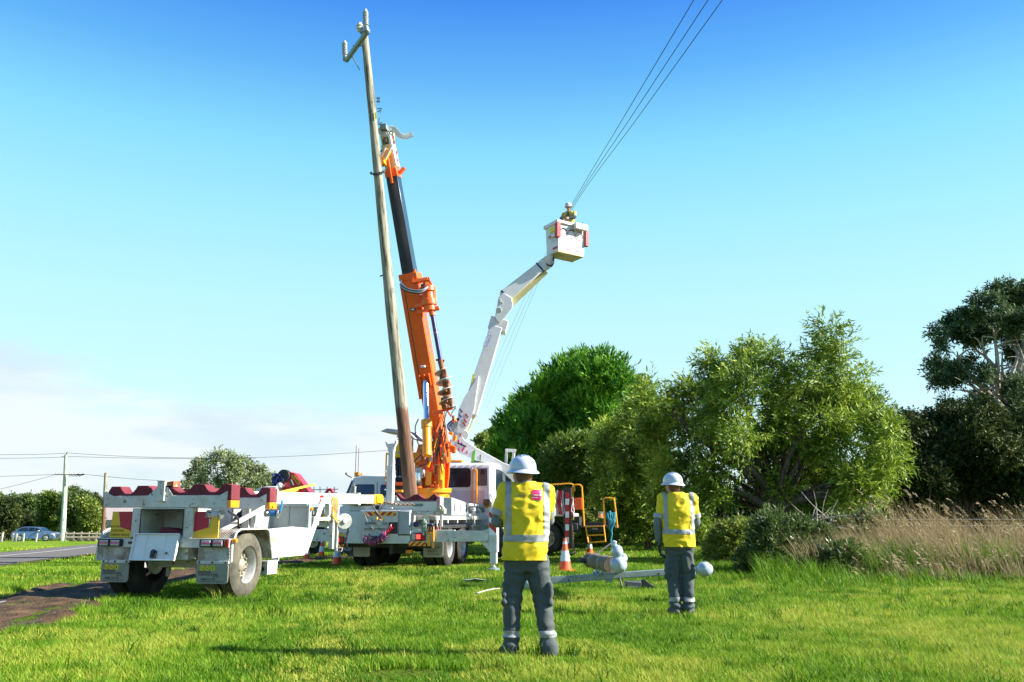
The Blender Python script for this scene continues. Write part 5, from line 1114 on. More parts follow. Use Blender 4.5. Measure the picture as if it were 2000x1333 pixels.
b = MB(); b.bb(-1.0, -.62, 1.2, 1.5, 1.26, 1.80); b.cyl((-.9, 1.1, 1.55), (-.7, 1.1, 1.55), .1); b.build('pump_unit', 'locker_grey', CT, .02)
# turret
b = MB(); b.cyl((-.02, 2.6, 1.25), (-.02, 2.6, 1.92), .46, n=32); b.cyl((-.02, 2.6, 1.90), (-.02, 2.6, 2.03), .52, n=32); b.build('turret_ring', 'yellow_orange_paint', CT, .01)
b = MB()
b.prism([(-.44, 1.98), (.30, 1.98), (.34, 2.4), (.38, 3.25), (.30, 3.45), (.02, 3.35), (-.10, 2.95), (-.38, 2.75)], 2.35, 2.45, 'y')
b.prism([(-.44, 1.98), (.30, 1.98), (.34, 2.4), (.38, 3.25), (.30, 3.45), (.02, 3.35), (-.10, 2.95), (-.38, 2.75)], 2.85, 2.95, 'y')
b.bb(-.42, -.06, 2.30, 2.95, 2.03, 2.78); b.build('turret_column', 'orange_paint', CT, .01)
b = MB(); b.bar((-.10, 2.24, 2.62), (.18, 2.24, 3.42), .05, .20, up=(0, 1, 0)); b.prism([(-.16, 2.10), (.02, 2.10), (.04, 2.48), (-.12, 2.50)], 2.18, 2.27, 'y'); b.bb(.22, .36, 2.2, 2.4, 2.03, 2.62); b.cyl((.29, 2.2, 2.25), (.29, 2.2, 2.70), .075, n=12)
b.bb(-.60, -.38, 2.3, 2.7, 2.75, 3.05); b.prism([(-.52, 3.30), (-.30, 3.32), (-.40, 2.5), (-.60, 2.4), (-.62, 2.9)], 2.6, 2.75, 'y'); b.build('turret_bracing', 'yellow_orange_paint', CT, .01)
b = MB(); b.lathe([(.005, 0), (.115, 0), (.12, .03), (.105, .26), (.10, .28), (.0, .28)], (-.33, 2.05, 2.18), (0, 0, 1), 18); b.build('filter_can', 'chrome', CT, .004)
b = MB(); b.cyl((-.33, 2.05, 2.10), (-.33, 2.05, 2.18), .125, n=18); b.build('filter_base', 'black_rubber', CT)
b = MB(); b.cyl((-.35, 2.1, 2.02), (-.35, 2.1, 2.09), .15, n=18); b.build('swing_motor', 'orange_paint', CT, .01)
# valve bank clutter on the turret: separate fittings
g = random.Random(17)
for k in range(26):
    x, z = g.uniform(.02, .42), g.uniform(2.05, 3.75); y = 2.16 + g.uniform(-.06, .06); b = MB()
    if k % 3: b.box((x, y, z), (g.uniform(.04, .1), g.uniform(.05, .1), g.uniform(.05, .14)))
    else: b.cyl((x, y, z), (x + g.uniform(-.02, .02), y, z + g.uniform(.08, .2)), g.uniform(.02, .04), n=10)
    b.build('valve', g.choice(['yellow_orange_paint', 'orange_paint', 'orange_paint', 'yellow_orange_paint', 'steel']), CT, .006)
for k in range(12):
    x, z = g.uniform(.36, .62), g.uniform(3.05, 4.05) - 0; b = MB(); b.box((x, 2.5 + g.uniform(-.1, .1), z), (g.uniform(.06, .16), .12, g.uniform(.06, .2)), rot=Matrix.Rotation(g.uniform(-.5, .5), 3, 'Y')); b.build('hose_reel_guard', g.choice(['orange_paint', 'yellow_orange_paint', 'auger_soil']), CT, .006)
for k in range(9):
    x = g.uniform(.1, .45); hose([(x, 2.12, g.uniform(2.3, 2.8)), (x + g.uniform(-.1, .1), 2.02, 3.1), (x + g.uniform(-.1, .15), 2.05, 3.6), (x + g.uniform(-.2, .1), 2.3, g.uniform(3.8, 4.3))], .014, CT, g.choice(['hose_black', 'chain_steel', 'hose_black']))
hose([(-.40, 2.2, 4.0), (-.46, 2.1, 3.7), (-.30, 2.0, 3.2), (-.10, 2.0, 2.9), (-.02, 2.0, 2.75), (-.10, 2.0, 2.68), (-.28, 2.02, 2.66)], .016, CT)
hose([(-.16, 2.1, 3.05), (-.30, 2.0, 2.9), (-.46, 2.0, 2.7), (-.48, 2.0, 2.3), (-.42, 2.05, 2.15)], .018, CT)
# boom
B0, B1, B2, B3 = CL(864, 905, 25.4), CL(803, 548, 24.4), CL(768, 345, 23.85), CL(757, 285, 23.7)
sideup = (0, 1, 0)
b = MB(); b.bar(B0, B1, .44, .52, up=sideup); b.bar(B0.lerp(B1, .43), B0.lerp(B1, .985), .47, .47, up=sideup); bo = b.build('boom', 'orange_paint', CT, .012)
da = (B1 - B0).normalized(); bx_, by_, bz_ = MB().frame(B0, B1, sideup)
def BP(t, sx=0, sy=0): return B0.lerp(B1, t) + bx_ * sx + by_ * sy
back = -1 if (by_.y > 0) else 1      # by_ sign that faces the photographer
xs_ = 1 if bx_.x > 0 else -1
b = MB()
b.bar(BP(.36, -xs_ * .27, back * .16), BP(.99, -xs_ * .27, back * .16), .06, .12, up=sideup); b.build('hose_guard', 'orange_paint', bo, .006)
b = MB()
b.bar(BP(.35, -xs_ * .17, back * .262), BP(.97, -xs_ * .17, back * .262), .02, .012, up=sideup); b.build('hose_slot', 'black_metal', bo)
b = MB(); b.bar(BP(1.0, 0, 0), BP(1.035, 0, 0), .54, .58, up=sideup); b.bar(BP(.985, xs_ * .1, back * .3), BP(1.05, xs_ * .22, back * .2), .07, .09, up=sideup); b.build('boom_collar', 'orange_paint', bo, .01)
lettering('MITAS 16T', bo, (0, 0, 0), .01, 'print_purple') if False else None
# side lettering down the sunlit face of the boom
zax = (B0 - B1).normalized(); nx_ = bx_ * xs_
yax = nx_.cross(zax).normalized(); Mt = Matrix.Identity(4)
for i_, c_ in enumerate((zax, yax, nx_)):
    for j_ in range(3): Mt[j_][i_] = c_[j_]
pp = BP(.70, xs_ * .236, 0); Mt.translation = pp
lettering('Mitac 16T', bo, (0, 0, 0), .30, 'print_purple', rot=Mt)
b = MB(); b.box(BP(.84, -.02 * xs_, back * .262), (.16, .02, .09)); b.build('plate', 'black_metal', bo, .004); b = MB(); b.box(BP(.84, -.02 * xs_, back * .275), (.10, .02, .05)); b.build('plate', 'steel', bo)
b = MB(); b.box(BP(.53, .0, back * .28), (.14, .10, .06)); b.build('work_lamp', 'print_white', bo, .01)
b = MB()
for sx in (-.14, 0, .14): b.bar(BP(.425, sx, back * .24), BP(.49, sx, back * .29), .03, .16, up=sideup)
b.build('cylinder_lug', 'orange_paint', bo, .006)
# lift cylinder
C0, C1, C2 = CL(846, 880, 24.6), CL(833, 822, 24.35), BP(.45, 0, back * .27)
dc = (C2 - C1).normalized(); C0 = C1 - dc * 1.05
b = MB(); b.cyl(C0, C1, .125, n=20); b.cyl(C1 - dc * .22, C1, .155, n=20); cy = b.build('lift_cylinder', 'yellow_orange_paint', CT, .008)
b = MB(); b.cyl(C1, C2, .085, n=18); b.build('cylinder_rod', 'chrome', cy)
# telescopic sections
b = MB(); b.bar(B1 + da * .1, B2, .36, .42, up=sideup, w1=.34, h1=.38); tele = b.build('telescopic_section', 'dark_boom', CT, .01)
dt_ = (B2 - B1).normalized()
b = MB(); b.bar(B2 - dt_ * .04, B2 + dt_ * .20, .37, .41, up=sideup); b.bar(B2 + Vector((xs_ * .2, 0, .08)), B2 + Vector((xs_ * .34, 0, .24)), .08, .12, up=sideup); b.bar(B2 + by_ * back * .24 + dt_ * .75, B2 + by_ * back * .26 - dt_ * .25, .07, .06, up=sideup); b.build('boom_nose_collar', 'orange_paint', tele, .008)
b = MB(); b.bar(B2 + dt_ * .2, B3, .30, .34, up=sideup); b.build('inner_section', 'fibreglass_cream', tele, .008)
b = MB(); b.bar(B2 + dt_ * .25 + bx_ * xs_ * .17, B3 + dt_ * .25 + bx_ * xs_ * .14, .07, .36, up=sideup); sd_ = b.build('boom_side_panel', 'clean_white', tele, .005)
for t in (.15, .4, .75, .9): b = MB(); q = (B2 + dt_ * .25).lerp(B3 + dt_ * .25, t) + bx_ * xs_ * .208; b.bar(q, q + dt_ * .12 + Vector((0, .08, 0)), .01, .08, up=sideup); b.build('red_stripe', 'reflect_red', sd_)
for sx in (-.13, -.05): b = MB(); b.bar(B3 - dt_ * .35 + bx_ * sx, B3 + dt_ * .35 + bx_ * sx, .04, .14, up=sideup); b.build('head_plate', 'fibreglass_cream', tele, .005)
# head with sheaves and the curved pole guide
H0 = CL(757, 262, 23.6)
def HP(px, py, Y=23.6): return CL(px, py, Y)
b = MB()
pol = [(740, 257), (752, 258), (760, 252), (768, 249), (768, 282), (760, 284), (744, 268)]
ws = [HP(*q) for q in pol]; n = len(ws)
off = civ.to_3x3() @ Vector((0, .34, 0))
b.add([w for w in ws] + [w + off for w in ws], [tuple(range(n)), tuple(range(2 * n - 1, n - 1, -1))] + [(i, (i + 1) % n, n + (i + 1) % n, n + i) for i in range(n)])
hd = b.build('boom_head', 'fibreglass_cream', CT, .01)
gp = spline([HP(736, 256), HP(752, 257), HP(763, 251), HP(772, 255), HP(779, 264), HP(788, 267), HP(797, 266), HP(805, 262)], 5); b = MB()
for i in range(len(gp) - 1): b.bar(gp[i], gp[i + 1], .16, .045 + .0 * i, up=sideup)
b.build('pole_guide', 'white_paint', hd, .003)
b = MB(); b.cyl(HP(747, 246), HP(754, 246), .06, n=14); b.bb(0, .001, 0, .001, 0, .001); 
b = MB(); q = HP(750, 251, 23.5); b.bb(q.x - .10, q.x + .10, q.y - .1, q.y + .1, q.z - .06, q.z + .10); b.build('head_box', 'galvanised', hd, .004)
for px in (749, 753, 758):
    b = MB(); b.cyl(HP(px, 262, 23.55), HP(px + 1, 262, 23.6) + Vector((0, .1, 0)), .09, n=16); b.build('sheave', 'steel', hd, .004)
b = MB(); b.tube([HP(750, 262), HP(753, 288), HP(757, 305)], .03, 6); b.tube([HP(756, 262), HP(759, 290), HP(762, 303)], .02, 6); b.build('winch_rope', 'chain_steel', hd)
b = MB(); q = HP(751, 305, 23.4)
b.box(q, (.20, .18, .42), rot=Matrix.Rotation(.5, 3, 'Y')); b.box(q + Vector((-.03, -.05, -.20)), (.14, .2, .22), rot=Matrix.Rotation(-.3, 3, 'Y')); b.build('pole_grab', 'yellow_orange_paint', CT, .02)
for dx in (-.02, .15): b = MB(); b.box(q + Vector((dx, -.12, .02)), (.05, .04, .40), rot=Matrix.Rotation(.45, 3, 'Y')); b.build('grab_plate', 'sling_white', CT, .004)
b = MB()
for a_, c_ in (((741, 300), (746, 292)), ((742, 296), (748, 296))): b.tube([HP(*a_), HP(*c_)], .018, 5)
b.build('cable_hook', 'hose_navy', CT)
# auger drive
def AP(px, py, Y=24.15): return CL(px, py, Y)
b = MB(); b.lathe([(.10, 0), (.17, .02), (.17, .16), (.22, .18), (.22, .34), (.18, .36), (.18, .55), (.23, .58), (.23, .72), (.16, .75), (.10, .86)], AP(840, 609), (AP(832, 545) - AP(840, 609)), 22); b.build('auger_drive', 'orange_paint', CT, .006)
b = MB(); b.bar(AP(805, 552), AP(836, 546), .22, .10); b.bar(AP(836, 543), AP(847, 566), .2, .06); b.bar(AP(848, 560), AP(849, 592), .16, .05); b.bar(AP(812, 600), AP(838, 590), .18, .10); b.bar(AP(815, 612), AP(842, 602), .10, .07); b.bar(AP(838, 606), AP(858, 602), .16, .10); b.bar(AP(820, 588), AP(832, 580), .08, .24); b.build('drive_bracket', 'orange_paint', CT, .01)
b = MB(); b.box(AP(827, 560, 24.0), (.14, .08, .14)); b.cyl(AP(826, 562, 24.0), AP(840, 560, 24.0), .07); b.build('drive_motor', 'black_metal', CT, .01)
for k in range(4):
    hose([AP(783, 548 + 3 * k, 24.0), AP(786, 556 + 3 * k, 23.9), AP(800, 565 + 2 * k, 23.8), AP(822, 567 + 2 * k, 23.8), AP(836, 560 + k, 23.9)], .018, CT, ['steel', 'hose_black', 'steel', 'hose_black'][k])
A0, A1, A2 = AP(844, 612), AP(860, 703), AP(876, 797)
b = MB(); b.cyl(A0, A1, .065, n=12); b.build('auger_shaft', 'blue_shaft', CT); b = MB(); t_ = A0.lerp(A1, .42); b.cyl(t_, t_ + (A1 - A0).normalized() * .03, .07, n=12); b.build('shaft_band', 'hose_pink', CT)
b = MB(); b.cyl(A0 - (A1 - A0).normalized() * .12, A0 + (A1 - A0).normalized() * .08, .09, n=12); b.build('shaft_coupling', 'orange_paint', CT, .005)
b = MB(); b.cyl(A1, A1 + (A2 - A1).normalized() * .35, .085, .06, n=10); b.bar(A1 + Vector((-.12, 0, 0)), A1 + Vector((.12, 0, -.04)), .04, .06); b.cyl(A1, A2, .055, n=10); au = b.build('auger_stem', 'auger_soil', CT)
x, y, z = MB().frame(A1, A2); L = (A2 - A1).length; turns = 4.1; n = 110; vs = []; fs = []
for i in range(n + 1):
    t = i / n; s0 = A1 + (A2 - A1) * (.16 + .84 * t); a = 2 * math.pi * turns * t + 1.2; rr = .25 * min(1, .55 + t * 3)
    dr_ = x * math.cos(a) + y * math.sin(a)
    for rad_, h in ((.05, 0), (rr, 0), (rr, .018), (.05, .018)): vs.append(s0 + dr_ * rad_ + z * h)
for i in range(n):
    o_ = i * 4
    for k in range(4): fs.append((o_ + k, o_ + (k + 1) % 4, o_ + 4 + (k + 1) % 4, o_ + 4 + k))
b = MB(); b.add(vs, fs); b.build('auger_flight', 'auger_steel', au)
b = MB(); g = random.Random(4)
for i in range(34):
    t = g.random(); s0 = A1 + (A2 - A1) * (.14 + .84 * t); a = g.uniform(0, 6.28); q = s0 + (x * math.cos(a) + y * math.sin(a)) * g.uniform(.06, .13)
    b.box(q, (g.uniform(.08, .16), g.uniform(.08, .16), g.uniform(.08, .2)), rot=Matrix.Rotation(g.uniform(0, 3), 3, 'X'))
tag(b.build('clinging_soil', 'auger_soil', au, .02), kind='stuff')
b = MB(); b.bar(AP(846, 806, 24.5), AP(884, 798, 24.3), .07, .06); b.bar(AP(872, 800, 24.3), AP(880, 812, 24.3), .06, .05); b.bar(AP(848, 812, 24.5), AP(862, 806, 24.4), .04, .05); b.build('auger_stow_bracket', 'orange_paint', CT, .006)
hose([AP(866, 800, 24.3), AP(858, 820, 24.4), AP(852, 838, 24.5)], .012, CT, 'hose_black')
b = MB(); b.cyl(AP(860, 822, 24.6), AP(852, 842, 24.6), .035, n=8); b.build('latch_cylinder', 'orange_paint', CT)
hose([AP(882, 798, 24.3), AP(890, 797, 24.3), AP(884, 804, 24.3), AP(880, 815, 24.3)], .012, CT, 'hose_black')
# toolbox and clutter on the deck
b = MB(); b.prism([(.20, 1.26), (1.95, 1.26), (1.95, 1.60), (.20, 1.72)], .70, 1.20, 'x'); tb = b.build('toolbox', 'locker_grey', CT, .012)  # grey body colour carries the shade of the rear face
b = MB(); b.prism([(.215, 1.27), (1.93, 1.27), (1.93, 1.585), (.215, 1.70)], 1.20, 1.206, 'x'); b.build('toolbox_lit_side', 'clean_white', tb, .002)  # whiter plate, puts the sunlight on this side into the colour
b = MB()
for y in (.42, .95, 1.6): b.bb(1.206, 1.216, y, y + .08, 1.36, 1.56); 
b.bb(1.206, 1.212, 1.24, 1.26, 1.27, 1.6); b.build('toolbox_latch', 'black_metal', tb, .004)
b = MB(); b.bb(.75, 1.1, 2.0, 4.2, 1.53, 1.60); b.bb(1.0, 1.12, 2.0, 4.1, 1.25, 1.32); b.bb(1.05, 1.12, 2.9, 3.0, .95, 1.6); b.bb(.8, 1.0, 3.6, 3.7, 1.26, 1.6); b.build('side_frame', 'white_paint', CT, .006)
g = random.Random(9)
for k in range(16):
    b = MB(); x, y, z = g.uniform(.8, 1.15), g.uniform(2.1, 4.3), g.uniform(1.26, 1.55)
    if k % 2: b.cyl((x, y, z), (x + g.uniform(-.1, .1), y + g.uniform(.05, .2), z + g.uniform(-.05, .05)), g.uniform(.03, .07), n=10)
    else: b.box((x, y, z), (.14, .2, g.uniform(.08, .2)))
    b.build('fitting', g.choice(['steel', 'black_metal', 'white_paint', 'galvanised', 'yellow_orange_paint', 'steel']), CT, .01)
b = MB(); b.cyl((1.1, 4.2, 1.66), (1.22, 4.15, 1.66), .10, n=14); b.build('hose_reel', 'auger_soil', CT, .01); b = MB(); b.prism([(1.05, 1.5), (1.25, 1.48), (1.28, 1.66), (1.18, 1.74), (1.1, 1.62)], 4.2, 4.3, 'y'); b.build('reel_bracket', 'safety_yellow', CT, .004)
b = MB(); b.bb(.5, 1.15, 2.3, 3.5, .55, 1.0); b.cyl((.85, 2.4, .72), (.85, 3.4, .72), .27, n=20); b.build('fuel_tank', 'steel', CT, .02)
b = MB(); b.cyl((.6, 3.6, .8), (1.15, 3.6, .8), .2, n=16); b.bb(.4, 1.1, 3.8, 4.3, .6, 1.0); b.build('air_tank', 'locker_grey', CT, .02)
# cab
cy0 = 4.62
side = [(cy0, .95), (cy0, 2.72), (cy0 + .10, 2.86), (cy0 + .35, 2.90), (cy0 + 1.35, 2.90), (cy0 + 1.60, 2.80), (cy0 + 2.15, 1.95), (cy0 + 2.22, .75), (cy0 + 1.5, .72), (cy0 + 1.35, 1.08), (cy0 + .45, 1.12), (cy0 + .35, .95)]
b = MB(); b.prism(side, -1.17, 1.17, 'x'); cab = b.build('cab', 'clean_white', CT, .05, seg=3)
ry = cy0 - .004
def rear_panel(name, x0, x1, z0, z1, r, m, parent, d=.006, n=5, proud=.004):
    b = MB(); b.prism(rrect(x0, x1, z0, z1, r, n), cy0 - proud - d, cy0 - proud, 'y'); return b.build(name, m, parent, .002)
w_ = rear_panel('window_seal', -.56, .54, 2.13, 2.72, .09, 'black_rubber', cab); b = MB(); b.prism(rrect(-.53, .51, 2.16, 2.69, .07), cy0 - .016, cy0 - .010, 'y'); b.build('rear_window', 'glass_dark', cab)
rear_panel('lower_panel', -.60, .98, 1.42, 2.03, .02, 'shade_lavender', cab); rear_panel('louvre_panel', .74, 1.07, 2.17, 2.70, .03, 'louvre_grey', cab)
b = MB(); b.bb(-1.0, .60, cy0 - .02, cy0, 2.06, 2.10); b.bb(.56, .60, cy0 - .012, cy0, 2.1, 2.74); b.build('cab_trim', 'clean_white', cab, .004)
b = MB(); b.prism([(.84, 2.52), (1.0, 2.52), (.96, 2.66), (.88, 2.66)], cy0 - .02, cy0 - .008, 'y'); b.build('air_intake', 'print_black', cab); b = MB()
for z in (2.35, 2.46): b.cyl((.92, cy0 - .018, z), (.92, cy0 - .008, z), .014, n=8)
b.build('bolt', 'print_black', cab)
for k in range(10): b = MB(); x = -1.0 + .21 * k; b.bb(x, x + .012, cy0 + .02, cy0 + .3, 2.905, 2.93) if k < 0 else b.bb(x, x + .014, cy0 + .015, cy0 + .05, 2.78, 2.83); b.build('roof_rib', 'locker_grey', cab)
b = MB(); b.cyl((-.38, cy0 - .12, 2.66), (-.38, cy0 - .04, 2.66), .075, n=18); b.build('work_lamp', 'fibreglass_cream', cab, .01)
b = MB(); b.bb(-.28, .14, cy0 + .45, cy0 + .7, 2.92, 3.0); bb_ = b.build('beacon_bar', 'lens_amber', cab, .02); b = MB(); b.bb(-.31, .17, cy0 + .44, cy0 + .71, 2.89, 2.93); b.build('beacon_base', 'canopy_grey', cab, .01)
for x in (.62, .76): b = MB(); b.tube([(x, cy0 - .1, 1.55), (x, cy0 - .1, 2.60)], .024, 8); b.build('grab_rail', 'yellow_orange_paint', CT)
b = MB(); b.tube(spline([(.62, cy0 - .1, 2.58), (.63, cy0 - .1, 2.64), (.69, cy0 - .1, 2.665), (.75, cy0 - .1, 2.64), (.76, cy0 - .1, 2.58)], 4), .024, 8); b.build('grab_rail', 'yellow_orange_paint', CT)
b = MB(); b.prism([(cy0 + .70, 2.05), (cy0 + .72, 2.72), (cy0 + 1.42, 2.74), (cy0 + 1.95, 2.0), (cy0 + 1.5, 2.02)], 1.171, 1.178, 'x'); b.build('side_window', 'glass_dark', cab)
b = MB(); b.prism([(cy0 + 1.62, 2.70), (cy0 + 2.14, 1.95), (cy0 + 2.17, 1.98), (cy0 + 1.66, 2.76)], -1.02, 1.08, 'x'); b.build('windscreen', 'glass_dark', cab)
b = MB()
for y in (cy0 + .6, cy0 + 1.98): b.bb(1.170, 1.176, y, y + .012, 1.1, 2.0)
b.bb(1.170, 1.178, cy0 + .2, cy0 + .26, 1.75, 1.9); b.build('door_seam', 'black_metal', cab)
b = MB(); b.bb(1.168, 1.20, cy0 + 1.96, cy0 + 2.06, 1.78, 1.90); b.build('indicator', 'lens_red', cab, .005)
b = MB(); b.bb(1.14, 1.42, cy0 + .1, cy0 + .3, 1.24, 1.35); b.build('side_marker', 'canopy_grey', cab, .01)
b = MB(); b.tube(spline([(1.15, cy0 + 1.7, 2.62), (1.25, cy0 + 1.85, 2.78), (1.32, cy0 + 1.9, 2.76), (1.34, cy0 + 1.88, 2.66)], 4), .016, 6); b.tube([(1.17, cy0 + 1.9, 2.2), (1.3, cy0 + 1.9, 2.35)], .012, 6); mr_ = b.build('mirror_arm', 'black_metal', cab)
b = MB(); b.prism(rrect(1.24, 1.43, 2.10, 2.66, .04), cy0 + 1.82, cy0 + 1.90, 'y'); b.build('mirror', 'dark_boom', cab, .01)
b = MB(); b.bb(1.165, 1.172, cy0 + .85, cy0 + .9, 1.7, 1.95); b.build('badge', 'black_metal', cab)

# ------------------------------------------------------------ the pole being lifted
Q0, Q1 = P(803, 985, 23.1), P(710, 58, 23.1)
d_ = (Q1 - Q0); q_ = d_.to_track_quat('Z', 'Y').to_matrix().to_4x4()
UPP = bpy.data.objects.new('utility_pole', None); COL.objects.link(UPP)
Mp = Matrix.Translation(Q0) @ q_; UPP.matrix_world = Mp; PMAT['utility_pole'] = Mp; UPP.location = Q0; UPP.rotation_euler = Mp.to_euler()
tag(UPP, 'weathered grey timber pole leaning in the crane grab with a short crossarm on top', 'power pole')
Lp = d_.length; PI_ = Mp.inverted()
g = random.Random(2); b = MB(); n = 40; pts = []; rs = []
for i in range(n + 1):
    t = i / n; pts.append((.02 * math.sin(t * 9) + .01 * math.sin(t * 23), .015 * math.cos(t * 7), Lp * t)); rs.append((.178 - .078 * t) * (1 + .02 * math.sin(t * 37) + .012 * g.uniform(-1, 1)) * (1.03 if t < .15 else 1))
b.tube(pts, rs, 22); b.build('pole', 'pole_wood', UPP)
def PW(px, py, Y): return PI_ @ P(px, py, Y)
b = MB(); b.cyl((0, 0, Lp - .12), (0, 0, Lp + .03), .112, n=20); b.build('pole_cap', 'galvanised', UPP, .004)
xa, xb = PW(676, 119, 24.0), PW(719, 60, 22.2)
b = MB(); b.bar(xa, xb, .11, .11); ca = b.build('crossarm', 'galvanised', UPP, .006)
da_ = (xb - xa).normalized()
def insul(base, h, r, sheds, m, up, name='insulator'):
    prof = [(r * .55, 0), (r * .55, h * .12)]
    for k in range(sheds):
        z0 = h * (.14 + .74 * k / sheds); dz = h * .74 / sheds; prof += [(r * .62, z0), (r, z0 + dz * .25), (r * 1.0, z0 + dz * .40), (r * .62, z0 + dz * .8)]
    prof += [(r * .55, h * .9), (r * .5, h * .98), (r * .3, h)]
    b = MB(); b.lathe(prof, base, up, 20); return b.build(name, m, UPP, 0, ang=50)
wup = PI_.to_3x3() @ Vector((-.06, 0, 1))
insul(PW(674, 113, 24.0), .56, .085, 8, 'insulator_grey', wup); insul(PW(715, 56, 22.2), .60, .085, 8, 'insulator_grey', wup)
b = MB(); b.cyl(PW(674, 118, 24.0), PW(674, 111, 24.0), .07); b.build('insulator_base', 'galvanised', UPP); b = MB(); b.cyl(PW(716, 62, 22.2), PW(715, 54, 22.2), .075); b.build('insulator_base', 'galvanised', UPP)
insul(PW(703, 62, 23.1), .28, .11, 2, 'insulator_cream', wup)
b = MB(); b.bar(PW(687, 108, 23.7), PW(702, 137, 23.05), .012, .04); b.build('crossarm_brace', 'galvanised', UPP)
b = MB(); b.cyl(PW(690, 90, 23.4), PW(710, 90, 22.9), .015, n=6); b.build('bolt', 'black_metal', UPP)
chain([PW(724, 338, 22.9), PW(730, 341, 22.83), PW(738, 339, 22.83), PW(749, 336, 22.95), PW(752, 334, 23.3)], UPP, .018, .09, 'black_metal')
b = MB(); q = PW(733, 227, 22.97); b.bar(PW(733.5, 220, 22.975), PW(734.5, 233, 22.975), .05, .012); b.build('tag_plate', 'print_yellow', UPP)
b = MB(); q = PW(724, 200, 22.98); b.lathe([(.075, 0), (.06, .01), (.055, .004), (.03, .012), (.001, .01)], q, PI_.to_3x3() @ Vector((0, -1, 0)), 14); b.build('knot', 'pole_wood', UPP)
for (x0, y0, x1, y1) in ((735, 192, 742, 192), (735, 199, 742, 199), (738, 190, 738, 201), (741, 190, 741, 201), (736, 213, 746, 212), (737, 219, 745, 215), (743, 215, 743, 222), (739, 241, 741, 231), (739, 244, 746, 239), (739, 241, 740, 245)):
    b = MB(); b.cyl(PW(x0, y0, 23.2), PW(x1, y1, 23.2), .012, n=6); b.build('step_spike', 'print_black', UPP)
b = MB(); b.cyl(PW(742, 540, 22.9), PW(748, 538, 22.9), .02, n=6); b.build('bolt', 'black_metal', UPP)
# ------------------------------------------------------------ bucket truck (faces left)
EO = (1.14, 30.16); EY = -80
ET = thing('bucket_truck', 'white dual-cab bucket truck with raised folding white boom and yellow rear handrails', 'bucket truck', (EO[0], EO[1], 0), EY)
eiv = PMAT[ET.name].inverted()
def EL(px, py, Y=None, v=None):
    """local point: either at distance Y, or on the plane x = v of the truck"""
    if Y is not None: return eiv @ P(px, py, Y)
    a = eiv @ Vector((0, 0, 1.2)); c = eiv @ P(px, py, 30); d = c - a; return a + d * ((v - a.x) / d.x)
# local x is away from the photographer, -x side faces it
wheel(ET, (-.02, 0, .53), .53, .26, -1, tyre='tyre_rubber', dual=True, deep=.12); wheel(ET, (2.3, 0, .53), .53, .26, 1, dual=True, deep=.12)
wheel(ET, (-.02, 5.3, .53), .53, .26, -1, deep=.0); wheel(ET, (2.3, 5.3, .53), .53, .26, 1, deep=.0)
for sx in (.75, 1.5): b = MB(); b.bb(sx - .05, sx + .05, -2.1, 7.2, .8, 1.05); b.build('chassis_rail', 'black_metal', ET, .004)
b = MB(); b.bb(.05, 2.3, -.9, 4.6, 1.25, 1.36); b.bb(.05, 2.3, -.75, 4.6, 1.36, 1.58); b.build('body_side', 'white_paint', ET, .01)
b = MB(); b.prism(arc((0, .5), .68, 0, 180, 16) + [(-.68, 1.25), (.68, 1.25)], .0, .5, 'x') if False else None
ar = [( .66 * math.cos(R(a)), .53 + .66 * math.sin(R(a))) for a in range(-5, 186, 12)]
b = MB(); n = len(ar); vs = [(x, y, z) for x in (-.03, .6) for y, z in ar] + [(x, y * 1.04, .53 + (z - .53) * 1.04) for x in (-.03, .6) for y, z in ar]
fs = []
for i in range(n - 1): fs += [(i, i + 1, n + i + 1, n + i), (2 * n + i, 3 * n + i, 3 * n + i + 1, 2 * n + i + 1), (i, 2 * n + i, 2 * n + i + 1, i + 1)]
b.add(vs, fs); b.build('mudguard', 'black_metal', ET)
for q in ((.1, .9, -1.15, -.72, .72, 1.24), (.1, .6, .75, 1.6, .55, 1.2), (.15, .9, 1.7, 3.8, .7, 1.2)): b = MB(); b.bb(*q); b.build('underbody_box', 'black_metal', ET, .01)
b = MB(); b.bb(.05, .1, -1.08, -.85, .80, 1.02); b.build('battery_cover', 'louvre_grey', ET, .01)
b = MB(); b.bb(.04, .1, -.95, -.72, 1.13, 1.20); b.build('plate', 'print_yellow', ET); b = MB(); b.cyl((.09, -.75, 1.30), (.05, -.75, 1.30), .045, n=14); b.build('marker_lamp', 'lens_amber', ET)
# rear platform, ladder, rails
b = MB(); b.bb(.10, 2.2, -2.35, -1.15, .86, .96); pfm = b.build('rear_platform', 'black_metal', ET, .008); b = MB(); b.bb(.08, .1, -2.1, -1.2, .90, .95); b.build('platform_edge', 'louvre_grey', ET)
def rail(pts, name='handrail', r=.025): MB().tube(spline(pts, 3), r, 8).build(name, 'safety_yellow', ET)
def EP(px, py, v=.0): q = EL(px, py, v=v); return q
rail([EP(1040, 949), EP(1080, 947), EP(1110, 945), EP(1119, 947), EP(1122, 953), EP(1122, 960)])
rail([EP(1119, 1000), EP(1119, 955), EP(1122, 948), EP(1130, 947), EP(1136, 950), EP(1137, 957), EP(1141, 1028)])
rail([EP(1181, 1027), EP(1179, 980), EP(1179, 975), EP(1185, 973), EP(1195, 974), EP(1200, 979), EP(1206, 1031)])
for x0, y0, x1, y1 in ((1144, 1028, 1149, 1060), (1179, 1026, 1183, 1059)): b = MB(); b.bar(EP(x0, y0, -.05), EP(x1, y1, -.18), .03, .05); b.build('ladder_rail', 'safety_yellow', ET, .003)
for x0, y0, x1, y1 in ((1144, 1029, 1179, 1028), (1146, 1046, 1181, 1045), (1148, 1060, 1184, 1058)): b = MB(); b.bar(EP(x0, y0, -.1), EP(x1, y1, -.1), .05, .04); b.build('ladder_rung', 'safety_yellow', ET, .003)
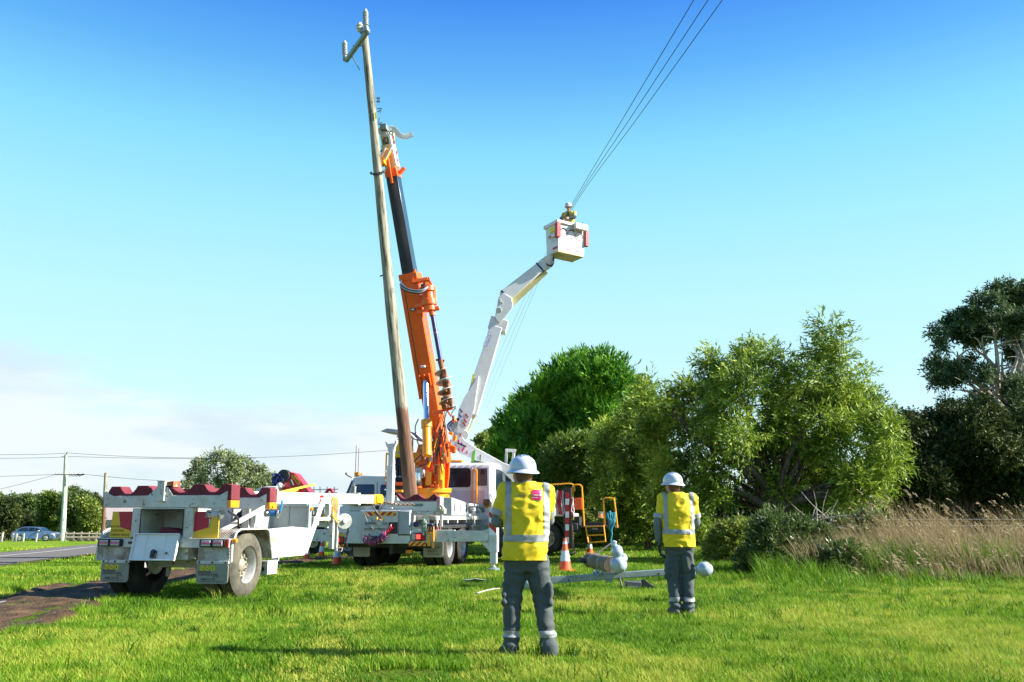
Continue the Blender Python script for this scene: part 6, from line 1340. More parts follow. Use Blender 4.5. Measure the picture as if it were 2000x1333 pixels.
b = MB(); q0, q1 = EP(1146, 1031, -.02), EP(1178, 1039, -.02); b.bb(min(q0.x, q1.x), q0.x + .02, q1.y, q0.y, q1.z, q0.z); sgn = b.build('sign_plate', 'print_black', ET)
lq = EP(1162, 1033.5, -.03); lettering('STAND', sgn, (0, 0, 0), .01, 'print_white', rot=Matrix.Translation(lq) @ Matrix.Rotation(R(-90), 4, 'Z') @ Matrix.Rotation(R(90), 4, 'X') @ Matrix.Diagonal((6, 8, 1, 1)))
b = MB(); q0, q1 = EP(1122, 973, .15), EP(1137, 996, .15); b.bb(.15, .8, q1.y, q0.y, q1.z, q0.z); b.build('orange_box', 'orange_paint', ET, .012)
b = MB(); b.cyl(EP(1174, 1012, .8), EP(1174, 1004, .8), .08, .06, n=14); b.build('beacon', 'lens_amber', ET); b = MB()
for k in range(5): a = math.pi * k / 5; c = EP(1174, 1008, .8); b.tube([c + Vector((math.cos(a) * .10 * s, math.sin(a) * .10 * s, -.08 if abs(s) == 1 else .14 - .02 * 0)) for s in (-1, -.8, 0, .8, 1)], .005, 4)
b.build('beacon_cage', 'steel', ET)
b = MB(); q = EP(1078, 977, .6); b.tube([EP(1060, 960, .6), EP(1080, 959, .6), EP(1080, 984, .6)], .02, 6); b.tube([EP(1065, 970, .6), EP(1080, 970, .6)], .012, 6); b.build('screen_frame', 'white_paint', ET)
b = MB(); b.bb(.2, .7, EP(1085, 988, .2).y, EP(1055, 988, .2).y, 1.585, 1.63); b.build('tray_lid', 'locker_grey', ET, .01)
# rear outrigger with striped plate
q = EP(1108, 1000, -.12)
b = MB(); q0, q1 = EP(1100, 953, -.10), EP(1117, 1072, -.10); b.bb(-.10, .12, q1.y, q0.y, q1.z, q0.z); ol = b.build('outrigger_leg', 'black_metal', ET, .006)
for k in range(9):
    z0, z1 = 962 + 12.5 * k, 962 + 12.5 * (k + 1) - .6; a_, c_ = EP(1104, z0, -.11), EP(1111.5, z1, -.11); b = MB(); b.bb(-.115, -.10, c_.y, a_.y, c_.z, a_.z); b.build('striped_block', 'reflect_red' if k % 2 == 0 else 'print_white', ol, .002)
b = MB(); c = EP(1110, 1082, -.1); b.lathe([(.16, 0), (.16, .04), (.04, .08)], (c.x, c.y, .02), (0, 0, 1), 12); b.build('foot_plate', 'galvanised', ol)
chain([EP(1117, 1025, -.15), EP(1119, 1050, -.18), EP(1120, 1068, -.2), EP(1124, 1084, -.25)], ET, .012, .07)
for k, (px, m2) in enumerate(((1088, 'sling_white'), (1092, 'sling_red'), (1096, 'sling_red'), (1099, 'sling_white'), (1118, 'sling_white'), (1115, 'sling_red'))):
    zz = 958 if k < 4 else 972; b = MB(); b.tube(spline([EP(px, zz, -.06), EP(px - 2 + k, zz + 20, -.10), EP(px + 3, zz + 40, -.1), EP(px + 1, zz + (46 if k < 4 else 30), -.12), EP(px - 2, zz + 25, -.12), EP(px + 2, zz + 2, -.08)], 4), .022, 6); o = b.build('lifting_sling', m2, ET)
# turret and booms: (px, py, Y) measured
def bw(*a): return EL(a[0], a[1], Y=a[2])
b = MB(); c = EL(1000, 960, v=1.2); b.cyl((1.2, c.y, 1.5), (1.2, c.y, 2.1), .42, n=24); b.bb(.85, 1.55, c.y - .35, c.y + .35, 2.1, 2.95); b.build('turret', 'white_paint', ET, .02)
def slab(pts, y0, y1, name, m, parent=ET, bev=.015):
    n = len(pts); vs = [bw(x, y, y0) for x, y in pts] + [bw(x, y, y1) for x, y in pts]
    b = MB(); b.add(vs, [tuple(range(n)), tuple(range(2 * n - 1, n - 1, -1))] + [(i, (i + 1) % n, n + (i + 1) % n, n + i) for i in range(n)]); return b.build(name, m, parent, bev)
YB = 28.6
lo = slab([(884, 848), (898, 846), (908, 860), (932, 876), (985, 905), (1006, 912), (1006, 945), (965, 908), (930, 900), (898, 886), (882, 870)], YB, YB + .62, 'lower_boom', 'clean_white')
slab([(923, 882), (929, 879), (926, 903), (920, 901)], YB - .012, YB + .63, 'boom_band', 'green_band', lo, .002)
slab([(937.5, 889), (940, 888), (938.5, 908), (936, 907)], YB - .010, YB + .63, 'boom_band', 'green_cover', lo, .002)
for x, y in ((887, 858), (896, 862), (902, 868), (890, 872), (896, 878), (903, 880), (880.5, 862), (899, 850), (906, 876), (912, 884)):
    slab([(x - 1.2, y - 3), (x + 1.2, y - 3.4), (x + 1.2, y + 3), (x - 1.2, y + 3.4)], YB - .012, YB + .01, 'reflective_patch', 'print_magenta', lo, 0)
slab([(893, 864), (903, 868), (911, 872), (910, 874), (902, 871), (893, 867)], YB - .014, YB, 'sticker', 'glass_blue', lo, 0)
b = MB(); b.cyl(bw(893, 840, YB + .1), bw(893, 840, YB + .55), .26, n=20); b.cyl(bw(906, 850, YB), bw(906, 850, YB + .6), .16, n=16); b.bar(bw(890, 846, YB + .3), bw(900, 822, YB + .3), .4, .3); b.build('elbow_joint', 'white_paint', ET, .01)
hose([bw(897, 818, YB - .1), bw(884, 822, YB - .1), bw(875, 830, YB - .1), bw(876, 838, YB - .1), bw(885, 848, YB)], .035, ET, 'hose_navy'); hose([bw(897, 820, YB - .1), bw(886, 825, YB - .1), bw(878, 833, YB - .1), bw(880, 841, YB - .1), bw(888, 849, YB)], .030, ET, 'hose_navy')
b = MB(); b.cyl(bw(905, 846, YB + .25), bw(926, 796, YB + .25), .085, n=14); b.build('boom_cylinder', 'white_paint', ET); b = MB(); b.cyl(bw(900, 862, YB + .25), bw(906, 842, YB + .25), .055, n=12); b.build('cylinder_rod', 'chrome', ET)
u0, u1 = bw(902, 846, YB + .28), bw(982, 600, YB + .28)
yu = Vector((0, 0, 0)) + (eiv.to_3x3() @ Vector((0, 1, 0)))
wide = .50
b = MB(); 
q1, q2 = bw(913, 818, YB + .28), bw(975, 632, YB + .28)
b.bar(bw(917, 808, YB + .28), bw(970, 640, YB + .28), .52, .46, up=yu, w1=.40, h1=.42); ub = b.build('upper_boom', 'clean_white', ET, .015)
slab([(896, 800), (906, 778), (934, 735), (935, 737), (926, 800), (915, 832), (903, 846), (893, 846), (894, 815)], YB - .02, YB + .05, 'boom_side_plate', 'clean_white', ub, .006)
slab([(915, 818), (927, 790), (931, 796), (930, 812), (924, 822), (914, 848), (908, 850)], YB + .45, YB + .6, 'boom_side_plate', 'fibreglass_cream', ub, .006)
for (x, y, c_) in ((900, 803, 'print_purple'), (898, 813, 'print_purple'), (911, 813, 'reflect_red'), (908, 823, 'reflect_red'), (906, 830, 'reflect_red')):
    slab([(x - 3.5, y - 4), (x - 1, y - 5), (x + 4, y + 1.5), (x + 2.5, y + 4)], YB - .03, YB - .015, 'reflective_patch', c_, ub, 0)
slab([(919.5, 748), (923, 731), (926.5, 731), (922.5, 749)], YB - .01, YB + .0, 'sticker', 'print_yellow', ub, 0)
for (x, y) in ((947, 673), (951.5, 663), (955.5, 652)):
    c = bw(x, y, YB - .012); b = MB(); ring = [c + (eiv.to_3x3() @ Vector((math.cos(a) * .055, 0, math.sin(a) * .085))) for a in [2 * math.pi * k / 16 for k in range(17)]]; b.tube(ring, .006, 4); b.build('sticker_ring', 'print_blue', ub)
b = MB(); b.tube([bw(950, 678, YB - .01), bw(959, 655, YB - .01)], .008, 4); b.build('sticker_ring', 'print_blue', ub)
b = MB(); b.bar(bw(970, 648, YB + .35), bw(977, 625, YB + .35), .62, .52, up=yu); b.bar(bw(964, 645, YB + .22), bw(982, 640, YB + .5), .3, .16); b.build('boom_collar', 'clean_white', ub, .02)
kn = slab([(973, 582), (983, 572), (999, 582), (1002, 594), (1000, 604), (985, 622), (975, 632), (966, 620), (970, 604)], YB + .02, YB + .48, 'knee_joint', 'clean_white')
b = MB()
for x, y, r in ((974, 607, .10), (976, 590, .04), (980, 592, .04), (977, 587, .035)): b.cyl(bw(x, y, YB - .0), bw(x, y, YB + .03), r, n=16)
b.build('pivot_cap', 'white_paint', kn, .004)
b = MB(); b.bar(bw(984, 583, YB + .25), bw(1058, 521, YB + .25), .44, .40, up=yu, w1=.34, h1=.33); fb = b.build('fly_boom', 'clean_white', ET, .012)
b = MB(); f0, f1 = bw(984, 583, YB + .25), bw(1058, 521, YB + .25); fd = (f1 - f0).normalized(); dn = fd.cross(yu).normalized(); dn = dn if dn.z < 0 else -dn
b.bar(f0 + dn * .212, f1 + dn * .165, .42, .02, up=yu, w1=.32); b.build('boom_underside', 'fibreglass_cream', fb)
for t in (.03, .93): b = MB(); p_ = f0.lerp(f1, t); b.bar(p_, p_ + fd * .06, .46 - .1 * t, .42 - .07 * t, up=yu); b.build('boom_band', 'hose_navy', fb)
b = MB(); b.bar(bw(1058, 521, YB + .25), bw(1074, 510, YB + .25), .38, .30, up=yu); b.cyl(bw(1072, 508, YB + .05), bw(1072, 508, YB + .5), .15, n=16); b.bar(bw(1070, 514, YB + .3), bw(1079, 494, YB + .3), .22, .14); b.build('bucket_pivot', 'clean_white', ET, .012)
hose([bw(1068, 516, YB), bw(1076, 520, YB), bw(1081, 514, YB), bw(1081, 502, YB)], .03, ET); hose([bw(1066, 514, YB), bw(1074, 517, YB), bw(1078, 512, YB), bw(1079, 503, YB)], .025, ET, 'locker_grey')
# bucket, turned 35 degrees
bc = P(1104, 500, 28.95)
bk = bpy.data.objects.new('bucket', None)
BM_ = Matrix.Translation(bc) @ Matrix.Rotation(R(30), 4, 'Z') @ Matrix.Rotation(R(2), 4, 'Y'); Bl = eiv @ BM_
def bkb(mb, name, m, parent=ET, bev=.01):
    mb.v = [Bl @ v for v in mb.v]; return mb.build(name, m, parent, bev)
WX, WY, HZ_ = 1.18, .80, 1.06
b = MB(); t = .05
vs = []
for z, s in ((0, .90), (HZ_, 1.0)):
    for sx, sy in ((-1, -1), (1, -1), (1, 1), (-1, 1)): vs.append((sx * WX / 2 * s, sy * WY / 2 * s, z))
for z, s in ((.05, .86), (HZ_, .93)):
    for sx, sy in ((-1, -1), (1, -1), (1, 1), (-1, 1)): vs.append((sx * WX / 2 * s, sy * WY / 2 * s, z))
fs = [(3, 2, 1, 0), (8, 9, 10, 11)]
for i in range(4): j = (i + 1) % 4; fs += [(i, j, 4 + j, 4 + i), (12 + i, 12 + j, 8 + j, 8 + i), (4 + i, 4 + j, 12 + j, 12 + i)]
b.add(vs, fs); bk = bkb(b, 'bucket', 'clean_white', ET, .02)
b = MB(); b.bb(-WX / 2 - .05, WX / 2 + .05, -WY / 2 - .05, -WY / 2 + .06, HZ_ - .10, HZ_ + .02); b.bb(-WX / 2 - .05, WX / 2 + .05, WY / 2 - .06, WY / 2 + .05, HZ_ - .10, HZ_ + .02); b.bb(-WX / 2 - .05, -WX / 2 + .06, -WY / 2, WY / 2, HZ_ - .10, HZ_ + .02); b.bb(WX / 2 - .06, WX / 2 + .05, -WY / 2, WY / 2, HZ_ - .10, HZ_ + .02); bkb(b, 'bucket_rim', 'clean_white', bk, .015)
b = MB(); b.bb(-.53, .53, -.36, .36, -.05, .0); 
bkb(b, 'bucket_floor', 'fibreglass_cream', bk, .008)
for x in (-.22, .12): b = MB(); b.bb(x, x + .02, -.36, .36, -.06, -.048); bkb(b, 'floor_rib', 'trailer_paint', bk, 0)
b = MB(); b.bb(.02, WX / 2 - .06, -WY / 2 - .20, -WY / 2 - .05, HZ_ - .22, HZ_ - .0); bkb(b, 'control_box', 'clean_white', bk, .02)
b = MB(); b.bb(-WX / 2 - .07, -WX / 2 + .09, -WY / 2 - .07, -WY / 2 + .09, HZ_ - .62, HZ_ - .10); bkb(b, 'red_corner_pad', 'reflect_red', bk, .02)
b = MB(); b.bb(WX / 2 - .06, WX / 2 + .08, -WY / 2 - .05, -WY / 2 + .09, HZ_ - .72, HZ_ - .12); bkb(b, 'red_corner_pad', 'reflect_red', bk, .02)
for k, x in enumerate((-.33, -.02, .30)):
    b = MB(); ring = [(x + .14 * math.cos(a), -WY / 2 * .965 - .012, .66 + .14 * math.sin(a)) for a in [2 * math.pi * i / 20 for i in range(21)]]; b.tube(ring, .008, 4); bkb(b, 'sticker_ring', 'hose_pink', bk, 0)
    if k < 2: b = MB(); b.tube([(x + .13 * math.cos(a), -WY / 2 * .975 - .02, .68 + .14 * math.sin(a)) for a in [math.pi * (.2 + .6 * i / 8) for i in range(9)]], .014, 4); bkb(b, 'sticker_print', 'print_black', bk, 0)
for x in (-.15, .27): b = MB(); b.bb(x - .10, x + .10, -WY / 2 * .91 - .012, -WY / 2 * .90, .10, .125); bkb(b, 'reflective_patch', 'hose_pink', bk, 0)
b = MB(); b.bb(-WX / 2 - .012, -WX / 2 * .97, -.28, .12, .72, .88); bkb(b, 'sticker', 'print_yellow', bk, 0)
b = MB(); b.bb(-WX / 2 - .03, -WX / 2 * .95, -.30, .14, .52, .62); bkb(b, 'handle_rail', 'clean_white', bk, .01)
for y0, y1, z0 in ((-.05, .14, .54), (-.33, -.05, .09)): b = MB(); b.bb(-WX / 2 * (1.06 if z0 > .3 else .95) - .0, -WX / 2 * .9, y0, y1, z0, z0 + .07); bkb(b, 'reflective_patch', 'print_magenta', bk, 0)
b = MB(); b.cyl((.45, -.3, HZ_), (.50, -.3, HZ_ + .18), .012, n=6); bkb(b, 'aerial', 'hose_navy', bk, 0)
# load-rest frame on the truck roof side
b = MB()
for x0, x1 in ((988, 990), (1001, 1004)): b.bar(bw(x0, 908, 29.6), bw(x1, 880, 29.6), .09, .09)
b.bar(bw(987, 880, 29.6), bw(1008, 881, 29.6), .12, .10); b.build('boom_rest', 'white_paint', ET, .006)
b = MB(); b.bar(bw(995, 925, 29.6), bw(1010, 950, 29.6), .5, .4); b.build('boom_base', 'white_paint', ET, .03)
# dual cab
def YL(px): return EL(px, 960, v=0).y
side = [(5.2, 1.05), (5.2, 2.45), (5.45, 2.60), (6.6, 2.62), (6.95, 2.52), (7.30, 1.65), (7.45, 1.55), (7.5, .75), (6.9, .7), (6.8, 1.05)]
side = [(y - .05, z if z < 2 else z + .08) for y, z in side]
b = MB(); b.prism(side, .0, 2.25, 'x'); ec = b.build('cab', 'clean_white', ET, .05, seg=3)
def sidewin(pts, name='side_window', m='glass_blue', x=-.004):
    b = MB(); b.prism(pts, x - .006, x, 'x'); return b.build(name, m, ec, .002)
def rr2(y0, y1, z0, z1, r): return [(y, z) for y, z in rrect(y0, y1, z0, z1, r)]
sidewin(rr2(5.42, 5.88, 1.68, 2.36, .08)); sidewin([(6.10, 1.68), (6.10, 2.33), (6.15, 2.37), (6.75, 2.37), (6.85, 2.30), (7.10, 1.70), (7.08, 1.68)])
b = MB()
for y in (6.0, 5.25): b.bb(-.008, .0, y - .008, y + .008, 1.1, 2.45)
b.build('door_seam', 'black_metal', ec)
b = MB(); b.prism([(6.92, 2.48), (7.26, 1.68), (7.30, 1.70), (6.97, 2.52)], .05, 2.2, 'x'); b.build('windscreen', 'glass_blue', ec)
b = MB(); b.bar((-.006, 6.93, 2.50), (-.006, 7.27, 1.66), .05, .07, up=(1, 0, 0)); b.build('windscreen_pillar', 'hose_navy', ec, .01)
b = MB(); b.bb(-.22, -.02, 6.75, 6.86, 1.9, 2.3); b.tube([(-.02, 6.8, 2.35), (-.15, 6.8, 2.38), (-.15, 6.8, 2.2)], .015, 5); b.build('mirror', 'locker_grey', ec, .02)
b = MB(); b.bb(.9, 1.1, 6.3, 6.5, 2.45, 2.52); b.bb(.2, 2.0, 6.2, 6.3, 2.625, 2.66); b.build('roof_rack', 'white_paint', ec, .006)
for px in (695, 700, 707): q = EL(px, 922, v=.6); b = MB(); b.cyl((q.x, q.y, 2.66), (q.x, q.y, 2.84 if px < 705 else 2.78), .05, n=12); b.build('beacon', 'lens_amber', ec, .01)
for px, py in ((696, 870), (701, 876)): q = EL(px, py, v=.6); b = MB(); b.cyl((q.x, q.y, 2.66), q, .012, n=6); b.build('aerial', 'hose_mauve', ec)
b = MB(); b.tube(spline([(.1, 7.0, 2.62), (.1, 7.15, 2.68), (.1, 7.2, 2.74)], 3), .02, 6); b.cyl((.1, 7.2, 2.72), (.1, 7.22, 2.79), .035, n=8); b.build('spotlight', 'print_black', ec)
b = MB(); b.bb(.1, 2.15, 3.7, 5.0, 1.2, 1.9); b.build('body_locker', 'white_paint', ET, .02)

# ------------------------------------------------------------ loader crane truck behind the trailer beam
LT = thing('loader_crane_truck', 'slat-sided tray truck with folded red loader crane half hidden behind the pole trailer', 'truck', (-9.1, 35.0, gz(-9.1, 35)), -78)
liv = PMAT[LT.name].inverted()
def LL(px, py, v=0.0):
    a = liv @ Vector((0, 0, 1.2)); c = liv @ P(px, py, 35); d = c - a; return a + d * ((v - a.x) / d.x)
def lslab(pts, v0, v1, name, m, parent=LT, bev=.01):
    n = len(pts); vs = [LL(x, y, v0) for x, y in pts] + [LL(x, y, v0) + Vector((v1 - v0, 0, 0)) for x, y in pts]
    b = MB(); b.add(vs, [tuple(range(n)), tuple(range(2 * n - 1, n - 1, -1))] + [(i, (i + 1) % n, n + (i + 1) % n, n + i) for i in range(n)]); return b.build(name, m, parent, bev)
for px in (570, 680): q = LL(px, 1050, 0); wheel(LT, (-.0, q.y, .5), .5, .25, -1, deep=.1); wheel(LT, (2.2, q.y, .5), .5, .25, 1, deep=.1)
lslab([(530, 1020), (700, 1020), (700, 1030), (530, 1030)], .2, 2.1, 'tray_floor', 'trailer_paint')
lslab([(530, 1030), (700, 1030), (700, 1038), (530, 1038)], .6, 1.6, 'chassis_rail', 'black_metal')
for k in range(15):
    x = 592 + 7.2 * k; lslab([(x, 993), (x + 5, 993), (x + 5, 1019), (x, 1019)], .1, .14, 'tray_slat', 'flap_tan', bev=0)
for y0 in (991, 1005, 1018): lslab([(590, y0), (700, y0), (700, y0 + 3), (590, y0 + 3)], .06, .1, 'tray_rail', 'flap_tan', bev=0)
lslab([(606, 1008), (640, 1003), (650, 1012), (648, 1018), (606, 1018)], .02, .05, 'warning_board', 'sign_yellow'); lslab([(606, 1008), (625, 1004), (632, 1010), (606, 1014)], .0, .02, 'crimson_panel', 'sign_crimson')
lslab([(600, 964), (660, 962), (660, 965), (600, 967)], .5, .56, 'headboard_rail', 'white_paint', bev=0)
lslab([(605, 956), (660, 955), (660, 957), (605, 958)], .5, .54, 'headboard_rail', 'steel', bev=0)
for x in (612, 624, 638, 652): lslab([(x, 951), (x + 1.5, 951), (x + 1.5, 968), (x, 968)], .5, .53, 'rack_post', 'steel', bev=0)
b = MB()
for k in range(3): b.tube(spline([LL(633 + 2 * k, 966, .3), LL(640 + k, 957 + k, .3), LL(647, 956 + 2 * k, .3), LL(652 - k, 966, .3)], 4), .03, 6)
b.build('red_hose', 'hose_red', LT)
rc = lslab([(545, 922), (553, 919), (569, 923), (576, 925), (606, 963), (598, 966), (585, 952), (572, 950), (558, 952), (552, 945)], .6, 1.1, 'loader_crane_arm', 'red_crane')
lslab([(569, 931), (571, 928), (575, 928), (586, 942), (585, 946), (581, 946)], .585, .6, 'maker_label', 'safety_yellow', rc, .0)
Mx = Matrix.Identity(4); a0, a1 = LL(571, 929, .58), LL(584, 945, .58); dx_ = (a1 - a0).normalized(); nz_ = Vector((-1, 0, 0)); dy_ = nz_.cross(dx_).normalized()
for i_, c_ in enumerate((dx_, dy_, nz_)):
    for j_ in range(3): Mx[j_][i_] = c_[j_]
Mx.translation = LL(577.5, 937, .578); lettering('PALFINGER', rc, (0, 0, 0), .085, 'print_black', rot=Mx)
b = MB(); c = LL(553, 930, .5); b.cyl(c, c + Vector((.25, 0, 0)), .26, n=22); b.cyl(LL(567, 938, .5), LL(572, 950, .5), .07); b.build('crane_joint', 'black_metal', rc, .01)
b = MB(); g = random.Random(8)
for k in range(22): b.tube(spline([LL(g.uniform(530, 552), g.uniform(925, 950), .4 + g.uniform(0, .3)) for _ in range(4)], 4), .035, 5)
b.build('hose_bundle', 'hose_navy', LT); 
lslab([(540, 945), (546, 943), (549, 952), (538, 953)], .3, .6, 'hydraulic_tank', 'print_white', LT, .03)
lslab([(550, 950), (585, 950), (590, 1025), (548, 1025)], .7, 1.2, 'crane_column', 'red_crane', LT, .02)
lslab([(500, 955), (520, 950), (540, 950), (545, 1025), (500, 1025)], .2, 2.1, 'cab', 'white_paint', LT, .04)
lslab([(504, 962), (522, 957), (536, 957), (537, 985), (504, 985)], .18, .2, 'side_window', 'glass_blue', LT, .0)
# yellow folded ramp lying along the trailer beam
b = MB(); b.bar(P(546, 962, 16.8), P(612, 947, 17.6), .09, .03); b.bar(P(548, 966, 16.7), P(580, 957, 17.2), .05, .04)
ldr = b.build('folded_ramp', 'print_yellow', None, .004); tag(ldr, 'yellow folded plank lying on the beam of the pole trailer', 'plank')
# ------------------------------------------------------------ people
def capsule(b, p0, p1, r0, r1, n=14):
    """tapered limb with rounded ends; r may be (rx, ry)"""
    p0, p1 = Vector(p0), Vector(p1); d = (p1 - p0).normalized(); L = (p1 - p0).length; prof = []
    for k in range(5): a = math.pi / 2 * (1 - k / 4); prof.append((r0 * math.cos(a), -r0 * math.sin(a)))
    for k in range(1, 5): a = math.pi / 2 * k / 4; prof.append((r1 * math.cos(a), L + r1 * math.sin(a)))
    b.lathe(prof, p0, d, n)
def stack(b, rings, n=24):
    """closed body of elliptic rings (x, y, z, rx, ry, power)"""
    vs = []
    for x, y, z, rx, ry in rings:
        for k in range(n):
            a = 2 * math.pi * k / n; c, s = math.cos(a), math.sin(a); e = .82
            vs.append((x + rx * math.copysign(abs(c) ** e, c), y + ry * math.copysign(abs(s) ** e, s), z))
    m = len(rings); fs = [(i * n + k, i * n + (k + 1) % n, (i + 1) * n + (k + 1) % n, (i + 1) * n + k) for i in range(m - 1) for k in range(n)]
    fs += [tuple(range(n - 1, -1, -1)), tuple(range(len(vs) - n, len(vs)))]
    b.add(vs, fs)
def fuse(b, name, mats, parent, voxel=.012, iters=3, wrinkle=None, cut=None):
    o = b.build('tmp', mats, None, smooth=True)
    r = o.modifiers.new('r', 'REMESH'); r.mode = 'VOXEL'; r.voxel_size = voxel; r.use_smooth_shade = True
    s = o.modifiers.new('s', 'SMOOTH'); s.iterations = iters; s.factor = .6
    dg = bpy.context.evaluated_depsgraph_get(); me = bpy.data.meshes.new_from_object(o.evaluated_get(dg)); bpy.data.objects.remove(o)
    if wrinkle:
        nv = len(me.vertices); co = np.empty(nv * 3, np.float32); me.vertices.foreach_get('co', co); co = co.reshape(-1, 3)
        no = np.empty(nv * 3, np.float32); me.vertex_normals.foreach_get('vector', no); no = no.reshape(-1, 3)
        d = np.array([wrinkle(*map(float, c)) for c in co]); co = co + no * d[:, None]; me.vertices.foreach_set('co', co.astype(np.float32).ravel()); me.update()
    me.polygons.foreach_set('use_smooth', [True] * len(me.polygons)); me.name = name
    if cut:
        bm = bmesh.new(); bm.from_mesh(me)
        for pco, pno in cut: bmesh.ops.bisect_plane(bm, geom=bm.verts[:] + bm.edges[:] + bm.faces[:], plane_co=pco, plane_no=pno, clear_outer=True)
        bm.to_mesh(me); bm.free()
    o = bpy.data.objects.new(name, me); COL.objects.link(o)
    if parent is not None: o.parent = parent
    return o
def band(src, planes, off, name, m, parent, keep=None):
    """a strip of tape or print that follows the cloth beneath it"""
    bm = bmesh.new(); bm.from_mesh(src.data)
    for pco, pno in planes: bmesh.ops.bisect_plane(bm, geom=bm.verts[:] + bm.edges[:] + bm.faces[:], plane_co=pco, plane_no=pno, clear_outer=True)
    if keep:
        bad = [f for f in bm.faces if not keep(f.calc_center_median(), f.normal)]; bmesh.ops.delete(bm, geom=bad, context='FACES')
    bm.normal_update()
    if not bm.faces: bm.free(); return None
    nrm_ = {v: v.normal.copy() for v in bm.verts}
    for v in bm.verts: v.co += nrm_[v] * off
    me = bpy.data.meshes.new(name); bm.to_mesh(me); bm.free(); me.materials.clear(); me.materials.append(MATS[m]); me.polygons.foreach_set('use_smooth', [True] * len(me.polygons))
    o = bpy.data.objects.new(name, me); COL.objects.link(o); o.parent = parent
    return o
def folds(seed, amp=.010, vert=False):
    def f(x, y, z):
        p = Vector((x * 3.2 + seed, y * 3.2, z * 5.5)); q = Vector((x * 8 + z * 6 + seed, y * 8, z * 13 - x * 5))
        a = noise.noise(p) * 1.1; r = 1 - abs(noise.noise(q)) * 2.6
        return amp * (a + .55 * r - .25)
    return f
def trouser_folds(seed, knee=.50, amp=.019):
    def f(x, y, z):
        k = math.exp(-((z - .16) / .13) ** 2) * 1.0 + math.exp(-((z - knee) / .10) ** 2) * .8 + math.exp(-((z - .72) / .12) ** 2) * .6
        ring = math.sin(z * 62 + noise.noise(Vector((x * 6 + seed, y * 6, z * 5))) * 7 + x * 9) * .5
        q = Vector((x * 7 + seed, y * 7, z * 3.5)); r = noise.noise(q)
        return amp * (ring * k + .9 * r)
    return f
def person(name, label, loc, yaw, group=None, J=None, scale=1.0, torso=None, shirt='hivis_yellow', trouser='trouser_grey', sleeve_low='sleeve_grey', gloves=False, helmet='helmet_white', voxel=.011, head_turn=0, head_tilt=0, seed=1, face=False, short=False, hands_on=None):
    """J: joints in local metres, +y is where the person faces"""
    T = thing(name, label, 'person', loc, yaw, group)
    hd = Vector(J['head']); nk = Vector(J['neck']); pel = Vector(J['pelvis']); ch = Vector(J['chest'])
    # body: one continuous surface
    b = MB()
    stack(b, [(pel.x, pel.y, pel.z - .10, .10, .08), (pel.x, pel.y, pel.z - .03, .155, .105), (pel.x, pel.y, pel.z + .06, .165, .11), (pel.x * .6 + ch.x * .4, pel.y * .6 + ch.y * .4, pel.z * .55 + ch.z * .45, .15, .105), (ch.x, ch.y, ch.z - .05, .165, .12), (ch.x, ch.y, ch.z + .10, .175, .115), (nk.x, nk.y, nk.z - .08, .12, .09), (nk.x, nk.y, nk.z - .02, .062, .062)])
    capsule(b, nk - Vector((0, 0, .05)), hd - Vector((0, .01, .06)), .058, .055)
    ht = Matrix.Rotation(R(head_turn), 3, 'Z') @ Matrix.Rotation(R(head_tilt), 3, 'X')
    def H(x, y, z): return hd + ht @ Vector((x, y, z))
    hb = MB()
    for c, r in (((0, -.012, .03), .092), ((0, .01, .0), .082), ((0, .028, -.045), .062), ((0, .045, -.075), .040)): hb.lathe([(r * math.sin(math.pi * k / 10), -r * math.cos(math.pi * k / 10)) for k in range(11)], H(*c), (0, 0, 1), 16)
    capsule(hb, H(0, .085, .012), H(0, .108, -.018), .012, .015)                       # nose
    for s in (-1, 1):
        capsule(hb, H(s * .082, -.01, .015), H(s * .084, -.012, -.018), .014, .010)     # ears
        capsule(hb, H(s * .045, .07, .032), H(s * .015, .085, .032), .014, .012)        # brow
        capsule(hb, H(s * .045, .062, -.02), H(s * .035, .06, -.03), .022, .018)
    capsule(hb, H(-.02, .083, -.047), H(.02, .083, -.047), .009, .009); capsule(hb, H(-.015, .08, -.062), H(.015, .08, -.062), .009, .009)
    b.v += hb.v[:0]; o_ = len(b.v); b.v += hb.v; b.f += [tuple(o_ + i for i in f) for f in hb.f]; b.m += hb.m
    for s in 'LR':
        sh, el, wr, fi = (Vector(J[k + s]) for k in ('sh', 'el', 'wr', 'fi'))
        capsule(b, sh, el, .050, .040); capsule(b, el, wr, .040, .028)
        hnd(b, wr, fi, J.get('thumb' + s, (0, 1, 0)), 1.0)
        hp, kn_, an, to = (Vector(J[k + s]) for k in ('hip', 'kn', 'an', 'to'))
        capsule(b, hp, kn_, .082, .056); capsule(b, kn_, an, .054, .040); capsule(b, an, to - (to - an) * .2 + Vector((0, 0, -.0)), .040, .035)
    body = fuse(b, 'body', 'skin', T, .0085, 3)
    # trousers
    b = MB()
    stack(b, [(pel.x, pel.y, pel.z - .14, .10, .09), (pel.x, pel.y, pel.z - .06, .178, .128), (pel.x, pel.y, pel.z + .05, .180, .128), (pel.x, pel.y, pel.z + .13, .170, .120)])
    for s in 'LR':
        hp, kn_, an, to = (Vector(J[k + s]) for k in ('hip', 'kn', 'an', 'to'))
        capsule(b, hp, kn_, .106, .086); capsule(b, kn_, an + Vector((0, 0, .03)), .084, .080); capsule(b, an + Vector((0, 0, .03)), an + Vector((0, .0, .0)), .082, .082)
        sd = -1 if s == 'L' else 1; q = hp.lerp(kn_, .80) + Vector((sd * .082, -.01, 0)); b.box(q, (.035, .17, .19))
    tr = fuse(b, 'trousers', trouser, T, .013, 3, trouser_folds(seed))
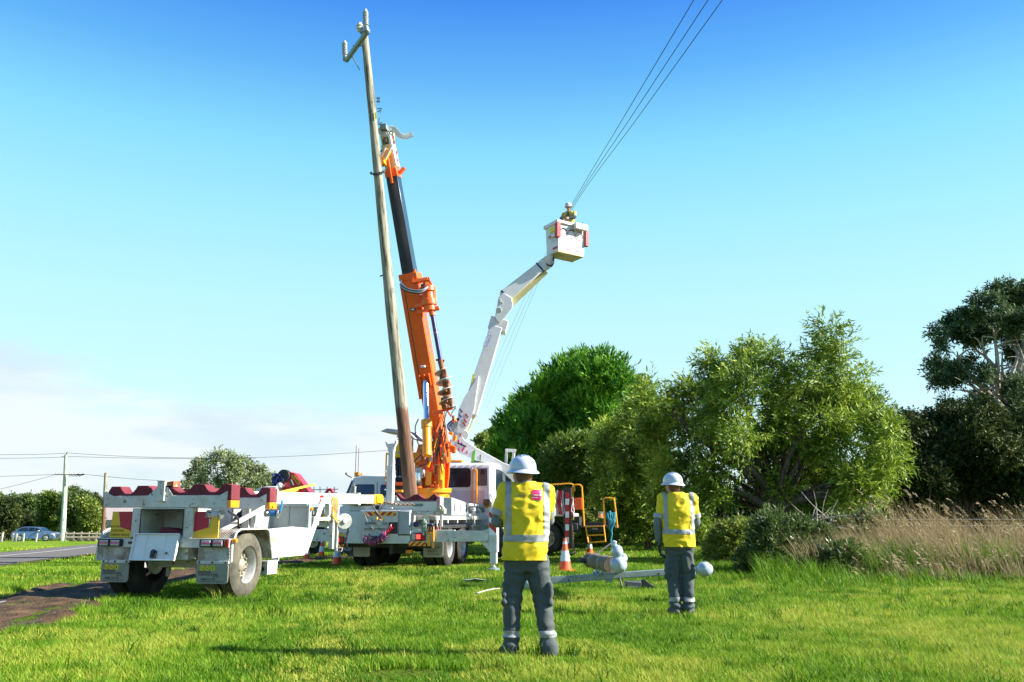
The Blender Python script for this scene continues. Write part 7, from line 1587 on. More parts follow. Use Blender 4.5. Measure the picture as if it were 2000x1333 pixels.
    for s in 'LR':
        kn_, an = Vector(J['kn' + s]), Vector(J['an' + s]); z0 = an.z + .09
        if not short: band(tr, [((0, 0, z0 + .055), (0, 0, 1)), ((0, 0, z0), (0, 0, -1))], .004, 'reflective_band', 'reflective_tape', tr, keep=lambda c, n, an=an, kn_=kn_: abs(c.x - an.x) < .13 and (c.xy - an.xy).length < .16)
    # boots
    for s in 'LR':
        an, to = Vector(J['an' + s]), Vector(J['to' + s]); b = MB(); d = (to - an); d.z = 0
        capsule(b, an + Vector((0, 0, .03)), an + Vector((0, 0, -.05)), .054, .052); capsule(b, Vector((an.x, an.y, .048)) - d * .18, Vector((an.x, an.y, .045)) + d * 1.15, .048, .044)
        fuse(b, 'boot', 'leather_dark', T, .011, 2, None)
    # shirt
    b = MB()
    tw = torso or [(-.13, .200, .148), (-.08, .205, .150), (.0, .207, .155), (.12, .205, .150), (.26, .208, .145), (.38, .215, .140), (.48, .200, .125), (.54, .15, .105), (.585, .085, .085)]
    rings = []
    for dz, rx, ry in tw:
        t = max(0, min(1, dz / .55)); c = pel.lerp(nk, t); rings.append((c.x, c.y - .012, pel.z + .05 + dz, rx, ry))
    stack(b, rings, 28)
    for s in 'LR':
        sh, el, wr = (Vector(J[k + s]) for k in ('sh', 'el', 'wr')); capsule(b, sh, sh.lerp(el, .72), .082, .068); capsule(b, sh + Vector((0, 0, .0)), Vector((0, 0, sh.z)) + Vector((nk.x, nk.y, 0)), .075, .07)
    sh_o = fuse(b, 'shirt', shirt, T, .012, 3, folds(seed, .017), cut=[((0, 0, pel.z - .045), (0, 0, -1))])
    b2 = MB()
    for s in 'LR':
        sh, el, wr = (Vector(J[k + s]) for k in ('sh', 'el', 'wr')); b = MB(); capsule(b, sh.lerp(el, .70), el, .060, .056); capsule(b, el, el.lerp(wr, .93), .056, .042)
        sl_ = fuse(b, 'sleeve', sleeve_low, T, .011, 3, folds(seed + 3, .007))
        if sleeve_low != shirt:
            a0, a1 = sh.lerp(el, .60), sh.lerp(el, .80); d = (a1 - a0).normalized()
            b = MB(); b.lathe([(.070, 0), (.076, .004), (.076, (a1 - a0).length - .004), (.070, (a1 - a0).length)], a0, d, 20); b.build('reflective_band', 'reflective_tape', T)
    # tape on the shirt
    if shirt == 'hivis_yellow':
        zb = pel.z + .115
        band(sh_o, [((0, 0, zb + .058), (0, 0, 1)), ((0, 0, zb), (0, 0, -1))], .0045, 'reflective_band', 'reflective_tape', sh_o, keep=lambda c, n: abs(c.x) < .26 and not any((Vector((c.x, c.y, c.z)) - Vector(J['el' + s])).length < .085 for s in 'LR'))
        for sx in (-1, 1):
            x0, x1 = sorted((sx * .145, sx * .196)); t_ = .05 * sx
            pls = [((x1, 0, zb + .4), Vector((1, 0, -.0 * sx))), ((x0, 0, zb + .4), Vector((-1, 0, .0)))]
            band(sh_o, pls + [((0, 0, zb + .055), (0, 0, -1)), ((0, .06, 0), (0, 1, 0))], .0040, 'reflective_band', 'reflective_tape', sh_o, keep=lambda c, n: n.y < .3 or n.z > .4)
        b = MB(); b.lathe([(.070, 0), (.078, .02), (.074, .05), (.066, .055)], nk + Vector((0, -.005, -.045)), (0, .12, 1), 22); b.build('collar', 'sleeve_grey', sh_o, .0)
    # helmet
    if helmet:
        hm = MB(); up_ = ht @ Vector((0, 0, 1)); c0 = H(0, -.005, .035)
        hm.lathe([(.118, .0), (.121, .02), (.118, .055), (.105, .090), (.080, .118), (.045, .134), (.001, .139)], c0, up_, 36, cap=False)
        hm.lathe([(.117, .012), (.141, -.008), (.147, -.014), (.147, -.019), (.139, -.014), (.112, .002)], c0, up_, 36, cap=False)
        ho = hm.build('helmet', helmet, T, 0)
        for v in ho.data.vertices:
            q = ht.inverted() @ (v.co - c0); q.y *= 1.16; q.y += -.004
            if q.z < .005: q.z -= max(0, -q.y - .06) * .12
            v.co = c0 + ht @ q
        for sx in (-.035, 0, .035):
            r_ = MB(); pts = [];
            for k in range(9):
                a = R(35 + 110 * k / 8); pts.append(c0 + ht @ Vector((sx, -.005 + .128 * math.cos(a), .004 + (.139 - abs(sx) * .16) * math.sin(a))))
            r_.tube(pts, .008, 6); r_.build('helmet_ridge', helmet, ho)
    hr = MB()
    for c, r in (((0, -.022, .03), .094), ((0, -.035, -.01), .078)): hr.lathe([(r * math.sin(math.pi * k / 10), -r * math.cos(math.pi * k / 10)) for k in range(11)], H(*c), (0, 0, 1), 16)
    fuse(hr, 'hair', 'hair_dark', T, .011, 2, lambda x, y, z: .003 * noise.noise(Vector((x * 60, y * 60, z * 30))))
    if face:
        g_ = MB()
        for s in (-1, 1): g_.lathe([(.001, 0), (.022, .0), (.024, .004), (.001, .008)], H(s * .032, .093, .014), ht @ Vector((s * .25, 1, 0)), 12)
        g_.tube([H(-.085, .0, .02), H(-.07, .07, .02), H(-.01, .105, .016), H(.01, .105, .016), H(.07, .07, .02), H(.085, .0, .02)], .004, 5); g_.build('sunglasses', 'print_black', T)
    if gloves:
        for s in 'LR':
            b = MB(); wr, fi = Vector(J['wr' + s]), Vector(J['fi' + s]); hnd(b, wr, fi, J.get('thumb' + s, (0, 1, 0)), 1.22); capsule(b, wr - (fi - wr) * .25, wr, .040, .038); fuse(b, 'glove', 'leather_dark', T, .006, 2)
    T.scale = (scale,) * 3
    return T, sh_o
def hnd(b, wr, fi, th, k=1.0):
    """palm, four unequal bent fingers and a thumb leaving the side of the palm"""
    wr, fi, th = Vector(wr), Vector(fi), Vector(th).normalized(); d = (fi - wr).normalized(); th = (th - d * th.dot(d)).normalized(); n = d.cross(th).normalized()
    for i in range(4):
        q = wr + th * (.030 - .020 * i) * k; capsule(b, wr + th * (.016 - .011 * i) * k, q + d * .085 * k, .016 * k, .0125 * k, 8)
        L = (.072, .080, .074, .058)[i] * k; a = q + d * .088 * k; m1 = a + (d * .92 + n * .25).normalized() * L * .5; m2 = m1 + (d * .6 + n * .6).normalized() * L * .5
        capsule(b, a, m1, .0092 * k, .0085 * k, 8); capsule(b, m1, m2, .0085 * k, .0072 * k, 8)
    t0 = wr + th * .024 * k + d * .022 * k; t1 = t0 + (th * .75 + d * .6).normalized() * .048 * k; t2 = t1 + (d * .9 + th * .15 + n * .25).normalized() * .034 * k
    capsule(b, t0, t1, .0135 * k, .0115 * k, 8); capsule(b, t1, t2, .011 * k, .009 * k, 8)
# the nearer worker: back to us, arms folded, head turned a little to the left
pa = P(1031, 1283, 8.0)
JA = dict(pelvis=(-.02, 0, .88), chest=(-.015, 0, 1.30), neck=(-.01, .0, 1.515), head=(-.045, .02, 1.585),
          shL=(-.195, 0, 1.445), elL=(-.275, .03, 1.17), wrL=(-.09, .24, 1.16), fiL=(.06, .27, 1.19), shR=(.170, 0, 1.435), elR=(.195, .17, 1.18), wrR=(.06, .27, 1.20), fiR=(-.08, .23, 1.22), thumbL=(0, 0, 1), thumbR=(0, 0, 1),
          hipL=(-.10, 0, .83), knL=(-.135, .02, .47), anL=(-.145, 0, .09), toL=(-.20, .17, .04), hipR=(.085, 0, .83), knR=(.125, .01, .47), anR=(.185, -.03, .09), toR=(.23, .14, .04))
TA, SA = person('person', 'nearer worker in hard hat and yellow shirt with pink logo on his back, arms folded', (pa.x, 8.0, 0), 0, J=JA, seed=2, head_turn=28, head_tilt=0)
# prints on the back of the nearer worker
bvh = None
def back_print(shirt_obj, T, x0, x1, z0, z1, m, off=.005): return band(shirt_obj, [((x1, 0, 0), (1, 0, 0)), ((x0, 0, 0), (-1, 0, 0)), ((0, 0, z1), (0, 0, 1)), ((0, 0, z0), (0, 0, -1)), ((0, 0, 0), (0, 1, 0))], off, 'logo_patch', m, shirt_obj, keep=lambda c, n: n.y < .2)
lp_ = back_print(SA, TA, .040, .125, 1.355, 1.445, 'print_magenta')
def cloth_text(txt, shirt_obj, x, z, size, m, name='lettering', align='CENTER', bold=0, sx=1):
    o = lettering(txt, shirt_obj, (x, -1, z), size, m, align=align, bold=bold, extrude=.0, sx=sx)
    tree_ = BVHTree.FromPolygons([v.co.copy() for v in shirt_obj.data.vertices], [tuple(p.vertices) for p in shirt_obj.data.polygons])
    for v in o.data.vertices:
        h = tree_.ray_cast(Vector((v.co.x, -1, v.co.z)), Vector((0, 1, 0)))
        if h[0] is not None: v.co.y = h[0].y - .009
    return o
cloth_text('Powercor', SA, .084, 1.400, .020, 'print_white', bold=.0006)
cloth_text('NETWORK', SA, .068, 1.378, .011, 'print_white', bold=.0003)
cloth_text('s trendups', SA, -.060, 1.395, .026, 'print_purple', sx=.9)
# the farther worker: left arm hanging, head turned left
pb = P(1333, 1204, 11.35)
JB = dict(pelvis=(.0, 0, .90), chest=(.0, 0, 1.32), neck=(-.02, .0, 1.535), head=(-.065, .02, 1.625),
          shL=(-.195, 0, 1.45), elL=(-.275, -.02, 1.15), wrL=(-.265, .06, .885), fiL=(-.235, .10, .74), shR=(.18, 0, 1.45), elR=(.225, .06, 1.16), wrR=(.12, .26, 1.05), fiR=(.0, .32, 1.03), thumbL=(.3, 1, 0), thumbR=(0, 0, 1),
          hipL=(-.09, 0, .84), knL=(-.10, .01, .48), anL=(-.085, -.02, .09), toL=(-.13, .16, .04), hipR=(.08, 0, .84), knR=(.085, .02, .48), anR=(.085, .0, .09), toR=(.13, .17, .04))
TB, SB = person('person', 'farther worker in white hard hat standing behind the galvanised crossarm, gloved left hand hanging', (pb.x, 11.35, 0), 6, J=JB, seed=5, head_turn=38, gloves=True, scale=.985)
# linesman in the bucket, looking down to the left
pc = P(1112, 432, 28.9); 
JC = dict(pelvis=(0, 0, .95), chest=(0, 0.02, 1.36), neck=(0, .03, 1.60), head=(0.0, .07, 1.70), shL=(-.19, 0, 1.48), elL=(-.24, .18, 1.26), wrL=(-.10, .34, 1.20), fiL=(-.02, .44, 1.18), shR=(.19, 0, 1.48), elR=(.25, .16, 1.24), wrR=(.12, .34, 1.16), fiR=(.03, .44, 1.12), thumbL=(0, 0, 1), thumbR=(0, 0, 1),
          hipL=(-.09, 0, .88), knL=(-.09, .02, .5), anL=(-.09, 0, .09), toL=(-.11, .16, .04), hipR=(.09, 0, .88), knR=(.09, .02, .5), anR=(.09, 0, .09), toR=(.11, .16, .04))
bz_w = P(1104, 500, 28.95).z
TC, SC = person('person', 'linesman in sunglasses and red-marked white helmet standing in the raised bucket', (pc.x, 29.0, bz_w + .06), 200, J=JC, seed=8, head_turn=-5, head_tilt=-12, face=True, trouser='navy_cloth', shirt='hivis_faded', sleeve_low='navy_cloth', short=True)
hq = [c for c in TC.children if c.name.startswith('helmet')][0]
b = MB(); b.box((0.0, .197, 1.785), (.05, .012, .04), rot=Matrix.Rotation(R(-40), 3, 'X')); b.build('helmet_mark', 'hose_red', TC, .003)
b = MB(); b.prism([(-.07, 1.30), (.07, 1.30), (.02, 1.50), (-.02, 1.52)], .135, .155, 'y'); b.build('shirt_front', 'navy_cloth', TC, .004)
# crane operator half hidden behind the pole
po = Vector(CT.location) ; ol_ = PMAT[CT.name] @ Vector((-1.03, 2.45, 2.205))
JD = dict(JC); JD.update(head=(0, .03, 1.66), neck=(0, .0, 1.56), wrL=(-.20, .36, 1.18), fiL=(-.18, .47, 1.2), wrR=(.20, .36, 1.18), fiR=(.18, .47, 1.2))
TD, SD = person('person', 'crane operator in yellow shirt and navy trousers on the platform behind the leaning pole', tuple(ol_), 40, J=JD, seed=9, trouser='navy_cloth', sleeve_low='hivis_yellow', scale=.68)
TD.scale = (.78, .78, .78)

# ------------------------------------------------------------ cones
def cone(label, px, py, Y, h, top='cone_white'):
    p = P(px, py, Y); z = gz(p.x, Y)
    t = thing('traffic_cone', label, 'traffic cone', (p.x, Y, z), rnd.uniform(0, 60), 'orange traffic cones around the trucks')
    s = h / .70
    b = MB(); b.prism(rrect(-.19 * s, .19 * s, -.19 * s, .19 * s, .05 * s), .0, .035 * s, 'z'); b.build('base', 'cone_orange', t, .006)
    def rad(z): return (.145 - .115 * z / .70) * s
    for z0, z1, m, e, nm in ((.03, .22, 'cone_orange', 0, 'cone_body'), (.22, .44, 'cone_white', .003, 'reflective_band'), (.44, .58, 'cone_orange', 0, 'cone_body'), (.58, .64, 'cone_white' if h > .6 else 'cone_orange', .003, 'reflective_band'), (.64, .70, 'cone_orange', 0, 'cone_tip')):
        b = MB(); b.lathe([(rad(z0) - .01, z0 * s), (rad(z0) + e, z0 * s + .001), (rad(z1) + e, z1 * s - .001), (rad(z1) - .008, z1 * s)], (0, 0, 0), (0, 0, 1), 22); b.build(nm, m, t)
    return t
cone('tall cone nearest the watching workers, in front of the striped outrigger leg', 1104, 1117, 20.6, .74)
cone('orange cone standing below the yellow ladder of the bucket truck', 1152, 1077, 31.5, .58)
cone('cone under the yellow and red tail marker of the crane truck', 658, 1099, 24.5, .66)
cone('cone half hidden behind the foot of the trailer brace', 598, 1090, 28.5, .62)
cone('farthest cone, small, between the trailer brace and the crane truck tail light', 628, 1083, 32.5, .62)

# ------------------------------------------------------------ old pole head lying on the grass, crossarm with wrapped insulators
OH = thing('old_pole_head', 'sawn-off brown pole head lying on grass with galvanised crossarm and plastic-wrapped insulators', 'pole head', (P(1208, 1120, 13.2).x, 13.2, 0), 0)
oi = PMAT[OH.name].inverted()
def OP(px, py, Y): return oi @ P(px, py, Y)
l0, l1 = OP(1195, 1104, 13.35), OP(1152, 1094, 15.3)
b = MB(); n = 12; pts = [l0.lerp(l1, i / n) + Vector((0, 0, .006 * math.sin(i * 2))) for i in range(n + 1)]; 
lg_ = MB(); lg_.tube(pts, [.118 + .006 * math.sin(i * 1.7) for i in range(n + 1)], 24)
LO = lg_.build('log', 'log_wood', OH)
for t in (.30, .72): q = l0.lerp(l1, t); b = MB(); b.lathe([(.118, 0), (.127, .003), (.127, .03), (.118, .033)], q, l1 - l0, 24); b.build('metal_band', 'galvanised', OH)
c0, c1 = OP(1034, 1137, 13.05), OP(1368, 1113, 13.15)
b = MB(); b.bar(c0, c1, .09, .09); cr_ = b.build('crossarm', 'galvanised', OH, .006)
b = MB(); cd_ = (c1 - c0).normalized(); b.bar(c0 + Vector((0, -.047, .0)), c1 + Vector((0, -.047, .0)), .004, .06); b.build('arm_web', 'galvanised', cr_)
for px in (1110, 1285): b = MB(); q = c0.lerp(c1, (px - 1034) / 334); b.cyl(q + Vector((0, -.06, -.015)), q + Vector((0, -.04, -.015)), .013, n=8); b.build('bolt', 'print_black', cr_)
def wrapped(c, r, seed, nm='wrapped_insulator', sq=1.0):
    b = MB(); m = 16; k = 24; vs = []
    for i in range(m + 1):
        th = math.pi * i / m
        for j in range(k):
            ph = 2 * math.pi * j / k; d = Vector((math.sin(th) * math.cos(ph), math.sin(th) * math.sin(ph), math.cos(th) * sq)); rr = r * (1 + .10 * noise.noise(d * 2.2 + Vector((seed, 0, 0))) + .05 * (1 - abs(noise.noise(d * 5 + Vector((seed, 3, 0))))))
            vs.append(Vector(c) + d * rr)
    fs = [(i * k + j, i * k + (j + 1) % k, (i + 1) * k + (j + 1) % k, (i + 1) * k + j) for i in range(m) for j in range(k)]
    b.add(vs, fs); return b.build(nm, 'plastic_wrap', OH, ang=60)
wrapped(OP(1208, 1103, 13.0), .118, 1); wrapped(OP(1205, 1078, 13.0), .086, 2, sq=1.1); wrapped(OP(1376, 1112, 13.1), .118, 3, sq=.85); wrapped(OP(1216, 1090, 13.2), .07, 6); wrapped(OP(1030, 1137, 13.05), .11, 7)
b = MB(); b.box(OP(1203, 1060, 13.0) + Vector((-.03, 0, -.02)), (.07, .05, .10), rot=Matrix.Rotation(.3, 3, 'Y')); b.build('wrap_twist', 'plastic_wrap', OH, .02)
b = MB(); b.tube([OP(1209, 1128, 13.0), OP(1212, 1136, 13.0), OP(1215, 1147, 12.95)], .016, 6); b.build('hanging_bolt', 'print_black', OH)
b = MB(); b.box(OP(1189, 1133, 13.1), (.10, .06, .07)); b.build('clamp', 'galvanised', OH, .006); b = MB(); b.tube(spline([OP(1165, 1112, 13.1), OP(1166, 1124, 13.0), OP(1178, 1118, 13.0), OP(1180, 1124, 13.0)], 4), .014, 6); b.build('stay_fitting', 'galvanised', OH)
b = MB()
for px in (1160, 1168, 1176): b.box(OP(px, 1120, 13.15), (.035, .06, .07))
tag(b.build('clamp_plates', 'galvanised', OH, .004), kind='stuff')
b = MB(); b.bar(OP(1122, 1133, 13.0), OP(1122, 1122, 13.0), .016, .016); b.box(OP(1132, 1127, 13.0), (.06, .03, .01)); tag(b.build('bracket', 'galvanised', OH), kind='stuff')
# tools on the grass
sv = thing('tamping_bar', 'long black-handled tamper with a square head lying beside the old pole head', 'tamper', (P(1137, 1100, 15.0).x, 15.0, 0), 0); si = PMAT[sv.name].inverted()
b = MB(); b.cyl(si @ P(1143, 1098, 15.0), si @ P(1198, 1058, 16.4), .016, n=8); b.build('handle', 'print_black', sv); b = MB(); b.box(si @ P(1136, 1094, 15.0), (.10, .09, .09), rot=Matrix.Rotation(.2, 3, 'Y')); b.build('head', 'black_metal', sv, .006)
tw_ = thing('tool_case', 'dark grey plastic case with black lid lying on the grass behind the old pole head', 'case', (P(1240, 1108, 15.5).x, 15.5, 0), 0)
b = MB(); b.bb(-.17, .10, -.1, .15, .02, .13); b.build('case_body', 'louvre_grey', tw_, .015); b = MB(); b.prism([(.11, .02), (.36, .03), (.24, .10), (.15, .17), (.11, .14)], -.1, .1, 'y'); b.build('case_lid', 'print_black', tw_, .008)
b = MB(); b.bb(-.14, .07, -.108, -.1, .035, .055); b.build('case_edge', 'galvanised', tw_)
b = MB(); b.tube(spline([P(928, 1160, 11.6), P(945, 1155, 11.9), P(962, 1151, 12.1), P(976, 1150, 12.2)], 5), .009, 6); tag(b.build('rope', 'flap_tan'), 'pale rope end lying on the grass left of the nearer worker', 'rope')
b = MB(); b.lathe([(.005, 0), (.16, .0), (.19, .02), (.11, .035), (.05, .05), (.003, .045)], P(928, 1136, 15.8), (0, .1, 1), 9); rg = b.build('rag', 'green_cover', bevel=0)
for v_ in rg.data.vertices: v_.co += Vector((noise.noise(v_.co * 9), noise.noise(v_.co * 8), .4 * noise.noise(v_.co * 11))) * .08
tag(rg, 'small grey rag dropped on the grass behind the nearer worker', 'rag')
# teal rag knotted on the rear handrail
b = MB(); g = random.Random(6)
for k in range(7):
    px = 1186 + 2.4 * k; b.tube(spline([P(px, 1000 + g.uniform(-3, 3), 29.6), P(px + g.uniform(-2, 2), 1012, 29.55), P(1192 + g.uniform(-6, 8), 1022, 29.5), P(1192 + g.uniform(-3, 5), 1034 + g.uniform(0, 8), 29.5)], 4), [.05, .05, .06, .06, .055, .05, .05, .05, .045, .04, .035, .03, .02], 6)
b.tube(spline([P(1192, 1030, 29.5), P(1195, 1042, 29.5), P(1193, 1056, 29.5), P(1194, 1064, 29.5)], 4), .035, 6)
tag(b.build('cloth', 'teal_cloth'), 'teal rag knotted and hanging on the rearmost yellow handrail', 'rag')

# ------------------------------------------------------------ wires
def wires(pts, r, name, label, group=None, m='hose_black'):
    b = MB(); sp_ = spline(pts, 8); b.tube(sp_, [max(.0045, r * (1 - .85 * i / len(sp_))) for i in range(len(sp_))] if m == 'hose_navy' else r, 5); return tag(b.build(name, m), label, 'power line', group)
for k, (xt, dx) in enumerate(((1355, -4), (1383, 0), (1411, 4))):
    wires([P(xt + (xt - 1383) * .35 + 68, -105, 12.5), P(xt, 0, 15.5), P(1237 + dx * 3.6, 222, 19.5), P(1117 + dx * .7, 405, 25.5), P(1054 + dx * 1.4, 533, 32), P(985 + dx * 2.2, 690, 45), P(942 + dx * 2, 800, 66)], .011 - .002 * 0, 'power_line', ['leftmost of the three overhead wires running past the bucket', 'middle one of the three overhead wires running past the bucket', 'rightmost of the three overhead wires running past the bucket'][k], 'overhead wires past the bucket', 'hose_navy')
def far_wire(pts, label, Y=104): wires([P(x, y, Y + (d if d else 0)) for x, y, d in pts], .022, 'power_line', label, 'thin wires of the roadside line')
far_wire([(-60, 889, 0), (60, 888, 0), (128, 886, 0)], 'top wire left of the roadside power pole'); far_wire([(-60, 896, 0), (60, 895, 0), (128, 893, 0)], 'second wire left of the roadside power pole')
far_wire([(130, 885, 0), (250, 892, 0), (380, 895, 0), (500, 894, 0), (620, 889, 0), (760, 880, 0)], 'upper long wire sagging right from the roadside power pole behind the trucks')
far_wire([(130, 892, 0), (250, 895, 0), (380, 896.5, 0), (500, 895.5, 0)], 'lower long wire sagging right from the roadside power pole')
far_wire([(-60, 932, 0), (30, 930, 0), (108, 927, 0)], 'level wire reaching the left end of the low crossarm'); far_wire([(-60, 968, 0), (20, 951, 0), (108, 928, 0)], 'slanting wire dropping left from the low crossarm')
far_wire([(164, 927, 0), (206, 931, -25), (260, 936, 0), (330, 940, 0)], 'low wire running right from the crossarm past the grey post')

# ------------------------------------------------------------ across the road: pole, post, car, fence, farmhouse
pz = P(122, 1053, 104); z0 = gz(pz.x, 104)
RP = thing('power_pole', 'tall pale green-grey power pole with a low crossarm beside the parked car', 'power pole', (pz.x, 104, z0), 0); ri = PMAT[RP.name].inverted()
b = MB(); b.tube([(0, 0, -.2), (ri @ P(126, 980, 104)), (ri @ P(129, 889, 104))], [.34, .28, .20], 14); b.build('pole', 'old_pole_wood', RP)
b = MB(); b.bar(ri @ P(108, 927, 103.7), ri @ P(151, 927.5, 103.7), .14, .14); b.build('crossarm', 'wood_fence', RP, .01)
for k, x in enumerate((110, 117, 133, 140, 148)): b = MB(); q = ri @ P(x, 926, 103.7); b.lathe([(.06, 0), (.07, .08), (.04, .16)], q, (0, 0, 1), 8); b.build('insulator', 'insulator_grey', RP)
b = MB(); b.tube([ri @ P(150, 927, 103.6), ri @ P(157, 928, 103.6), ri @ P(164, 927, 103.6)], .10, 6); b.build('cable_joint', 'print_black', RP); b = MB(); b.tube([ri @ P(129, 889, 104), ri @ P(131, 884, 104)], .06, 6); b.tube([ri @ P(120, 893, 104), ri @ P(129, 892, 104)], .04, 5); b.build('pole_pin', 'print_black', RP)
b = MB()
for k in range(4): b.tube(spline([ri @ P(134 + 6 * k, 928, 103.6), ri @ P(137 + 6 * k, 931, 103.6), ri @ P(140 + 6 * k, 928, 103.6)], 3), .03, 4)
b.build('jumper_wire', 'print_black', RP)
gp_ = P(200, 1062, 72); z0 = gz(gp_.x, 72); b = MB(); b.cyl((gp_.x, 72, z0), P(207, 924, 72), .15, .13, n=14); tag(b.build('timber_post', 'pole_wood'), 'tall bare grey post rising just left of the pole trailer', 'post')
for k, (x, h, lab) in enumerate(((3, 9, 'low white roadside post at the left edge of the photo'), (24.5, 8.5, 'white post just left of the parked car'), (31, 8, 'white post touching the rear bumper of the parked car'), (45, 8.5, 'grey post in front of the rear wheel of the parked car'), (70, 9, 'white post in front of the front door of the parked car'))):
    Y = 92; p_ = P(x, 1057, Y); z0 = gz(p_.x, Y); b = MB(); b.bar((p_.x, Y, z0), (p_.x + (.06 if k == 4 else 0), Y, z0 + .85), .16, .16); tag(b.build('bollard', 'wood_white' if k != 3 else 'old_pole_wood', bevel=.02), lab, 'post', 'short posts along the roadside')
# car (side profile in metres; nose to the right)
cp = P(70, 1055, 101); zc = gz(cp.x, 101)
CAR = thing('parked_car', 'silver-blue wagon parked on the grass across the road', 'car', (cp.x, 101, zc), -4)
prof = [(-2.35, .45), (-2.38, .75), (-2.30, 1.0), (-1.95, 1.16), (-1.50, 1.50), (-1.0, 1.60), (.10, 1.58), (.55, 1.48), (1.15, 1.12), (1.9, 1.0), (2.25, .85), (2.38, .62), (2.36, .34), (1.95, .28)]
low = [(1.85, .30)] + [(1.45 + .40 * math.cos(R(a)), .36 + .40 * math.sin(R(a))) for a in range(10, 171, 20)] + [(1.02, .27), (-1.05, .27)] + [(-1.45 + .40 * math.cos(R(a)), .36 + .40 * math.sin(R(a))) for a in range(10, 171, 20)] + [(-1.9, .30)]
poly = prof + low; n = len(poly); b = MB(); vs = []
for ys, ins in ((-.93, 1), (-.80, 0), (.80, 0), (.93, 1)): pass
def inset(z): return .93 if z < .95 else .93 - (z - .95) * .42
vs = [(x, -inset(z), z) for x, z in poly] + [(x, inset(z), z) for x, z in poly]
b.add(vs, [tuple(range(n)), tuple(range(2 * n - 1, n - 1, -1))] + [(i, (i + 1) % n, n + (i + 1) % n, n + i) for i in range(n)]); b.build('body', 'car_paint', CAR, .04)
def carside(pts, nm, m, s=-1, e=.006):
    b = MB(); n = len(pts); vs = [(x, s * (inset(z) + e), z) for x, z in pts] + [(x, s * (inset(z) - .01), z) for x, z in pts]; b.add(vs, [tuple(range(n)), tuple(range(2 * n - 1, n - 1, -1))] + [(i, (i + 1) % n, n + (i + 1) % n, n + i) for i in range(n)]); b.build(nm, m, CAR)
carside([(-1.75, 1.14), (-1.42, 1.44), (-.95, 1.53), (-.62, 1.53), (-.62, 1.12)], 'side_window', 'glass_dark'); carside([(-.56, 1.12), (-.56, 1.53), (.08, 1.51), (.16, 1.10)], 'side_window', 'glass_dark'); carside([(.22, 1.10), (.14, 1.50), (.50, 1.41), (.98, 1.09)], 'side_window', 'glass_dark')
b = MB(); b.prism([(.60, 1.47), (1.14, 1.13), (1.17, 1.15), (.63, 1.50)], -.66, .66, 'y'); b.build('windscreen', 'glass_blue', CAR)
for x in (-1.45, 1.45):
    b = MB(); b.cyl((x, -.93, .36), (x, -.70, .36), .35, n=26); wv = b.build('wheel', 'black_rubber', CAR, .02)
    b = MB(); b.cyl((x, -.945, .36), (x, -.90, .36), .25, n=22); b.build('rim', 'lens_grey', wv)
    b = MB()
    for k in range(5): a = 2 * math.pi * k / 5; b.bar((x, -.955, .36), (x + .23 * math.cos(a), -.955, .36 + .23 * math.sin(a)), .01, .07, up=(0, 1, 0))
    b.build('spokes', 'chrome', wv)
b = MB(); b.bb(1.95, 2.30, -.95, -.75, .72, .84); b.build('headlight', 'clean_white', CAR, .03); b = MB(); b.bb(2.33, 2.42, -.5, .5, .42, .78); b.build('grille', 'print_black', CAR, .02); b = MB(); b.bb(-2.36, -2.15, -.94, -.7, .86, .98); b.build('tail_light', 'lens_red', CAR, .02)
b = MB(); b.bb(.55, .75, -1.08, -.92, 1.10, 1.22); b.build('mirror', 'clean_white', CAR, .03)
# post-and-rail fence
def fence_rail(label, xs_px, Y0, Y1, n, posts=True, hh=1.05):
    q0, q1 = P(xs_px[0], 1050, Y0), P(xs_px[1], 1050, Y1)
    F = thing('timber_fence', label, 'fence', (q0.x, Y0, gz(q0.x, Y0)), 0); o = Vector(F.location)
    for i in range(n + 1):
        t = i / n; x, y = q0.x + (q1.x - q0.x) * t, Y0 + (Y1 - Y0) * t; b = MB(); b.bar(Vector((x, y, gz(x, y))) - o, Vector((x, y, gz(x, y) + hh)) - o, .16, .16); b.build('fence_post', 'wood_fence', F, .01)
    for z in (.45, .85):
        for i in range(n):
            t, t2 = i / n, (i + 1) / n; A_ = Vector((q0.x + (q1.x - q0.x) * t, Y0 + (Y1 - Y0) * t - .1, 0)); B_ = Vector((q0.x + (q1.x - q0.x) * t2, Y0 + (Y1 - Y0) * t2 - .1, 0)); A_.z = gz(A_.x, A_.y) + z; B_.z = gz(B_.x, B_.y) + z
            b = MB(); b.bar(A_ - o, B_ - o, .05, .16); b.build('fence_rail', 'wood_fence', F, .005)
    return F
fence_rail('weathered two-rail timber fence right of the roadside power pole', (128, 262), 102, 104, 9)
fence_rail('short piece of timber fence at the left edge beyond the white posts', (-40, 5), 100, 100, 3)
for k, x in enumerate((141, 156, 170, 183)): p_ = P(x, 1054, 99); b = MB(); b.bb(-.25, .25, -.2, .2, 0, .28); o = b.build('log_stub', 'bark', None, .05); o.location = (p_.x, 99, gz(p_.x, 99)); tag(o, ['first', 'second', 'third', 'fourth'][k] + ' dark log stub from the left in front of the timber fence', 'log', 'dark log stubs before the fence')
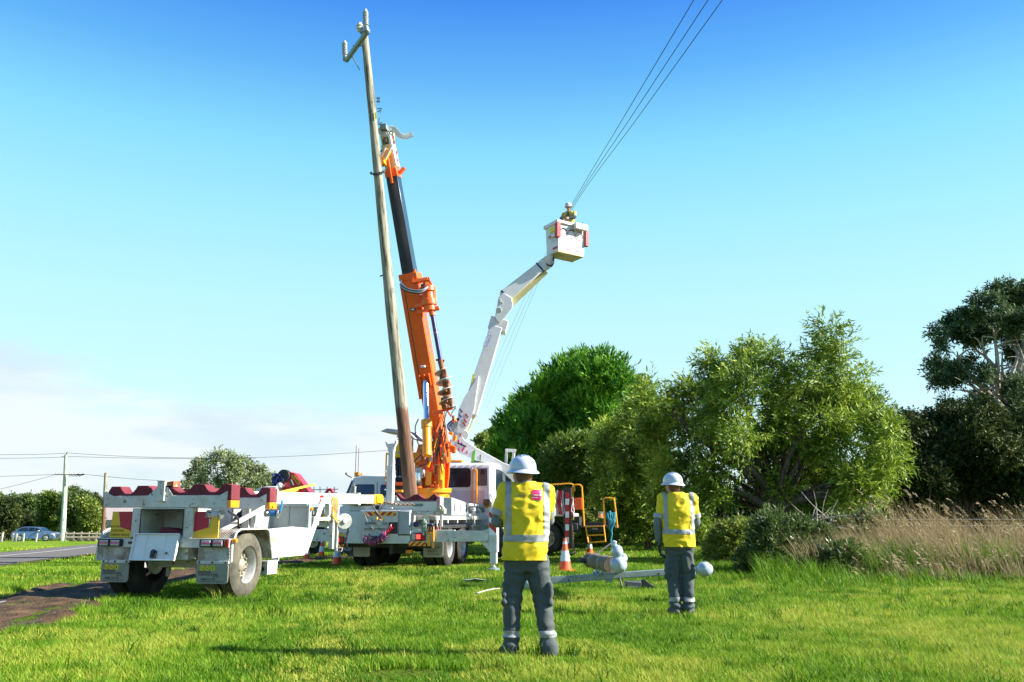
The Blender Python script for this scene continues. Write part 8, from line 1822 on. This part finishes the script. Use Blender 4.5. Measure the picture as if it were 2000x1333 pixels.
# farmhouse
hp_ = P(205, 1050, 125); HS = thing('farmhouse', 'low pinkish farmhouse with pitched roof behind the timber fence', 'house', (hp_.x, 125, gz(hp_.x, 125)), 0)
b = MB(); b.bb(-3.4, 8, 0, 7, 0, 2.7); b.build('wall', 'house_wall', HS, .02)
b = MB(); b.prism([(-.6, 2.7), (3.5, 4.6), (7.6, 2.7)], -4.0, 8.6, 'x'); b.build('roof', 'house_roof', HS, .02)
for x in (-1.9, -.4, 2.2): b = MB(); b.bb(x, x + .8, -.03, .02, .8, 2.1); f_ = b.build('window', 'wood_white', HS, .01); b = MB(); b.bb(x + .08, x + .72, -.05, -.03, .88, 2.02); b.build('pane', 'glass_dark', f_)
b = MB(); b.bb(1.0, 1.9, -.04, .02, 0, 2.1); b.build('door', 'bark', HS)
sh_ = thing('garden_shed', 'grey corrugated shed behind the power pole', 'shed', (P(152, 1050, 120).x, 120, gz(P(152, 1050, 120).x, 120)), 0)
b = MB(); b.bb(-3.5, 3.5, 0, 4, 0, 1.9); b.build('wall', 'locker_grey', sh_); b = MB(); b.prism([(-.2, 1.9), (4.2, 1.9), (4.2, 2.3), (-.2, 2.6)], -3.7, 3.7, 'x'); b.build('roof', 'house_roof', sh_)
b = MB()
for k in range(28): b.bb(-3.45 + .25 * k, -3.40 + .25 * k, -.03, 0, 0, 1.9)
tag(b.build('corrugation', 'locker_grey', sh_, smooth=False), kind='stuff')
# paddock fence on the right behind the reeds
PF = thing('paddock_fence', 'wire paddock fence with pale top strand behind the reeds and wattle', 'fence', (P(1400, 1040, 25.8).x, 25.8, 0), 0); fo = Vector(PF.location)
for px in (1412, 1545, 1692, 1850, 2010): q = P(px, 1050, 25.8 + (px - 1400) * .0006); b = MB(); b.cyl((q.x - fo.x, q.y - fo.y, 0), (q.x - fo.x, q.y - fo.y, 1.22), .075, .07, n=10); b.build('fence_post', 'pole_wood', PF)
for z, r_ in ((1.16, .010), (.98, .010), (.75, .008), (.5, .008)):
    b = MB(); b.tube([(P(px, 1050, 25.8 + (px - 1400) * .0006).x - fo.x, .0 - .09, z) for px in (1412, 1545, 1692, 1850, 2050)], r_ * .6, 5); b.build('fence_wire', 'lens_grey', PF)
